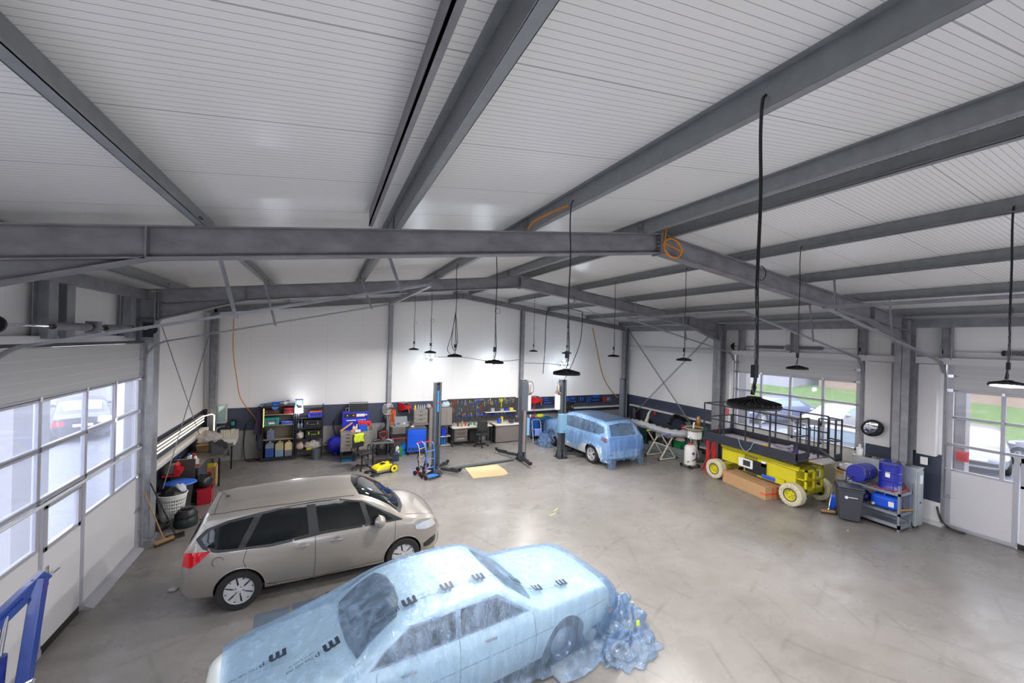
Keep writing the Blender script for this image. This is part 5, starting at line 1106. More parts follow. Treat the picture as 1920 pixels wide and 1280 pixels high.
# upper drawer cabinets, tall cabinets
drawers(3.27, 15.42, .95, .52, .44, .50, [1, 1, 1], 'upper grey drawer block with bottles on top, above the blue trolley'); one('side_console', 'dark console shelf carrying the upper grey drawers', 'console', B(2.95, 3.56, 15.2, 15.68, .88, .948).box(3.34, 3.40, 15.3, 15.68, 0, .88), GREY)
drawers(3.80, 15.42, 0, .42, .44, 1.46, [1, 1, 1, 1.4, 1, 1, 1, 1.4], 'tall grey drawer column behind the first lift post')
t = thing('wall_cabinet', 'plain grey cabinet with closed doors right of the first lift post', 'cabinet', (4.28, 15.45, .80)); B(-.22, .22, -.18, .2, 0, .68).build('carcass', OLIVE, t, bevel=.004)
for s_ in (-1, 1): B(min(0, s_*.215)+.003, max(0, s_*.215)-.003, -.19, -.18, .01, .67).build('door', OLIVE, t, bevel=.002)
lump('plastic_bag', 'pile of clear plastic bags on the plain grey cabinet', 'bag', (4.26, 15.42, 1.482), .13, C_('clear_bag', (176, 196, 206), rough=.2, bump=.8), 4, sc3=(1.4, .8, .9))
bottle('yellow bottle with a red cap on the upper grey drawers', (3.08, 15.36, 1.452), .035, .2, C_('mustard', (220, 190, 70)), capm=RED)
for k in range(4): bottle(('first', 'second', 'third', 'fourth')[k]+' clear bottle from the left in the row on the upper drawers', (3.2+.08*k, 15.40, 1.452), .032, .16, C_('clear_btl', (150, 160, 170), rough=.15), 'clear bottles on the upper drawers', capm=WHITEP)
lump('plastic_bag', 'pale plastic bag beside the clear bottles on the upper drawers', 'bag', (3.6, 15.4, 1.462), .09, BAG, 6)
t = thing('low_shelf', 'low rack with blue cylinders between the tall drawers and the workbench', 'rack', (4.26, 15.42, 0))
for z in (.02, .36): B(-.22, .22, -.18, .2, z, z+.02).build('shelf_board', LIGHTW, t)
for x in (-.22, .2): B(x, x+.02, -.18, .2, 0, .78).build('side_panel', BLACKM, t)
for k, (x, z, r, h, c) in enumerate(((-.1, .38, .05, .30, (30, 60, 200)), (.0, .38, .06, .26, (34, 70, 210)), (-.12, .04, .045, .26, (30, 110, 200)), (-.01, .04, .045, .26, (30, 110, 200)))):
    one('filter_cylinder', ('tall blue cylinder at the left of the upper low shelf', 'wide blue cylinder beside it on the upper low shelf', 'light blue cylinder at the left of the floor shelf', 'second light blue cylinder of the floor shelf')[k], 'cylinder', MB().lathe([(r, 0), (r, h), (r*.7, h+.01), (0, h+.01)], n=16), C_('cyl%d' % (k//2), c), loc=(4.26+x, 15.38, z+.001), smooth=True)
# workbenches
t = thing('workbench', 'cream-topped workbench with a dark drawer block at its left end', 'workbench', (5.27, 15.32, 0)); B(-.82, .82, -.32, .32, .70, .74).build('worktop', LIGHTW, t, bevel=.005)
for a in (-.8, .8):
    for b in (-.28, .28): B(a-.02, a+.02, b-.02, b+.02, 0, .70).build('leg', BLACKM, t)
d_ = B(-.74, -.2, -.28, .28, .18, .69).build('drawer_block', DGREY, t)
for z in (.54, .38, .2): dd = B(-.72, -.22, -.295, -.28, z, z+.14).build('drawer', mat('bench_drawer', (92, 84, 80), .5), t, bevel=.003); B(-.62, -.32, -.30, -.295, z+.09, z+.11).build('handle', CHROME if z < .3 else BLACK, dd)
B(-.05, .35, -.1, .28, .1, .5).build('pc_box', BLACK, t)
t = thing('workbench', 'cream-topped workbench with a closed grey front, behind the second lift post', 'workbench', (6.84, 15.32, 0)); B(-.60, .60, -.32, .32, .70, .74).build('worktop', LIGHTW, t, bevel=.005); B(-.60, .60, -.27, -.25, .03, .70).build('front_panel', C_('front_grey', (112, 106, 102)), t)
for a in (-.6, .6): B(a-.02, a+.02, -.28, .28, 0, .70).build('side_leg', BLACKM, t)
t = thing('office_chair', 'plain black office chair at the workbench', 'chair', (5.55, 14.80, 0), PI-.2); swivel(t, .45)
# pegboards
PEG = mat('pegboard', (56, 52, 52), .6); 
one('pegboard', 'long dark pegboard full of pliers and tools above the workbenches', 'pegboard', B(4.42, 7.42, 15.69, 15.715, .80, 1.74), PEG)
one('pegboard', 'dark pegboard with blue holders behind the covered white car', 'pegboard', B(8.70, 11.95, 15.69, 15.715, 1.36, 1.70), C_('pegboard_dark', (34, 38, 52), rough=.5))
TC = [C_('tool_%d' % k, c, rough=.4) for k, c in enumerate(((190, 40, 36), (30, 80, 200), (214, 190, 60), (150, 152, 158), (60, 60, 64), (190, 120, 40), (40, 130, 110)))]
def pliers(h, m_):
    me = MB(); me.m(TC[3]); me.prism([(-.012, 0), (.012, 0), (.006, h*.3), (-.006, h*.3)], -.012, .0); me.m(m_)
    me.tube(catmull([(-.0, -.006, 0), (-.03, -.006, -h*.3), (-.02, -.006, -h*.7)], 3), .009, 5); me.tube(catmull([(.0, -.006, 0), (.03, -.006, -h*.3), (.02, -.006, -h*.7)], 3), .009, 5); return me
def driver(h, m_): return MB().m(TC[3]).cyl((0, -.01, 0), (0, -.01, -h*.5), .005, 6).m(m_).lathe([(.012, 0), (.016, .03), (.012, h*.45), (0, h*.48)], (0, -.01, 0), n=8)
def spanner(h, m_): return MB().m(m_).bar((0, -.008, -h*.5), (0, -.008, h*.4), .014, .006, upv=(0, 1, 0)).lathe([(.010, -.006), (.024, -.006), (.024, .006), (.010, .006)], (0, -.008, h*.42), (0, 1, 0), 10)
def saw(h, m_): return MB().m(TC[3]).bar((0, -.008, -h*.5), (0, -.008, h*.3), .02, .004, upv=(0, 1, 0)).m(m_).tube([(0, -.01, h*.3), (.03, -.01, h*.42), (0, -.01, h*.5), (-.03, -.01, h*.42)], .01, 5)
kinds = [('pliers', pliers), ('screwdriver', driver), ('spanner', spanner), ('hand_saw', saw)]
cname = ['red', 'blue', 'yellow', 'steel', 'black', 'orange', 'teal']
pr = random.Random(11); seen = {}
cols_ = [(4.50+.083*k) for k in range(35)]
for r_i, (z, hh, skip) in enumerate(((1.60, .20, .08), (1.33, .17, .15), (1.10, .12, .45))):
    for k, x in enumerate(cols_):
        if pr.random() < skip or (z < 1.4 and 5.9 < x): continue
        ci = pr.choice([0, 0, 1, 1, 2, 3, 3, 4, 4, 5, 6]) if x < 5.9 else pr.choice([1, 1, 3, 3, 4, 2]); ki = pr.choice([0, 0, 0, 1, 2, 3] if x < 5.2 else [0, 1, 1, 2, 2])
        nm, fn = kinds[ki]; key = (ki, ci); z_ = z+pr.uniform(-.03, .03)
        if key not in seen: seen[key] = fn(hh, TC[ci]).build(nm, None, None, smooth=True, angle=40); o = seen[key]
        else: o = seen[key].copy(); C.objects.link(o)
        s_ = pr.uniform(.85, 1.15)
        o.location = (x+pr.uniform(-.01, .01), 15.688, z_); o.scale = (s_, 1, s_); o.rotation_euler = (0, pr.uniform(-.08, .08), 0)
        tag(o, '%s %s in the %s row of the pegboard above the workbenches' % (cname[ci], nm.replace('_', ' '), ('top', 'middle', 'lowest')[r_i]), nm.replace('_', ' '), 'tools hanging in rows on the long pegboard')
for x0, x1, z, lb in ((5.0, 5.46, 1.03, 'left blue tool rail on the long pegboard'), (5.6, 6.3, 1.03, 'middle blue tool rail on the long pegboard'), (6.35, 7.3, 1.02, 'right blue tool rail on the long pegboard')):
    one('tool_rail', lb, 'rail', B(x0, x1, 15.60, 15.688, z, z+.02), BLUE, bevel=.003)
    for k in range(int((x1-x0)/.075)):
        ci = pr.choice([0, 1, 2, 3, 5, 3]); o = one('screwdriver', '%s screwdriver standing in the %s' % (cname[ci], lb), 'screwdriver', MB().m(TC[3]).cyl((0, 0, -.08), (0, 0, .02), .004, 5).m(TC[ci]).lathe([(.011, .022), (.014, .05), (.010, .1), (0, .105)], n=8), None, 'screwdrivers in the blue rails', loc=(x0+.05+.075*k, 15.64, z), smooth=True)
one('wall_shelf', 'white shelf board on the long pegboard, left of the second lift post', 'shelf', B(5.98, 7.35, 15.45, 15.688, 1.16, 1.19), WHITE, bevel=.003)
for k, (x, h, c) in enumerate(((6.1, .09, 4), (6.3, .14, 3), (6.5, .12, 4), (6.72, .1, 3), (6.95, .08, 1), (7.15, .12, 2))): one('parts_box', '%s parts box, number %s from the left on the white pegboard shelf' % (cname[c], ('one', 'two', 'three', 'four', 'five', 'six')[k]), 'box', B(-.08, .08, -.06, .06, 0, h), TC[c], loc=(x, 15.56, 1.192), bevel=.006)
t = thing('tape_ring', 'yellow ring gauge with a handle on the long pegboard', 'gauge', (6.74, 15.67, 1.62)); MB().lathe([(.04, -.01), (.065, -.01), (.065, .01), (.04, .01)], ax=(0, 1, 0), n=20).build('ring', LIME, t, smooth=True); B(-.015, .015, -.01, .01, -.3, -.06).build('stem', YEL, t)
one('angle_iron', 'light steel square hanging on the long pegboard', 'set square', MB().box(0, .45, -.01, 0, 0, .025).box(.43, .455, -.01, 0, -.26, .02), TC[3], loc=(5.55, 15.685, 1.66))
# bench clutter
benchset = [(4.62, 3, .1), (4.74, 4, .12), (4.86, 5, .09), (4.95, 3, .16), (5.05, 0, .1), (5.14, 4, .07), (5.3, 6, .14), (5.42, 6, .12), (5.62, 5, .08), (5.8, 0, .1), (5.98, 3, .12)]
for k, (x, c, h) in enumerate(benchset): bottle('%s tin standing %s on the drawer-ended workbench' % (cname[c], ('at the far left', 'second from the left', 'third from the left', 'fourth from the left', 'fifth from the left', 'sixth from the left', 'left of the middle', 'in the middle', 'right of the middle', 'second from the right', 'at the right end')[k]), (x, 15.38-.12*(k % 3), .742), .035, h+.05, TC[c], 'tins on the workbench', name='tin')
for k, (x, c, w_, h) in enumerate(((6.5, 1, .12, .2), (6.62, 2, .07, .26), (7.05, 4, .2, .14), (7.3, 4, .14, .2))): one('machine_box', ('blue power tool on the grey-fronted workbench', 'yellow bottle-shaped tool beside the blue power tool', 'black box on the grey-fronted workbench', 'black machine at the right end of the grey-fronted workbench')[k], 'tool', B(-w_/2, w_/2, -.07, .07, 0, h), TC[c], loc=(x, 15.3, .742), bevel=.015)
for k, (x, y, c) in enumerate(((6.85, 15.1, 3), (6.98, 15.08, 1), (5.7, 15.15, 3), (5.5, 15.12, 4))): one('hand_tool', ('steel tool lying at the front of the grey-fronted workbench', 'blue tool lying at the front of the grey-fronted workbench', 'steel tool lying at the front of the drawer-ended workbench', 'black tool lying at the front of the drawer-ended workbench')[k], 'tool', MB().tube([(-.08, 0, .015), (.08, .03, .015)], .013, 6), TC[c], loc=(x, y, .742), smooth=True)
# second half: white shelf, blue drawer cabinet, step ladder, display board
one('wall_shelf', 'long white shelf board below the blue-holder pegboard', 'shelf', B(7.70, 12.95, 15.50, 15.715, 1.13, 1.18), WHITE, bevel=.003)
BH = C_('holder_blue', (40, 100, 214), rough=.35)
bh = [(8.85, 1.62, .28, .03), (8.9, 1.54, .2, .03), (8.98, 1.43, .38, .04), (9.9, 1.5, .3, .03), (10.3, 1.6, .26, .025), (10.3, 1.54, .2, .02), (10.3, 1.44, .34, .035), (11.2, 1.6, .28, .025), (11.2, 1.52, .22, .02), (11.55, 1.46, .4, .035), (10.0, 1.58, .03, .12), (10.1, 1.56, .03, .14), (10.72, 1.55, .025, .18), (10.84, 1.55, .025, .18), (11.1, 1.44, .03, .12), (11.22, 1.44, .03, .12), (9.3, 1.6, .025, .1), (9.45, 1.6, .025, .1), (9.6, 1.58, .1, .03)]
for k, (x, z, w_, h) in enumerate(bh):
    o = one('tool_holder', 'blue holder on the pegboard behind the covered white car', 'holder', B(-w_/2, w_/2, -.05, 0, -h/2, h/2), BH, 'blue holders on the second pegboard', loc=(x, 15.688, z), bevel=.004)
    lx = 'left' if x < 9.7 else ('middle' if x < 10.9 else 'right'); sh_ = 'wide flat' if w_ > .25 else ('short flat' if w_ > .05 else 'upright narrow'); o['label'] = '%s blue holder %s at the %s of second pegboard' % (sh_, 'near the top' if z > 1.56 else ('halfway' if z > 1.48 else 'near the bottom'), lx)
for k in range(9): a = 11.45+.09*(k % 5); o = one('socket_ring', 'small blue ring at the right end of the second pegboard', 'ring', MB().lathe([(.02, 0), (.032, 0), (.032, .02), (.02, .02)], ax=(0, -1, 0), n=10), BH, 'blue rings on the second pegboard', loc=(a, 15.688, 1.6 if k < 5 else 1.67), smooth=True)
t = thing('tool_trolley', 'blue drawer cabinet with a yellow duster on top behind the stepladder', 'tool trolley', (8.5, 15.42, 0)); B(-.5, .5, -.2, .22, .08, .86).build('carcass', C_('steelblue', (36, 84, 160), rough=.35), t, bevel=.01)
for k in range(5): dd = B(-.2, .47, -.215, -.2, .72-.13*k, .82-.13*k).build('drawer', C_('drawer_dark', (44, 52, 68)), t, bevel=.003); B(-.1, .37, -.222, -.215, .79-.13*k, .805-.13*k).build('handle', C_('blue_handle', (60, 120, 190)), dd)
lump('duster', 'yellow-green cloth heap on the blue drawer cabinet', 'cloth', (8.45, 15.38, .862), .13, C_('hi_vis', (190, 200, 40), rough=.9), 7, sc3=(1.7, .8, .6))
one('hand_tool', 'red power drill lying left of the yellow-green cloth', 'drill', MB().tube([(-.1, 0, .05), (.05, 0, .05)], .03, 8).tube([(-.05, 0, .05), (-.07, 0, .0)], .02, 6), RED, loc=(8.12, 15.36, .864), smooth=True)
one('spray_gun', 'small white cup gun standing on the blue drawer cabinet', 'spray gun', MB().lathe([(.03, 0), (.045, .08), (.03, .1), (.012, .13)], n=12), WHITEP, loc=(8.05, 15.5, .862), smooth=True)
one('hand_tool', 'green sander lying right of the yellow-green cloth', 'sander', B(-.08, .08, -.04, .04, 0, .05), GREENP, loc=(8.82, 15.36, .862), bevel=.015)
t = thing('step_ladder', 'small aluminium stepladder with a light blue towel over its step', 'stepladder', (8.10, 15.0, 0), -.1)
for s_ in (-1, 1):
    MB().tube(catmull([(s_*.24, -.24, 0), (s_*.2, -.05, .42), (s_*.19, .08, .78)], 4), .014, 8).build('front_rail', ALU, t, smooth=True); MB().tube([(s_*.24, .24, 0), (s_*.19, .02, .62)], .012, 8).build('rear_rail', ALU, t, smooth=True)
MB().tube([(-.19, .08, .78), (-.12, .1, .84), (.12, .1, .84), (.19, .08, .78)], .014, 8).build('hoop', ALU, t, smooth=True)
for z, y in ((.22, -.16), (.45, -.06)): B(-.2, .2, y-.08, y+.08, z-.015, z+.01).build('step', DGREY, t)
tw = one('towel', 'light blue towel lying over the step of the stepladder', 'towel', B(-.15, .15, -.1, .07, .0, .012).box(-.15, .15, -.112, -.1, -.26, .012), SKYB, loc=(8.10, 14.94, .462), rz=-.1, bevel=.004)
t = thing('display_board', 'black board with rows of battery tools in front of the second pegboard', 'board', (9.72, 15.25, 0)); B(-.36, .36, .0, .03, .9, 1.50).build('board', BLACKM, t)
for a in (-.33, .33): B(a-.015, a+.015, 0, .03, 0, .9).build('leg', BLACKM, t)
for k in range(10): B(-.3+.14*(k % 5)-.04, -.3+.14*(k % 5)+.04, -.06, 0, 1.0+.22*(k//5), 1.12+.22*(k//5)).build('battery_tool', C_('tool_black', (50, 46, 44)) if k % 3 else C_('worn', (120, 104, 92)), t, bevel=.01)
one('hand_tool', 'yellow torch at the right edge of the battery tool board', 'torch', MB().cyl((0, 0, 0), (0, 0, .2), .03, 10), YEL, loc=(10.15, 15.6, 1.182), smooth=True)
t = thing('car_headlamp', 'spare headlamp and red bracket on the wall right of the blue rings', 'headlamp', (12.25, 15.62, 1.42)); lump('lens', None, None, (.05, 0, -.05), .11, C_('lamp_smoke', (96, 102, 110), rough=.15, coat=1), 3, parent=t, sc3=(1.3, .5, 1)); B(-.26, -.14, -.02, .03, -.05, .16).build('bracket', RED, t)
one('rolled_mat', 'olive rolled mat standing on the floor by the right corner', 'mat', MB().cyl((0, 0, 0), (0, 0, .75), .2, 20), C_('olive', (84, 78, 40)), loc=(12.5, 15.2, .45), smooth=True) if 0 else None
one('cover_hump', 'olive tarpaulin hump on the shelf behind the car roof', 'tarpaulin', MB().lathe([(.36, 0), (.34, .12), (.2, .22), (0, .26)], n=20), C_('olive', (84, 78, 40)), loc=(12.0, 15.2, .9), smooth=True) if 0 else None
# --- left corner benches and clutter
t = thing('desk', 'long dark desk with box files along the left wall', 'desk', (-2.95, 13.95, 0))
B(-.45, .42, -.82, .82, .76, .79).build('desktop', mat('desk_grey', (104, 100, 94), .35), t, bevel=.004)
for y in (-.78, .78):
    for x in (-.42, .38): B(x-.02, x+.02, y-.02, y+.02, 0, .76).build('leg', BLACKM, t)
B(-.45, -.43, -.8, .8, .3, .76).build('back_panel', BLACKM, t)
t = thing('desk', 'near dark desk covered in bottles beside the red grinder', 'desk', (-3.10, 12.66, 0)); B(-.3, .3, -.42, .42, .78, .81).build('desktop', mat('desk_grey', (104, 100, 94), .35), t, bevel=.004); B(.26, .29, -.42, .42, .2, .78).build('side_panel', DGREY, t)
for y in (-.39, .39): B(-.3, .28, y-.015, y+.015, 0, .78).build('end_panel', BLACKM, t)
for k, (x, y, rz) in enumerate(((-2.66, 13.42, .2), (-2.78, 13.75, 0), (-2.72, 14.1, 0), (-2.86, 14.4, .1))):
    m = MB(); m.prism([(-.15, 0), (.15, 0), (.15, .12), (.09, .17), (.05, .17), (.0, .24), (-.05, .24), (-.1, .30), (-.15, .30)], -.01, .01); m.prism([(-.15, 0), (.15, 0), (.15, .12), (.09, .17), (.05, .17), (.0, .24), (-.05, .24), (-.1, .30), (-.15, .30)], .1, .12); m.box(-.15, .15, -.01, .12, 0, .012); m.box(-.15, -.138, -.01, .12, 0, .3)
    one('file_holder', ('nearest', 'second', 'third', 'farthest')[k]+' stepped black file holder on the long dark desk', 'file holder', m, DGREY, 'file holders on the desk', loc=(x, y, .79), rz=rz)
t = thing('cardboard_box', 'open cardboard box stuffed with crumpled sheet on the long dark desk', 'box', (-3.08, 14.15, .79), .1); B(-.2, .2, -.17, .17, 0, .2).build('box_body', CARD, t)
for s_ in (-1, 1): MB().bar((0, s_*.17, .2), (0, s_*.27, .17), .4, .006).build('flap', CARD, t)
o = lump('crumpled_sheet', 'crumpled grey plastic sheet bulging from the open cardboard box', 'sheet', (-3.05, 14.12, .96), .24, BAG, 9, sc3=(1.25, .9, .75), amp=.5)
one('cardboard_box', 'cardboard box against the wall behind the crumpled sheet', 'box', B(-.17, .17, -.15, .15, 0, .36), CARD, loc=(-3.2, 14.58, .79), rz=.1, bevel=.004)
t = thing('cardboard_box', 'tall cardboard box with a red label under the long desk', 'box', (-2.83, 13.45, 0)); B(-.17, .17, -.2, .2, 0, .5).build('box_body', CARD, t, bevel=.004); B(-.05, .07, -.204, -.2, .28, .4).build('red_label', RED, t); B(-.12, .12, -.12, .12, .5, .54).build('yellow_lid', C_('label_yellow', (220, 200, 40)), t)
for k, (x, y, b, l) in enumerate(((-3.26, 12.45, (214, 224, 200), DBLUE), (-3.06, 12.55, (150, 200, 214), WHITEP), (-3.12, 12.7, (220, 222, 226), BLUE), (-2.98, 12.68, (230, 230, 234), RED))):
    t = thing('spray_bottle', ('green-white spray bottle with a blue trigger on the near desk', 'light blue spray bottle with a white trigger on the near desk', 'white spray bottle with a blue trigger behind the others', 'white spray bottle with a red trigger on the near desk')[k], 'spray bottle', (x, y, .811), k, 'spray bottles on the near desk')
    MB().lathe([(.05, 0), (.055, .01), (.055, .09), (.03, .16), (.016, .19)], n=14).build('body', C_('spray%d' % k, b, rough=.3), t, smooth=True); MB().box(-.015, .05, -.012, .012, .19, .24).tube([(.04, 0, .2), (.05, 0, .15)], .006, 5).build('trigger', l, t)
one('paper_sheet', 'white label card leaning among the spray bottles', 'card', B(-.06, .06, -.004, .004, 0, .15), WHITEP, loc=(-2.93, 12.52, .811), rz=.2)
one('hand_tool', 'red handled tool lying on the near desk', 'tool', MB().tube([(-.1, -.02, .02), (.12, .03, .02)], .018, 6), RED, loc=(-2.95, 12.4, .811), smooth=True)
for k, x in enumerate((-3.33, -3.24)): bottle(('left', 'right')[k]+' small white bottle at the back of the near desk', (x, 12.38, .811), .03, .15, WHITEP, capm=WHITEP)
t = thing('metal_panel', 'tall dark grey metal sheet standing at the end of the near desk', 'panel', (-3.08, 12.18, 0)); m = B(-.22, .22, -.02, .02, .0, 1.05); m.build('sheet', mat('sheet_grey', (84, 80, 76), .35, .3), t, bevel=.004); B(-.27, .27, -.05, .05, 0, .03).build('base', BLACKM, t)
t = thing('bench_grinder', 'red and grey machine hood on a post in front of the dark metal sheet', 'grinder', (-3.26, 11.98, 0)); B(-.14, .1, -.12, .12, .78, 1.02).build('hood', mat('hood_grey', (110, 104, 96), .4), t, bevel=.05)
m = MB().prism([(.06, .76), (.2, .80), (.2, .9), (.14, .92), (.14, 1.0), (.08, 1.04)], -.13, .13); m.build('red_guard', RED, t, bevel=.01); B(-.16, .16, -.13, .13, .74, .785).build('red_base', RED, t, bevel=.01); MB().cyl((0, 0, 0), (0, 0, .75), .05, 12).build('post', BLACKM, t); B(-.14, .14, -.12, .12, 0, .02).build('foot_plate', BLACKM, t)
def bin_(name, label, loc, r0, r1, h, m_, lidm=None, rz=0, cat='bin'):
    t = thing(name, label, cat, loc, rz); return t
t = thing('waste_bin', 'dark waste bin with an oval bright blue lid', 'bin', (-3.02, 11.70, 0)); MB().lathe([(.19, 0), (.24, .60), (.25, .62)], n=24).build('bin_body', C_('anthracite', (48, 50, 56), rough=.5), t, smooth=True); o = MB().lathe([(.0, .70), (.18, .69), (.29, .655), (.30, .63), (.27, .625), (0, .625)], n=32).build('lid', mat('lid_blue', (46, 110, 214), .4), t, smooth=True); o.scale = (1.05, .85, 1)
t = thing('laundry_basket', 'white perforated laundry basket in front of the blue-lidded bin', 'basket', (-3.02, 11.16, 0)); m = MB(); n_ = 36; rows = 16; V = []; fs = []
for j in range(rows+1):
    for i in range(n_*2): a = 2*PI*i/(n_*2); r_ = .17+.075*j/rows; V.append((r_*math.cos(a)*1.1, r_*math.sin(a), .58*j/rows))
for j in range(rows):
    for i in range(n_*2):
        if 2 < j < rows-3 and (i+j) % 2 == 0 and j % 2 == 0: continue
        if 2 < j < rows-3 and j % 2 == 1 and i % 2 == 0 and False: continue
        fs.append((j*n_*2+i, j*n_*2+(i+1) % (n_*2), (j+1)*n_*2+(i+1) % (n_*2), (j+1)*n_*2+i))
m.add(V, fs); o = m.build('basket_wall', WHITEP, t, smooth=True); o.modifiers.new('s', 'SOLIDIFY').thickness = .008
MB().tube([(.27*math.cos(a), .245*math.sin(a), .58) for a in [2*PI*i/32 for i in range(32)]], .014, 6, closed=True).build('rim', WHITEP, t, smooth=True); MB().lathe([(0, .0), (.17, 0), (.17, .01), (0, .01)], n=24).build('base', WHITEP, t)
lump('clothes_heap', 'black cloth lying in the white laundry basket', 'cloth', (-3.04, 11.2, .40), .2, BLACK, 3, sc3=(1, 1, .8)); lump('clothes_heap', 'white and blue cloth hanging over the rim of the laundry basket', 'cloth', (-2.93, 11.32, .50), .12, C_('rag_white', (200, 204, 214), rough=.9), 6)
t = thing('storage_crate', 'red plastic crate beside the blue-lidded bin', 'crate', (-2.62, 12.05, 0), .1); m = MB()
for q in ((-.14, .14, -.18, -.165), (-.14, .14, .165, .18), (-.14, -.125, -.18, .18), (.125, .14, -.18, .18)): m.box(*q, .0, .36)
m.box(-.14, .14, -.18, .18, 0, .01); m.build('crate_body', C_('crate_red', (176, 30, 50), rough=.4), t); MB().box(-.155, .155, -.195, .195, .34, .36).build('rim', C_('crate_red', (176, 30, 50), rough=.4), t)
lump('clothes_heap', 'dark bags piled above the red crate', 'bag', (-2.66, 12.1, .36), .17, BLACK, 11)
t = thing('vacuum_cleaner', 'black and dark green vacuum cleaner on the floor behind the beige car', 'vacuum cleaner', (-2.66, 10.75, 0), .3); MB().lathe([(.2, 0), (.21, .03), (.20, .16), (.17, .2)], n=24).build('drum', C_('vac_green', (28, 44, 42), rough=.4), t, smooth=True); MB().lathe([(.2, .2), (.2, .25), (.14, .34), (0, .37)], n=24).build('motor_head', BLACK, t, smooth=True); B(-.1, .1, -.04, .04, .36, .40).build('handle', DGREY, t, bevel=.015)
for s_ in (-1, 1): MB().lathe([(0, -.02), (.05, -.015), (.05, .015), (0, .02)], (s_*.2, .1, .05), (1, 0, 0), 14).build('wheel', BLACK, t, smooth=True)
MB().tube(catmull([(-.2, -.05, .2), (-.34, -.15, .12), (-.38, -.05, .03), (-.28, .15, .03), (-.3, .3, .03)], 6), .025, 8).build('suction_hose', BLACK, t, smooth=True)
cable(catmull([(-2.45, 10.9, .02), (-2.1, 11.3, .012), (-1.8, 11.0, .012), (-2.1, 10.7, .012), (-2.3, 11.5, .012), (-1.9, 11.8, .012), (-2.2, 12.0, .012)], 6), .012, BLACK, 'cable', 'black cable lying in loops on the floor behind the vacuum cleaner', 'cable')
def broom(label, a, b, head, hm, hw=.3, grp=None):
    t = thing('broom', label, 'broom', (0, 0, 0), 0, grp); MB().tube([a, b], .012, 8).build('handle', hm, t, smooth=True); d = (Vector(head[1])-Vector(head[0])); MB().bar(head[0], head[1], .05, .05).build('brush_head', WOOD if hm is not BLACK else BLACK, t); MB().bar(Vector(head[0])-Vector((0, 0, .045)), Vector(head[1])-Vector((0, 0, .045)), .06, .05).build('bristles', C_('bristle', (60, 50, 40), rough=.9), t)
broom('broom with a wooden handle leaning beside the left column', (-3.2, 9.98, 1.25), (-2.80, 9.95, .08), ((-2.9, 9.82, .07), (-2.68, 10.05, .07)), WOOD); broom('black-handled broom leaning beside the left column', (-3.05, 10.0, 1.2), (-2.68, 10.15, .08), ((-2.8, 10.05, .07), (-2.55, 10.2, .07)), BLACK)
for k in range(3): one('hose_bundle', 'dark pipe leaning in the niche beside the left column', 'pipe', MB().tube([(0, 0, 0), (-.04, .02, 1.3)], .03, 8), BLACK, 'dark pipes beside the left column', loc=(-3.32+.06*k, 10.05, 0), smooth=True)
one('blue_bag', 'violet-blue cloth hanging on the left column', 'cloth', MB().lathe([(.02, 0), (.07, -.08), (.09, -.4), (.05, -.6)], n=12), C_('violet', (70, 60, 190), rough=.8), loc=(-3.3, 10.02, 1.25), smooth=True)
for (x, y, s_) in ((-2.0, 8.9, 1), (-1.9, 9.0, .7)): pass
# floor plates, chalk marks, fluff
PL = mat('floor_plate', (104, 116, 130), .4, .3, noise=.1)
for k, (x, y) in enumerate(((-.62, 6.60), (-.14, 6.68))): one('floor_plate', ('left', 'right')[k]+' blue-grey steel plate set in the floor between the two cars', 'plate', B(-.22, .22, -.36, .36, 0, .006), PL, loc=(x, y, 0), rz=.08)
m = MB()
for k in range(9):
    for j in range(16): m.box(-.2+.047*k, -.165+.047*k, -.36+.045*j, -.332+.045*j, 0, .008)
m.box(-.22, .22, -.38, .38, 0, .003); one('floor_grate', 'steel grating in the floor beside the blue-grey plates', 'grating', m, DGREY, loc=(.32, 6.78, 0), rz=.08)
CH = C_('chalk_lime', (190, 230, 40), rough=.9)
for k, (px, py) in enumerate(((2.18, 7.5), (5.05, 8.4), (5.25, 8.6))): one('chalk_mark', ('short lime mark on the floor before the beige car', 'left lime mark on the open floor', 'right lime mark on the open floor')[k], 'mark', B(-.1, .1, -.008, .008, 0, .002), CH, loc=(px, py, 0), rz=.3*k)
lump('lint', 'small pale tuft of lint on the floor behind the beige car', 'lint', (-2.15, 8.1, 0), .07, BAG, 2, sc3=(1, .8, .25)); one('leaf', 'small brown leaf on the floor in front of the left door', 'leaf', MB().lathe([(0, 0), (.03, .004), (.02, .012), (0, .014)], n=9), C_('brown', (110, 78, 50)), loc=(-1.9, 5.25, 0))
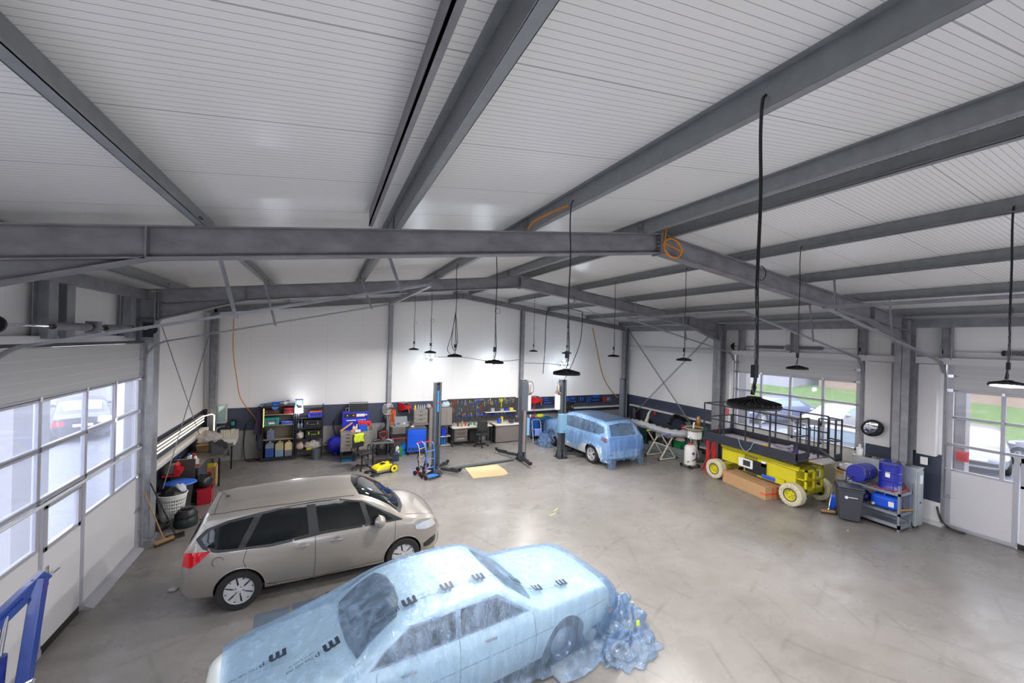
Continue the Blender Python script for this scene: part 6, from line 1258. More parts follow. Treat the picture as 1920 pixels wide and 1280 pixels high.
# ================================================================ lifts
LG = mat('lift_grey', (86, 92, 100), .4, .3); LD = mat('lift_dark', (50, 54, 58), .45, .3)
def lift_post(x, y, face, label, gear=False, box=False, word=True, smooth_pole=False, arms=()):
    """face: +1 the carriage side looks to +x, -1 to -x"""
    t = thing('lift_post', label, 'lift post', (x, y, 0), 0); h = 2.78; m = MB()
    m.box(-.13, .13, .06, .075, .02, h); m.box(-.13, .13, -.075, -.06, .02, h) if False else None
    for s_ in (-1, 1): m.box(s_*.14-.012, s_*.14+.012, -.12, .12, .02, h)
    m.box(-.14, .14, .10, .12, .02, h); m.box(-.14, -.06, -.12, -.10, .02, h); m.box(.06, .14, -.12, -.10, .02, h); m.build('column', LG, t, bevel=.003)
    B(-.05, .05, -.09, .09, .1, h-.05).build('inner_rail', LD, t); B(-.16, .16, -.13, .13, h, h+.015).build('top_cap', LD, t); B(-.26, .26, -.24, .24, 0, .025).build('base_plate', LD, t)
    for s_ in (-1, 1): MB().prism([(s_*.14, .02), (s_*.25, .02), (s_*.14, .3)], .1, .12).build('gusset', LD, t)
    B(-.1, .1, -.15, -.08, .28, .9).build('carriage', LD, t, bevel=.01)
    if smooth_pole: MB().cyl((-.02, -.17, .32), (-.02, -.17, 1.75), .09, 20).build('cover_tube', mat('pole_bright', (150, 142, 142), .3, .6), t, smooth=True); B(-.17, .17, -.16, -.1, 1.72, h-.02).build('front_cover', LG, t, bevel=.01)
    if word: B(-.03, .04, -.124, -.1205, 1.9, 2.55).build('blue_lettering', C_('lift_blue', (50, 140, 230)), t); B(-.04, .05, -.127, -.1245, 2.15, 2.2).build('red_dash', RED, t)
    if gear:
        g = MB().lathe([(.08, -.2), (.1, -.18), (.1, .05), (.06, .1)], (face*.28, 0, 2.55), n=20).box(face*.28-.1, face*.28+.1, -.12, .12, 2.28, 2.36); g.build('motor', C_('motor_silver', (150, 144, 138), metal=.4), t, smooth=True); B(face*.28-.12, face*.28+.12, -.08, .08, 1.72, 2.28).build('oil_tank', C_('tank_white', (206, 202, 208)), t, bevel=.03)
        MB().tube(catmull([(face*.2, -.12, 2.3), (face*.42, -.2, 2.4), (face*.4, -.14, 2.7), (face*.2, -.1, 2.74)], 5), .012, 6).build('hydraulic_hose', BLACK, t, smooth=True)
    if box: B(face*.17, face*.33, -.1, .06, .85, 1.45).build('control_box', C_('control_blue', (120, 160, 190)), t, bevel=.01)
    for (ax, ay, bx, by) in arms:
        ax, ay, bx, by = ax/.7, ay/.85, bx/.7, by/.85
        m = MB(); m.bar((ax, ay, .16), (bx, by, .10), .12, .08); ar = m.build('lift_arm', LD, t, bevel=.008); MB().bar((ax+(bx-ax)*.55, ay+(by-ay)*.55, .16), (bx+(bx-ax)*.12, by+(by-ay)*.12, .12), .08, .06).lathe([(.07, .14), (.07, .19), (.05, .2), (0, .2)], (bx+(bx-ax)*.1, by+(by-ay)*.1, 0), n=16).build('pad_arm', BLACKM, ar, smooth=True, angle=30)
    t.scale = (.70, .85, 1)
    return t
lift_post(3.14, 12.32, 1, 'first grey lift post from the left, beside the stacked hand trucks', arms=((.12, -.12, .62, -.40), (.1, .12, .5, .5)))
lift_post(6.28, 12.66, 1, 'second lift post with a bright tube cover and a white tank at the top', gear=True, box=True, smooth_pole=True, arms=((-.1, -.15, -.12, -.85), (-.14, .12, -.48, 1.0)))
lift_post(7.74, 12.46, -1, 'third lift post standing directly left of the covered white car', gear=True, box=False, word=False, arms=((.12, -.05, .75, -.25), (.12, .1, .7, .35)))
lift_post(10.50, 12.46, -1, 'fourth lift post standing behind the covered white car, in front of the corner', word=False)
one('junction_box', 'light blue control cabinet with an orange knob on the third lift post', 'control box', B(-.14, .14, -.08, .08, 0, .66).cyl((.05, -.08, .12), (.05, -.13, .12), .04, 12), C_('ctrl_grey', (110, 150, 176)), loc=(7.62, 12.22, .95), bevel=.01)
one('lift_crossbeam', 'flat steel beam across the floor between the first two lift posts', 'beam', MB().bar((0, 0, .03), (2.56, .26, .03), .12, .04), LG, loc=(3.42, 12.42, .012), bevel=.005)
one('wooden_mat', 'pale wooden board lying on the floor between the first two lift posts', 'board', MB().prism([(4.13, 12.42), (4.06, 11.42), (5.02, 11.36), (5.22, 11.45), (5.28, 11.8), (5.24, 12.4)], .001, .015, 'z'), C_('plywood', (206, 180, 136), rough=.7, noise=.05, nscale=4))
# ================================================================ right back corner
one('wall_ledge', 'white ledge running along the right wall below the dark band', 'ledge', B(13.28, 13.41, 10.3, 15.3, 1.20, 1.27), WHITE, bevel=.003)
t = thing('storage_cabinet', 'dark green cabinet with a blue and red edge behind the covered white car', 'cabinet', (12.45, 13.25, 0)); B(-.25, .25, -.3, .3, 0, .80).build('carcass', C_('dark_green', (24, 52, 58), rough=.4), t, bevel=.01); B(.0, .04, -.312, -.3, .1, .45).build('red_stripe', RED, t); B(.0, .04, -.312, -.3, .45, .72).build('blue_stripe', C_('stripe_blue', (80, 120, 210)), t)
B(-.26, .26, -.31, .31, .80, .83).build('top_board', DGREY, t)
lump('tool_heap', 'heap of dark tools with a blue part on the dark green cabinet', 'tools', (12.45, 13.2, .832), .17, BLACK, 14, sc3=(1.2, 1.2, .6)); one('machine_part', 'small blue part at the left on the dark green cabinet', 'part', MB().lathe([(.05, 0), (.05, .12), (.02, .14)], n=12), BLUE, loc=(12.28, 13.0, .90), smooth=True)
one('work_jacket', 'black jacket hanging from the wall ledge beside the fourth lift post', 'jacket', MB().lathe([(.02, 0), (.14, -.08), (.18, -.3), (.2, -.7), (.16, -.72)], n=14), BLACK, loc=(13.16, 14.8, 1.24), smooth=True)
t = thing('long_bench', 'low dark bench along the right wall under the car parts', 'bench', (12.85, 11.7, 0)); B(-.35, .35, -1.1, 1.2, .72, .76).build('top', DGREY, t)
for y in (-1.05, .1, 1.25):
    for x in (-.32, .3): B(x-.02, x+.02, y-.02, y+.02, 0, .72).build('leg', BLACKM, t)
B(-.33, .33, -1.05, 1.25, .2, .22).build('lower_shelf', DGREY, t)
SMK = C_('bumper_grey', (150, 152, 156), rough=.35, noise=.12)
m = MB(); V = []; fs = []
for i in range(25):
    u = i/24; y = 1.15-2.3*u; bow = .28*(1-(2*u-1)**2)
    for j in range(9): v = j/8; V.append((-.12-bow-.10*math.sin(PI*v)+.03*math.sin(u*40), y, .02+.28*v+.06*math.sin(u*6)+(.03*math.sin(u*55) if j == 8 else 0)))
for i in range(24):
    for j in range(8): fs.append((i*9+j, (i+1)*9+j, (i+1)*9+j+1, i*9+j+1))
o = one('car_bumper', 'long grey car bumper lying on the trestle before the right wall', 'bumper', MB().add(V, fs), SMK, loc=(11.55, 11.6, .86), rz=.30, smooth=True, angle=180); o.modifiers.new('s', 'SOLIDIFY').thickness = .015
m = MB(); m.tube(catmull([(.1, 0, 0), (-.05, 0, .12), (.02, 0, .3), (.08, 0, .5), (.2, 0, .62)], 5), [.09-.003*k for k in range(21)], 10); one('fender_bracket', 'cream curved body part standing at the left end of the bumper', 'car part', m, C_('cream_part', (196, 188, 164), rough=.5), loc=(12.1, 12.85, .80), smooth=True)
V = []; fs = []
for i in range(21):
    a = PI*i/20
    for j in range(7):
        r_ = .32+.16*j/6; V.append((.1*math.sin(3*a)*j/6, -r_*math.cos(a)*1.25, .12+r_*math.sin(a)*1.0+.03*j/6))
for i in range(20):
    for j in range(6): fs.append((i*7+j, (i+1)*7+j, (i+1)*7+j+1, i*7+j+1))
o = one('car_fender', 'black front fender standing on the bench in front of the wall ledge', 'fender', MB().add(V, fs), mat('gloss_black', (18, 16, 18), .2, coat=.6), loc=(12.85, 11.9, .76), rz=0, smooth=True, angle=180); o.modifiers.new('s', 'SOLIDIFY').thickness = .03
one('rag_red', 'red rag hanging from the wall ledge left of the cream body part', 'rag', MB().lathe([(.01, 0), (.05, -.06), (.04, -.2), (0, -.24)], n=10), RED, loc=(13.25, 13.6, 1.2), smooth=True)
t = thing('tool_box', 'burgundy metal toolbox with white stripes on the bench', 'toolbox', (12.72, 11.25, .76)); BU = C_('burgundy', (150, 22, 60), rough=.4); B(-.16, .16, -.26, .26, 0, .3).build('box_body', BU, t, bevel=.01)
for k in range(3): B(-.166, -.16, -.2, .2, .06+.08*k, .075+.08*k).build('white_stripe', WHITEP, t)
t = thing('parts_carton', 'green carton with a white leaf mark under the amber bottle', 'carton', (12.66, 10.85, .76)); B(-.2, .2, -.33, .33, 0, .38).build('box_body', C_('carton_green', (16, 122, 62)), t, bevel=.006); B(-.206, -.2, .05, .25, .14, .26).build('white_mark', WHITEP, t)
t = thing('amber_jar', 'tall amber oil container on the green carton', 'container', (12.66, 10.80, 1.142)); MB().lathe([(.08, 0), (.085, .02), (.085, .30), (.06, .34), (.06, .38)], n=20).build('body', AMBER, t, smooth=True)
one('wooden_blocks', 'orange and wooden blocks beneath the platform end beside the red jacks', 'blocks', B(-.12, .12, -.2, .2, 0, .42), C_('orange_wood', (176, 110, 60), rough=.7), loc=(12.7, 9.4, 0), bevel=.005)
# trestle stand
t = thing('trestle_stand', 'folding body-work stand with crossed pale legs under the grey bumper', 'stand', (11.30, 11.25, 0)); TS = C_('stand_cream', (196, 188, 172), rough=.5)
for s_ in (-1, 1):
    y = s_*.33; MB().bar((-.35, y, .05), (.3, y, .92), .04, .03).build('cross_leg', TS, t); MB().bar((.35, y, .05), (-.3, y, .88), .04, .03).build('cross_leg', TS, t); MB().tube([(-.42, y, .04), (.42, y, .04)], .02, 8).build('foot_bar', TS, t); MB().tube([(-.34, y*1.1, .93), (.34, y*1.1, .93)], .035, 10).build('padded_bar', C_('pad_violet', (120, 120, 176), rough=.8) if s_ < 0 else C_('pad_lime', (160, 176, 70), rough=.8), t, smooth=True)
    for x in (-.42, .42): MB().lathe([(.0, -.02), (.04, -.015), (.04, .015), (0, .02)], (x, y, .04), (0, 1, 0), 12).build('castor', RUB, t)
MB().tube([(0, -.33, .48), (0, .33, .48)], .018, 8).build('cross_tube', TS, t)
# oil tank, funnel, low box, jacks
t = thing('oil_tank', 'white wheeled oil tank with a round coloured logo', 'tank', (11.40, 10.02, 0)); MB().lathe([(.17, .08), (.19, .10), (.19, .66), (.15, .73), (.07, .76)], n=28).build('tank_shell', C_('tank_cream', (206, 204, 200), rough=.35), t, smooth=True); B(-.22, .22, -.2, .2, .05, .08).build('base_frame', CHROME, t)
for a in ((-.2, -.18), (.2, -.18), (-.2, .18), (.2, .18)): MB().lathe([(0, -.02), (.06, -.02), (.06, .02), (0, .02)], (a[0], a[1], .06), (1, 0, 0), 14).build('wheel', RUB, t)
MB().cyl((0, 0, .76), (0, 0, .8), .06, 14).build('red_cap', RED, t); MB().tube(catmull([(-.2, -.05, .2), (0, -.21, .30), (.16, -.14, .42), (.2, 0, .62), (.1, .1, .8)], 5), .016, 8).build('hose', BLACK, t, smooth=True); MB().tube([(.12, .1, .7), (.2, .14, .95), (.05, .14, 1.0)], .014, 8).build('push_handle', CHROME, t, smooth=True)
m = MB().lathe([(0, .198), (.05, .196)], (0, 0, .50), (-.35, -1, 0), 16); m.build('logo_blue', BLUE, t, smooth=False); m = MB().lathe([(0, .2005), (.022, .2)], (0, 0, .50), (-.35, -1, 0), 12); m.build('logo_red', RED, t)
t = thing('oil_drain', 'oil drain funnel with a wide dark bowl on a slanted cream post', 'oil drain', (11.95, 10.35, 0)); MB().lathe([(.0, 1.10), (.10, 1.08), (.32, 1.2), (.34, 1.21), (.34, 1.24), (.30, 1.23), (.12, 1.12), (.0, 1.12)], n=32).build('bowl', C_('bowl_cream', (170, 160, 132), rough=.4), t, smooth=True); MB().lathe([(0, 1.215), (.30, 1.22)], n=32, cap=False).build('oil_surface', C_('dark_oil', (60, 52, 48), rough=.2), t); MB().lathe([(.22, .86), (.24, .88), (.24, 1.1), (.12, 1.12)], n=28).build('catch_pan', WHITEP, t, smooth=True)
MB().bar((0, 0, .88), (.25, .05, .1), .09, .06).build('slanted_post', C_('bowl_cream', (170, 160, 132)), t); MB().tube([(.0, .05, 1.2), (.03, .05, 1.42)], .03, 10).build('filter_tube', WHITEP, t, smooth=True); MB().lathe([(.2, 0), (.2, .10), (.05, .12)], (.28, .05, 0), n=20).build('foot_tank', DGREY, t, smooth=True)
t = thing('parts_washer', 'low long grey trough holding black and green boxes before the bench', 'trough', (12.0, 11.3, 0), .15); m = MB()
for q in ((-.28, .28, -.95, -.92, 0, .36), (-.28, .28, .92, .95, 0, .36), (-.28, -.25, -.95, .95, 0, .36), (.25, .28, -.95, .95, 0, .36), (-.28, .28, -.95, .95, .03, .06)): m.box(*q)
m.build('trough_body', C_('trough_grey', (104, 110, 110), rough=.45), t)
for k, (y, m_, h, lb) in enumerate(((.5, BLACK, .62, 'tall black canister standing in the grey trough, left'), (.15, BLACK, .6, 'black bottle with handle standing in the grey trough, middle'), (-.25, GREENP, .62, 'green and white plastic box standing in the grey trough'), (-.62, DGREY, .5, 'dark crate standing in the grey trough, right'))): one('container', lb, 'container', MB().lathe([(.13, .0), (.15, .02), (.15, h*.7), (.08, h*.85), (.06, h-.06)], n=18) if k < 2 else B(-.16, .16, -.16, .16, 0, h-.06), m_, loc=(12.0-y*.15, 11.3+y, .062), smooth=k < 2)
one('lid_cap', 'white and red lid on the green plastic box in the trough', 'lid', MB().lathe([(.17, 0), (.16, .05), (0, .06)], n=20), C_('lid_pink', (216, 170, 170)), loc=(12.04, 11.05, .624), smooth=True)
for k, (x, y) in enumerate(((11.78, 9.62), (11.90, 9.48))):
    t = thing('trolley_jack', ('left', 'right')[k]+' upright red jack beside the end of the lift platform', 'jack', (x, y, 0), .2); B(-.04, .04, -.06, .06, 0, 1.02).build('red_post', RED, t, bevel=.01); B(-.07, .07, -.16, .16, 0, .1).build('foot', RED, t, bevel=.01); MB().bar((0, 0, .9), (-.12, 0, 1.12), .03, .03).build('arm', RED, t)
    MB().lathe([(0, -.03), (.06, -.03), (.06, .03), (0, .03)], (0, -.17, .06), (1, 0, 0), 12).build('wheel', RUB, t)
cable(catmull([(11.7, 9.6, .9), (11.62, 9.4, .3), (11.45, 9.15, .02), (11.25, 9.35, .015), (11.45, 9.6, .05), (11.72, 9.3, 1.0), (11.7, 9.15, 1.5), (11.4, 9.0, 1.62)], 6), .012, C_('red_hose', (150, 60, 56)), 'air_hose', 'reddish hose looping from the red jacks up to the lift platform', 'hose')
t = thing('fire_extinguisher', 'red fire extinguisher on the wall left of the middle roller door', 'fire extinguisher', (13.30, 10.28, 1.50)); MB().lathe([(.06, 0), (.075, .02), (.075, .34), (.03, .42), (.02, .46)], n=18).build('cylinder', RED, t, smooth=True); B(-.03, .03, -.03, .03, .46, .5).build('valve', BLACK, t)
one('fire_sign', 'small red and white sign beside the fire extinguisher', 'sign', B(-.006, .006, -.1, .1, -.12, .12), C_('sign_pink', (220, 120, 120)), loc=(13.27, 10.1, 1.78))
one('wall_socket', 'small white box on the white strip left of the right roller door', 'switch', B(-.03, .03, -.06, .06, -.09, .09), WHITEP, loc=(13.23, 4.74, 1.52), bevel=.005)
# ================================================================ scissor lift
t = thing('scissor_lift', 'yellow scissor lift with a long dark railed platform and pale tyres', 'scissor lift', (11.9, 7.8, 0)); SL_ = mat('platform_dark', (46, 48, 58), .4, .2); TY = mat('cream_tyre', (196, 188, 160), .8, noise=.08)
# local: x = across (near side -), y along
m = MB(); m.prism([(-1.05, .66), (1.0, .66), (1.0, 1.0), (-1.05, 1.02), (-1.35, .95), (-1.35, .40), (-1.05, .36)], -.52, .55, 'x') if False else None
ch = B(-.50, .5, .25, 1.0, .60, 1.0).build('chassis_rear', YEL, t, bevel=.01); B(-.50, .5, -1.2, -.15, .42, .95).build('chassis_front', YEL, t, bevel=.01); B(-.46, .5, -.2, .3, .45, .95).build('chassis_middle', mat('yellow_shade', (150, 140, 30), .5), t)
B(-.6, .6, 1.0, 1.25, .25, .42).build('rear_axle', YEL, t, bevel=.01); B(-.6, .6, -1.3, -1.05, .25, .42).build('front_axle', YEL, t, bevel=.01)
m = MB(); m.bar((-.54, 1.0, 1.08), (-.54, -1.3, .98), .06, .11); m.bar((.5, 1.0, 1.08), (.5, -1.3, .98), .06, .11); m.build('top_rail', YEL, t, bevel=.006)
m = MB()
for s_ in (-.44, .44): m.bar((s_, .95, .98), (s_, -.9, 1.20), .05, .12); m.bar((s_, -1.1, 1.0), (s_, .9, 1.22), .05, .12)
m.build('scissor_arms', mat('yellow_arm', (180, 168, 26), .45), t)
m = MB(); x = -.40
for q in ((-1.44, -1.2, .42, .47), (-1.44, -1.2, .92, .97), (-1.44, -1.2, .68, .71)): m.box(-.45, .30, q[0], q[1], q[2], q[3])
for xx in (-.45, -.1, .26): m.box(xx, xx+.05, -1.44, -1.39, .42, .97)
m.build('step_ladder_frame', YEL, t)
B(-.56, -.505, -.42, .18, .50, .86).build('control_recess', BLACKM, t); B(-.6, -.55, -.06, .38, .60, .86).build('battery_charger', C_('charger_white', (216, 218, 224)), t, bevel=.02); B(-.606, -.6, .0, .22, .66, .82).build('charger_screen', C_('charger_dark', (50, 48, 50)), t); B(-.58, -.52, -.72, -.32, .46, .56).build('blue_cylinder', BLUE, t, bevel=.02)
B(-.56, -.51, -.42, -.30, .76, .92).build('paper_label', WHITEP, t); B(-.57, -.5, -.95, -.7, .44, .58).build('yellow_flap', YEL, t)
for y in (1.1, -1.2):
    for s_ in (-1, 1):
        R = .295; x = s_*.62; m = MB().m(TY).lathe([(R*.6, -.11), (R*.92, -.12), (R, -.09), (R, .09), (R*.92, .12), (R*.6, .11)], (x, y, R), (1, 0, 0), 44, cap=False)
        for k in range(20):
            a = 2*PI*k/20
            for e in (-1, 1): m.bar((x+e*.125, y+R*.72*math.cos(a), R+R*.72*math.sin(a)), (x+e*.10, y+R*.985*math.cos(a+.06), R+R*.985*math.sin(a+.06)), .035, .02, upv=(1, 0, 0))
        w_ = m.build('tyre', None, t, smooth=True, angle=35); e = s_
        MB().m(YEL).lathe([(0, .05*e), (R*.12, .055*e), (R*.15, .03*e), (R*.42, .02*e), (R*.46, .06*e), (R*.5, .075*e)], (x+.03*e, y, R), (1, 0, 0), 32, cap=False).m(NAVY).lathe([(R*.5, .078*e), (R*.6, .082*e), (R*.6, .0)], (x+.03*e, y, R), (1, 0, 0), 32, cap=False).build('rim', None, w_, smooth=True, angle=30)
        for k in range(6): a = 2*PI*k/6; MB().cyl((x+.03*e, y+R*.3*math.cos(a), R+R*.3*math.sin(a)), (x+.065*e, y+R*.3*math.cos(a), R+R*.3*math.sin(a)), .013, 6).build('wheel_nut', DGREY, w_)
# platform
PX0, PX1, PY0, PY1 = -.85, .55, -1.42, 1.44
dk = B(PX0+.02, PX1-.02, PY0, PY1, 1.235, 1.26).build('deck', mat('deck_grey', (150, 140, 140), .6, noise=.2, nscale=7), t)
m = MB(); m.box(PX0, PX0+.03, PY0, PY1, 1.22, 1.44); m.box(PX1-.03, PX1, PY0, PY1, 1.22, 1.44); m.box(PX0, PX1, PY1-.03, PY1, 1.22, 1.44); m.box(PX0, PX1, PY0, PY0+.02, 1.20, 1.25); m.box(PX0-.01, PX0+.05, PY0, PY1, 1.16, 1.235); m.box(PX1-.05, PX1+.01, PY0, PY1, 1.16, 1.235); m.box(PX0, PX0+.5, PY0, PY0+.03, 1.25, 1.44); m.build('toe_board', SL_, t, bevel=.003)
m = MB(); rs = .02
for x in (PX0+.02, PX1-.02):
    for z in (2.33, 1.88): m.bar((x, PY0+.02, z), (x, PY1-.02, z), .035, .035)
    for k in range(5): y = PY0+.02+(PY1-PY0-.04)*k/4; m.bar((x, y, 1.25), (x, y, 2.33), .035, .035)
for z in (2.33, 1.88): m.bar((PX0+.02, PY1-.02, z), (PX1-.02, PY1-.02, z), .035, .035)
for z in (2.33, 1.88): m.bar((PX0+.02, PY0+.02, z), (PX0+.5, PY0+.02, z), .035, .035)
m.bar((PX0+.5, PY0+.02, 1.25), (PX0+.5, PY0+.02, 2.33), .035, .035); m.build('guard_rails', SL_, t, bevel=.003)
g = MB()
for q in ((PX1-.45, PY0+.02), (PX1-.02, PY0-.0), (PX1-.3, PY0-.3), (PX1-.02, PY0-.3)): g.bar((q[0], q[1], 1.22), (q[0], q[1], 2.30), .035, .035)
for z in (2.30, 1.75): g.bar((PX1-.3, PY0-.3, z), (PX1-.02, PY0-.3, z), .035, .035); g.bar((PX1-.45, PY0+.02, z), (PX1-.3, PY0-.3, z), .035, .035); g.bar((PX1-.02, PY0, z), (PX1-.02, PY0-.3, z), .035, .035)
g.bar((PX1-.45, PY0+.02, 1.5), (PX1-.3, PY0-.3, 1.26), .035, .05); g.box(PX1-.32, PX1, PY0-.32, PY0-.29, 1.22, 1.42); g.build('entry_gate', SL_, t, bevel=.003); B(PX0+.5, PX1, PY0-.32, PY0+.02, 1.2, 1.235).build('entry_step', mat('deck_grey'if 0 else 'deck_light', (170, 160, 158), .6), t)
gr = MB()
for x in (PX0+.62, PX0+.98): gr.tube([(x, PY0+.05, 1.3), (x, PY0+.05, 2.1), (x, PY0+.14, 2.1), (x, PY0+.14, 1.3)], .012, 8)
gr.build('grab_rail', SL_, t, smooth=True)
# on the deck
MB().tube([(PX0+.3+.14*math.cos(a), PY0+.45+.14*math.sin(a), 1.30+.01*a/6) for a in [i*PI/8 for i in range(34)]], .035, 8).build('x', None, None) if 0 else None
one('hose_coil', 'grey corrugated hose coiled on the near end of the lift platform', 'hose', MB().tube([(.16*math.cos(a), .16*math.sin(a)*1.2, .04+.018*a) for a in [i*PI/8 for i in range(30)]], .04, 8), C_('corrugated', (130, 126, 134), rough=.4, bump=.5), loc=(11.45, 6.95, 1.262), smooth=True)
one('yellow_straps', 'yellow strap heap on the lift platform beside the coiled hose', 'straps', MB().tube(catmull([(0, 0, .02), (-.1, .2, .06), (.1, .3, .03), (-.05, .45, .05), (.12, .5, .02), (.05, .2, .09)], 5), .035, 6), C_('strap_yellow', (214, 176, 50), rough=.8), loc=(11.5, 7.25, 1.262), smooth=True)
lump('purple_rag', 'purple rag under the coiled hose on the lift platform', 'rag', (11.62, 6.78, 1.262), .1, C_('purple', (90, 60, 130), rough=.9), 5)
for k, (x, y) in enumerate(((11.6, 8.1), (11.75, 8.0), (11.5, 7.9))): one('wood_scrap', ('first', 'second', 'third')[k]+' small wooden scrap on the middle of the lift platform', 'wood', MB().bar((-.12, 0, .015), (.12, .04, .02), .04, .03), WOOD, loc=(x, y, 1.262), rz=k)
cable(catmull([(11.04, 8.0, 1.46), (11.0, 7.9, 1.28), (11.0, 7.75, 1.16), (11.0, 7.6, 1.28), (11.04, 7.5, 1.46), (11.3, 7.3, 1.28), (11.6, 7.4, 1.27)], 5), .007, C_('pale_cord', (150, 190, 200)), 'cord', 'pale thin cord looping over the platform toe board', 'cord')
# cardboard box with red tape
t = thing('cardboard_box', 'long cardboard box with orange-red tape in front of the scissor lift', 'box', (11.34, 7.80, 0), -.16); B(-.28, .28, -.76, .76, 0, .34).build('box_body', CARD, t, bevel=.004); TP = C_('red_tape', (226, 80, 50), rough=.4)
m = MB().box(-.284, .284, -.764, -.76, .13, .17); m.box(-.284, -.28, -.764, -.6, .13, .17)
for x in (-.05, .1): m.box(x, x+.035, -.764, -.76, 0, .344); m.box(x, x+.035, -.76, -.6, .34, .344)
m.box(-.284, -.28, .68, .76, .16, .2); m.build('tape', TP, t)
# ================================================================ right pier : drum, bin, rack, barrels, steel cabinet, mirror
t = thing('cardboard_drum', 'tall pale fibre drum with blue print behind the waste bin', 'drum', (12.76, 6.10, 0)); MB().lathe([(.235, 0), (.245, .02), (.245, .93), (.25, .95)], n=32).build('drum_wall', C_('drum_cream', (206, 192, 176), rough=.7, noise=.05), t, smooth=True); MB().lathe([(.247, .86), (.255, .87), (.255, .94), (.235, .95)], n=32).build('orange_hoop', C_('hoop_orange', (206, 150, 90)), t, smooth=True)
for z, w_ in ((.58, 1.0), (.52, .8), (.30, .9)): MB().add([(.248*math.cos(a), .248*math.sin(a), z+dz) for dz in (0, .02) for a in [PI+.3+w_*i/12 for i in range(13)]], [(i, i+1, 14+i, 13+i) for i in range(12)]).build('blue_print', C_('print_blue', (70, 90, 150)), t)
lump('plastic_bag', 'white plastic bag bundled on top of the fibre drum', 'bag', (12.76, 6.1, .94), .15, C_('bag_white', (220, 216, 214), rough=.3, bump=.8), 4, sc3=(1.3, 1.2, .6)); bottle('white round bottle at the left end of the galvanised cabinet top', (12.70, 5.80, 1.422), .075, .28, WHITEP, capm=WHITEP)
t = thing('wheelie_bin', 'dark wheeled waste bin with a small white recycling mark', 'bin', (11.72, 5.55, 0), -.95); AN = mat('bin_grey', (58, 60, 68), .5)
m = MB(); m.add([(-.19, -.2, .04), (.19, -.2, .04), (.19, .2, .04), (-.19, .2, .04), (-.24, -.25, .78), (.24, -.25, .78), (.24, .25, .78), (-.24, .25, .78)], [(0,3,2,1),(4,5,6,7),(0,1,5,4),(1,2,6,5),(2,3,7,6),(3,0,4,7)]); m.build('bin_body', AN, t, bevel=.02); B(-.26, .26, -.27, .28, .76, .80).build('rim', AN, t, bevel=.01); MB().prism([(-.27, .81), (.26, .81), (.26, .84), (0, .87), (-.27, .85)], -.25, .25, 'x').build('lid', AN, t, bevel=.01); MB().tube([(-.2, .28, .82), (-.2, .33, .84), (.2, .33, .84), (.2, .28, .82)], .016, 8).build('handle_bar', AN, t, smooth=True)
for s_ in (-1, 1): MB().lathe([(0, -.025), (.1, -.02), (.1, .02), (0, .025)], (s_*.2, .22, .1), (1, 0, 0), 20).build('wheel', RUB, t, smooth=True)
MB().lathe([(.02, 0), (.035, 0), (.035, .004), (.02, .004)], (-.08, -.243, .6), (0, -1, .06), 16).build('logo_ring', WHITEP, t); B(-.035, .13, -.243, -.238, .60, .615).build('logo_bar', WHITEP, t)
t = thing('steel_rack', 'galvanised shelf rack carrying blue barrels, beside the steel cabinet', 'rack', (12.34, 5.2, 0)); ZN = mat('rack_zinc', (150, 156, 166), .35, .6)
for x in (-.34, .2):
    for y in (-.52, .55): m = MB().box(x, x+.045, y, y+.004, 0, 1.06).box(x, x+.004, y, y+.045, 0, 1.06); m.build('upright', ZN, t)
for z in (.86, .40):
    m = MB()
    for q in ((-.34, .24, -.52, -.5), (-.34, .24, .56, .58), (-.34, -.32, -.52, .58), (.22, .24, -.52, .58)): m.box(*q, z-.04, z+.02)
    for k in range(9): m.box(-.32, .22, -.48+.12*k, -.44+.12*k, z-.01, z+.005)
    m.build('shelf_frame', ZN, t)
m = MB().box(-.34, .24, -.5, .5, .06, .08)
for q in ((-.34, .24, -.52, -.5), (-.34, .24, .5, .52), (-.34, -.32, -.52, .52), (.22, .24, -.52, .52)): m.box(*q, .06, .16)
m.build('drip_tray', ZN, t)
BB = mat('barrel_blue', (30, 40, 150), .3, coat=.4)
prof = [(0, 0), (.2, 0), (.215, .01), (.21, .02), (.21, .19), (.22, .20), (.21, .21), (.21, .39), (.22, .40), (.21, .41), (.21, .58), (.215, .6), (.2, .6), (.2, .585), (0, .585)]
t = thing('steel_barrel', 'upright dark blue barrel on the galvanised rack', 'barrel', (12.32, 5.0, .872)); MB().lathe(prof, n=36).build('shell', BB, t, smooth=True, angle=30); MB().lathe([(.0, .586), (.03, .59), (.03, .6), (0, .6)], (.1, 0, 0), n=12).build('bung', CHROME, t); MB().add([(.213*math.cos(a), .213*math.sin(a), z) for z in (.3, .42) for a in [PI+.35-.08*i for i in range(6)]], [(i, i+1, 7+i, 6+i) for i in range(5)]).build('label', WHITEP, t)
t = thing('steel_barrel', 'dark blue barrel lying on its side at the left of the rack', 'barrel', (12.34, 5.56, .882)); o = MB().lathe([(r*.95, h) for r, h in prof], (-.32, 0, .205), (1, 0, 0), 36).build('shell', BB, t, smooth=True, angle=30); MB().cyl((-.33, .05, .1), (-.4, .05, .1), .02, 8).build('tap', C_('tap_black', (40, 40, 44)), t)
BC = mat('can_blue', (20, 84, 214), .3)
t = thing('jerry_can', 'bright blue plastic canister lying on the lower rack shelf', 'canister', (12.28, 5.05, .42), .1); B(-.2, .2, -.24, .24, 0, .3).build('can_body', BC, t, bevel=.07, seg=4); MB().cyl((-.2, .17, .07), (-.24, .17, .07), .03, 12).build('cap', C_('cap_cream', (216, 200, 180)), t); B(-.206, -.2, -.2, -.1, .08, .2).build('label', WHITEP, t); MB().tube([(-.1, .0, .29), (-.1, .0, .33), (.1, .0, .33), (.1, .0, .29)], .018, 8).build('handle', BC, t, smooth=True)
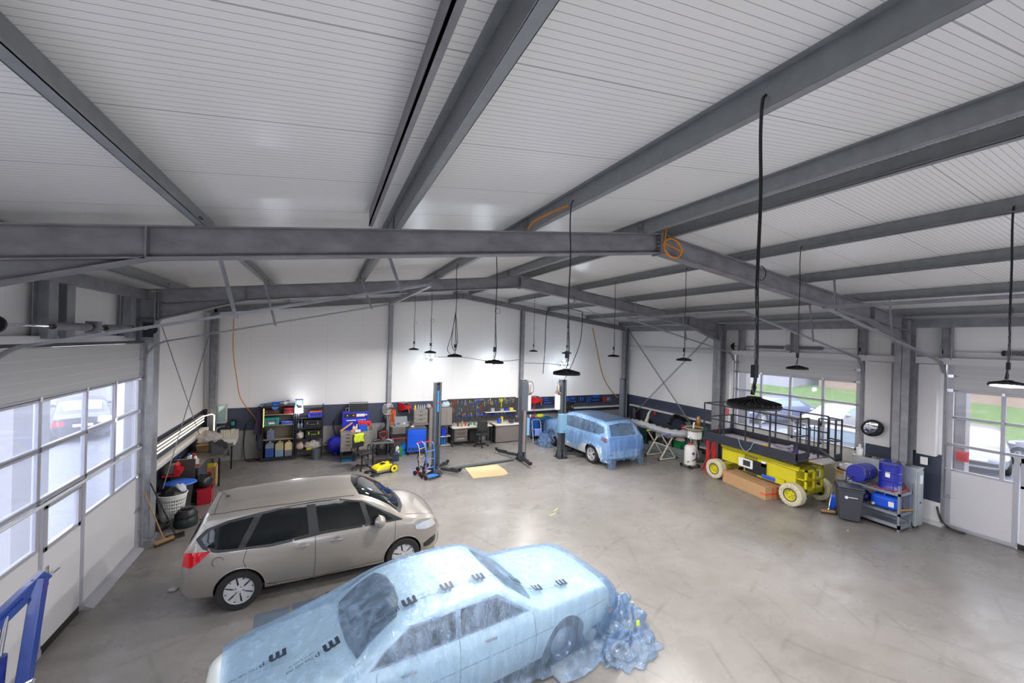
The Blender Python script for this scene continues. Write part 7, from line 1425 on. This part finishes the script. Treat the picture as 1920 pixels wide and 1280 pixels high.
t = thing('jerry_can', 'blue canister standing on the floor between fibre drum and bin', 'canister', (12.15, 6.02, 0), .3); B(-.1, .1, -.13, .13, 0, .36).build('can_body', BC, t, bevel=.04, seg=3); MB().cyl((0, 0, .36), (0, 0, .4), .03, 12).build('cap', BC, t)
lump('parts_heap', 'dark blue and red wrapped item at the back of the lower rack shelf', 'parcel', (12.30, 5.48, .42), .13, C_('indigo_wrap', (40, 36, 110), rough=.35), 3)
one('wood_strip', 'wooden strip lying on the lower rack shelf', 'wood', MB().bar((-.1, -.3, .01), (.3, -.42, .02), .05, .03), WOOD, loc=(12.30, 5.1, .43))
cable(catmull([(12.08, 5.3, .90), (12.07, 5.0, .885), (12.2, 4.74, .885), (12.45, 4.74, .9), (12.56, 4.85, 1.02), (12.5, 4.78, .93), (12.25, 4.75, .89), (12.06, 4.95, .89)], 6), .009, RED, 'hose', 'red and white thin hoses around the upright blue barrel', 'hose')
one('paper_tag', 'white red-printed tag lying on the upper rack shelf', 'tag', B(-.07, .07, -.04, .04, 0, .005), C_('tag_pink', (226, 190, 190)), loc=(12.1, 4.78, .868))
t = thing('steel_cabinet', 'galvanised steel cabinet standing behind the barrel rack', 'cabinet', (12.77, 5.2, 0)); GC = mat('cabinet_zinc', (168, 174, 178), .32, .3, noise=.1); B(-.16, .15, -.57, .72, .06, 1.39).build('carcass', GC, t, bevel=.015); B(-.17, .16, -.58, .73, 1.39, 1.42).build('top', GC, t, bevel=.006); B(-.13, .13, -.585, -.57, .1, 1.34).build('side_door', GC, t, bevel=.004); B(-.05, .08, -.59, -.585, 1.05, 1.25).build('paper', WHITEP, t); B(-.03, .01, -.6, -.585, .6, .63).build('latch', BLACK, t)
for x in (-.13, .12):
    for y in (-.5, .68): B(x-.02, x+.02, y-.02, y+.02, 0, .06).build('foot', BLACK, t)
for k in range(5): one('cabinet_clutter', ('first', 'second', 'third', 'fourth', 'fifth')[k]+' dark small part from the left on the galvanised cabinet', 'part', MB().lathe([(.05, 0), (.04, .04), (0, .05)], n=8) if k % 2 else B(-.06, .06, -.05, .05, 0, .04), (BLACK, DGREY, DBLUE)[k % 3], loc=(12.72+.03*(k % 2), 5.62-.2*k, 1.422))
t = thing('convex_mirror', 'round convex mirror with black rim mounted high on the pier', 'mirror', (13.0, 5.68, 2.13)); ax = Vector((-.75, -.55, -.25)).normalized(); MB().lathe([(0, .06), (.1, .05), (.18, .02), (.21, 0)], (0, 0, 0), ax, 32, cap=False).build('mirror_glass', mat('mirror_silver', (220, 222, 226), .03, 1), t, smooth=True); MB().lathe([(.205, -.02), (.23, -.02), (.235, .0), (.23, .02), (.205, .02)], (0, 0, 0), ax, 36).build('rim', BLACK, t, smooth=True); MB().tube([-ax*.0, -ax*.15, Vector((.3, -.1, -.02))], .015, 8).build('bracket', BLACKM, t)
broom('wooden broom leaning against the dark waste bin', (11.95, 5.98, .75), (11.62, 5.93, .1), ((11.5, 6.02, .07), (11.72, 5.82, .07)), CHROME)
one('bottom_hose', 'black cable bundle at the lower left corner of the right roller door', 'cable', MB().tube(catmull([(0, 0, .45), (-.05, -.05, .3), (-.03, -.12, .12), (-.06, -.3, .03), (-.05, -.5, .03)], 5), .022, 8), BLACK, loc=(13.42, 4.55, 0), smooth=True)
one('red_tag', 'small sign with red stripes behind the glass of the right roller door', 'sign', B(-.004, .004, -.11, .11, -.12, .12), C_('sign_red', (210, 40, 50)), loc=(13.57, 4.2, 1.74))
one('lint', 'tiny yellow crumb on the open floor before the waste bin', 'crumb', MB().lathe([(.02, 0), (.01, .012), (0, .014)], n=6), YEL, loc=(11.0, 5.2, 0))
# ================================================================ blue engine crane and wire grid bottom left
t = thing('engine_crane', 'blue engine crane with a slanted boom in front of the left roller door', 'engine crane', (0, 0, 0)); CR = mat('crane_blue', (34, 60, 130), .35, coat=.3, noise=.15)
MB().bar((-2.5, 5.12, 0.1), (-2.5, 5.5, 1.70), .09, .1).build('mast', CR, t, bevel=.006); MB().bar((-2.48, 5.54, 1.72), (-2.96, 5.0, 1.12), .09, .10).build('boom', CR, t, bevel=.006); MB().bar((-2.56, 5.40, 1.56), (-2.78, 5.14, 1.28), .06, .06).build('boom_gusset', CR, t)
MB().cyl((-2.66, 5.2, .45), (-2.64, 5.24, 1.15), .05, 16).build('ram_cylinder', mat('ram_blue', (28, 40, 120), .4, noise=.3, nscale=14), t, smooth=True); MB().cyl((-2.64, 5.24, 1.15), (-2.63, 5.3, 1.48), .02, 12).build('ram_rod', CHROME, t, smooth=True)
MB().bar((-2.9, 5.15, .08), (-2.0, 4.9, .08), .1, .1).build('base_beam', CR, t); MB().bar((-2.75, 5.1, .08), (-2.9, 3.6, .08), .09, .09).build('base_leg', CR, t); MB().bar((-2.15, 4.95, .08), (-2.3, 3.6, .08), .09, .09).build('base_leg', CR, t)
MB().tube([(-2.66, 5.15, .7), (-2.76, 5.05, .8), (-2.76, 5.05, .92)], .025, 8).build('pump_handle', BLACK, t)
for q in ((-2.9, 3.6), (-2.3, 3.6), (-2.9, 5.15), (-2.0, 4.9)): MB().lathe([(0, -.02), (.04, -.02), (.04, .02), (0, .02)], (q[0], q[1], .04), (1, 0, 0), 12).build('castor', RUB, t)
m = MB(); a, b, c, d_ = Vector((-2.95, 4.92, .80)), Vector((-2.30, 5.0, 1.02)), Vector((-2.26, 4.55, .86)), Vector((-2.9, 4.45, .66))
for p, q in ((a, b), (b, c), (c, d_), (d_, a)): m.tube([p, q], .012, 6)
for k in range(1, 9): m.tube([a.lerp(b, k/9), d_.lerp(c, k/9)], .004, 5)
t2 = thing('wire_grid', 'chrome wire grid basket at the bottom left corner in front of the blue crane', 'grid', (0, 0, 0)); m.build('grid', CHROME, t2)
for p in (c, d_): MB().tube([p, Vector((p.x, p.y, 0.0))], .014, 8).build('leg', CHROME, t2)
# ================================================================ outside, seen through the door glazing
GRAV = mat('gravel_ground', (104, 106, 112), .9, noise=.35, nscale=26, bump=.5, bscale=30); PAV = mat('paving', (88, 91, 102), .6, noise=.1, nscale=3)
struct('ground_left', MB().box(-40, XWL-.16, -20, 60, -.25, -.05), GRAV); struct('ground_right', MB().box(XWR+.16, 26.2, -20, 60, -.25, -.05), PAV)
GR = mat('grass', (72, 98, 38), .9, noise=.2, nscale=5, bump=.4, bscale=60)
o = struct('grass_bank', MB().prism([(26.2, -.25), (26.2, .05), (34, 1.25), (42, 1.3), (42, -.25)], -20, 60, 'y'), GR)
o = struct('building_exterior', MB().box(34.5, 42, -16, 18.5, 1.1, 11), mat('beige_render', (124, 106, 90), .8, noise=.06, nscale=2)); struct('building_exterior', MB().box(33, 40, 19.5, 50, .8, 11), mat('grey_render', (128, 130, 140), .8))
struct('building_exterior', MB().box(-40, -3.8, 30, 36, -.1, 7), mat('pale_render', (150, 152, 158), .8))
for k, (x, y) in enumerate(((14.05, 10.2), (14.05, 4.56))): struct('outer_column', MB().box(x, x+.25, y-.25, y+.15, -.05, 4.6), mat('outer_concrete', (120, 117, 117), .8))
struct('outer_column', MB().box(-4.3, -3.85, 7.8, 8.6, -.05, 4.2), mat('outer_concrete', (120, 117, 117), .8))
m = MB()
for y0 in range(-6, 24): m.bar((26.0, y0, -.05), (26.0, y0, 1.25), .04, .04) if y0 % 2 == 0 else None
for k in range(300): m.box(25.993, 26.005, -6+.1*k, -5.994+.1*k, .0, 1.2)
for k in range(7): m.box(25.99, 26.006, -6, 24, .05+.19*k, .058+.19*k)
tag(m.build('mesh_fence', mat('fence_grey', (120, 130, 126), .5), None), 'thin mesh fence in front of the grass bank outside the right doors', 'fence')
def outcar(x, y, rz, m_, label, L=4.2, H=1.45, van=False, face=True, plate=True):
    k = L/4.2
    if van: top = [(-2.6, 1.0), (-2.58, 1.9), (-2.5, 2.1), (1.0, 2.1), (1.3, 2.0), (1.9, 1.3), (2.1, 1.15), (2.5, 1.0), (2.62, .7)]
    else: top = [(-2.1*k, .6), (-2.05*k, .92), (-1.7*k, 1.0), (-1.35*k, 1.22), (-.9*k, H-.02), (-.2*k, H), (.35*k, H-.06), (1.1*k, .98), (1.6*k, .88), (2.0*k, .70), (2.1*k, .5)]
    a, b = top[0][0], top[-1][0]
    c = Car(top=top, bot=[(a, .3), (0, .22), (b, .26)], w=[(a, .62), (a+.15, .78), (0, .86 if not van else .95), (b-.5, .80), (b-.1, .62), (b, .45)], belt=[(a, .95 if not van else 1.2), (b, .9 if not van else 1.2)], tum=.3 if not van else .08, rr=.12, wheels=(a+.85, b-.85), wr=.32, nst=46)
    t = thing('car' if not van else 'van', label, 'car' if not van else 'van', (x, y, -.05), rz); shell('body', c, m_, t)
    for sg in (-1, 1):
        if van: patch(c, [(1.0, 1.25), (1.75, 1.25)], [(1.0, 1.85), (1.35, 1.85)], 1, sg, 10, 6, .006).build('side_window', GLASSC, t, smooth=True)
        else: patch(c, [(-1.3*k, 1.0), (0, .98), (.9*k, .98)], [(-.95*k, H-.16), (0, H-.12), (.35*k, H-.16)], 1, sg, 20, 6, .006).build('side_window', GLASSO, t, smooth=True)
        for wx in c.wheels: wheel(t, wx, sg*(lerp(c.w, wx)-.1), sg, .32, .2, DGREY, RIMS, 'alloy')
        patch(c, [(b-.5, .62), (b-.12, .58)], [(b-.5, .72), (b-.16, .74)], 1, sg, 8, 4, .008).build('headlight', LAMPC, t, smooth=True); patch(c, [(a+.04, .62), (a+.3, .64)], [(a+.04, .84), (a+.3, .86)], 1, sg, 8, 4, .008).build('tail_light', TAILR, t, smooth=True)
        h, n = c.hit((.75*k if not van else 1.7, 0, 1.02 if not van else 1.35), 1, sg); MB().lathe([(0, -.1), (.06, -.08), (.08, 0), (.05, .08), (0, .1)], h+Vector((0, sg*.1, .03)), (0, 1, 0), 12).build('door_mirror', m_, t, smooth=True)
    if not van: patch(c, [(1.02*k, -.62), (1.08*k, 0), (1.02*k, .62)], [(.42*k, -.52), (.38*k, 0), (.42*k, .52)], 2, 1, 16, 8, .006).build('windscreen', GLASSO, t, smooth=True); patch(c, [(-1.5*k, -.5), (-1.5*k, .5)], [(-1.0*k, -.5), (-1.0*k, .5)], 2, 1, 12, 6, .006).build('rear_window', GLASSO, t, smooth=True)
    patch(c, [(-.5, .34), (.5, .34)], [(-.5, .46), (.5, .46)], 0, 1, 10, 3, .01).build('grille', TRIMB, t); patch(c, [(-.26, .5), (.26, .5)], [(-.26, .6), (.26, .6)], 0, 1, 6, 2, .014).build('number_plate', WHITEP, t); patch(c, [(-.26, .6), (.26, .6)], [(-.26, .7), (.26, .7)], 0, -1, 6, 2, .014).build('number_plate', WHITEP, t)
    if not van:
        for sg in (-1, 1): patch(c, [(sg*.6-.14, .66), (sg*.6+.14, .66)], [(sg*.6-.14, .82), (sg*.6+.14, .82)], 0, -1, 6, 3, .012).build('tail_light', TAILR, t)
    return t
GLASSO = mat('outer_car_glass', (130, 150, 160), .06, coat=1)
SILV = mat('silver_paint', (116, 120, 130), .3, .2, coat=.7); DKP = mat('dark_paint', (60, 62, 72), .3, .2, coat=.7); WHP = mat('white_paint', (130, 132, 137), .3, coat=.6)
BG = mat('blue_grey_paint', (84, 96, 132), .3, .2, coat=.6)
outcar(22.6, 6.7, PI+.32, SILV, 'silver car facing the right roller door, outside at its left')
outcar(24.5, 4.6, 1.25, WHP, 'white hatchback parked outside at the right edge of the right roller door', 3.9)
outcar(17.1, 8.8, PI/2+.25, SILV, 'silver car close outside the right-hand panes of the middle roller door', 4.4)
outcar(23.7, 11.7, PI-.1, WHP, 'white car farther outside, seen in the upper right panes of the middle door', 4.1)
outcar(23.3, 14.8, PI-.3, BG, 'blue-grey car outside behind the middle panes of the middle roller door', 4.4)
outcar(24.2, 19.5, PI+1.4, WHP, 'white van outside behind the left panes of the middle roller door', van=True)
outcar(-10.9, 17.3, -1.27, WHP, 'white van with one wheel in view outside the left roller door', van=True)
outcar(-9.0, 22.2, 1.97, DKP, 'dark car with red tail lights outside the left roller door', 4.6)
# ---- things that share a label get their place among each other
from collections import defaultdict
_g = defaultdict(list)
for _o in C.objects:
    if _o.parent is None and _o.get('label'): _g[_o['label']].append(_o)
_ord = ['first', 'second', 'third', 'fourth', 'fifth', 'sixth', 'seventh', 'eighth', 'ninth', 'tenth', 'eleventh', 'twelfth']
for _lb, _os in _g.items():
    if len(_os) > 1:
        for _k, _o in enumerate(sorted(_os, key=lambda q: (round(q.location.x, 3), q.location.z))): _o['label'] = '%s, %s from left' % (_lb, _ord[min(_k, 11)])
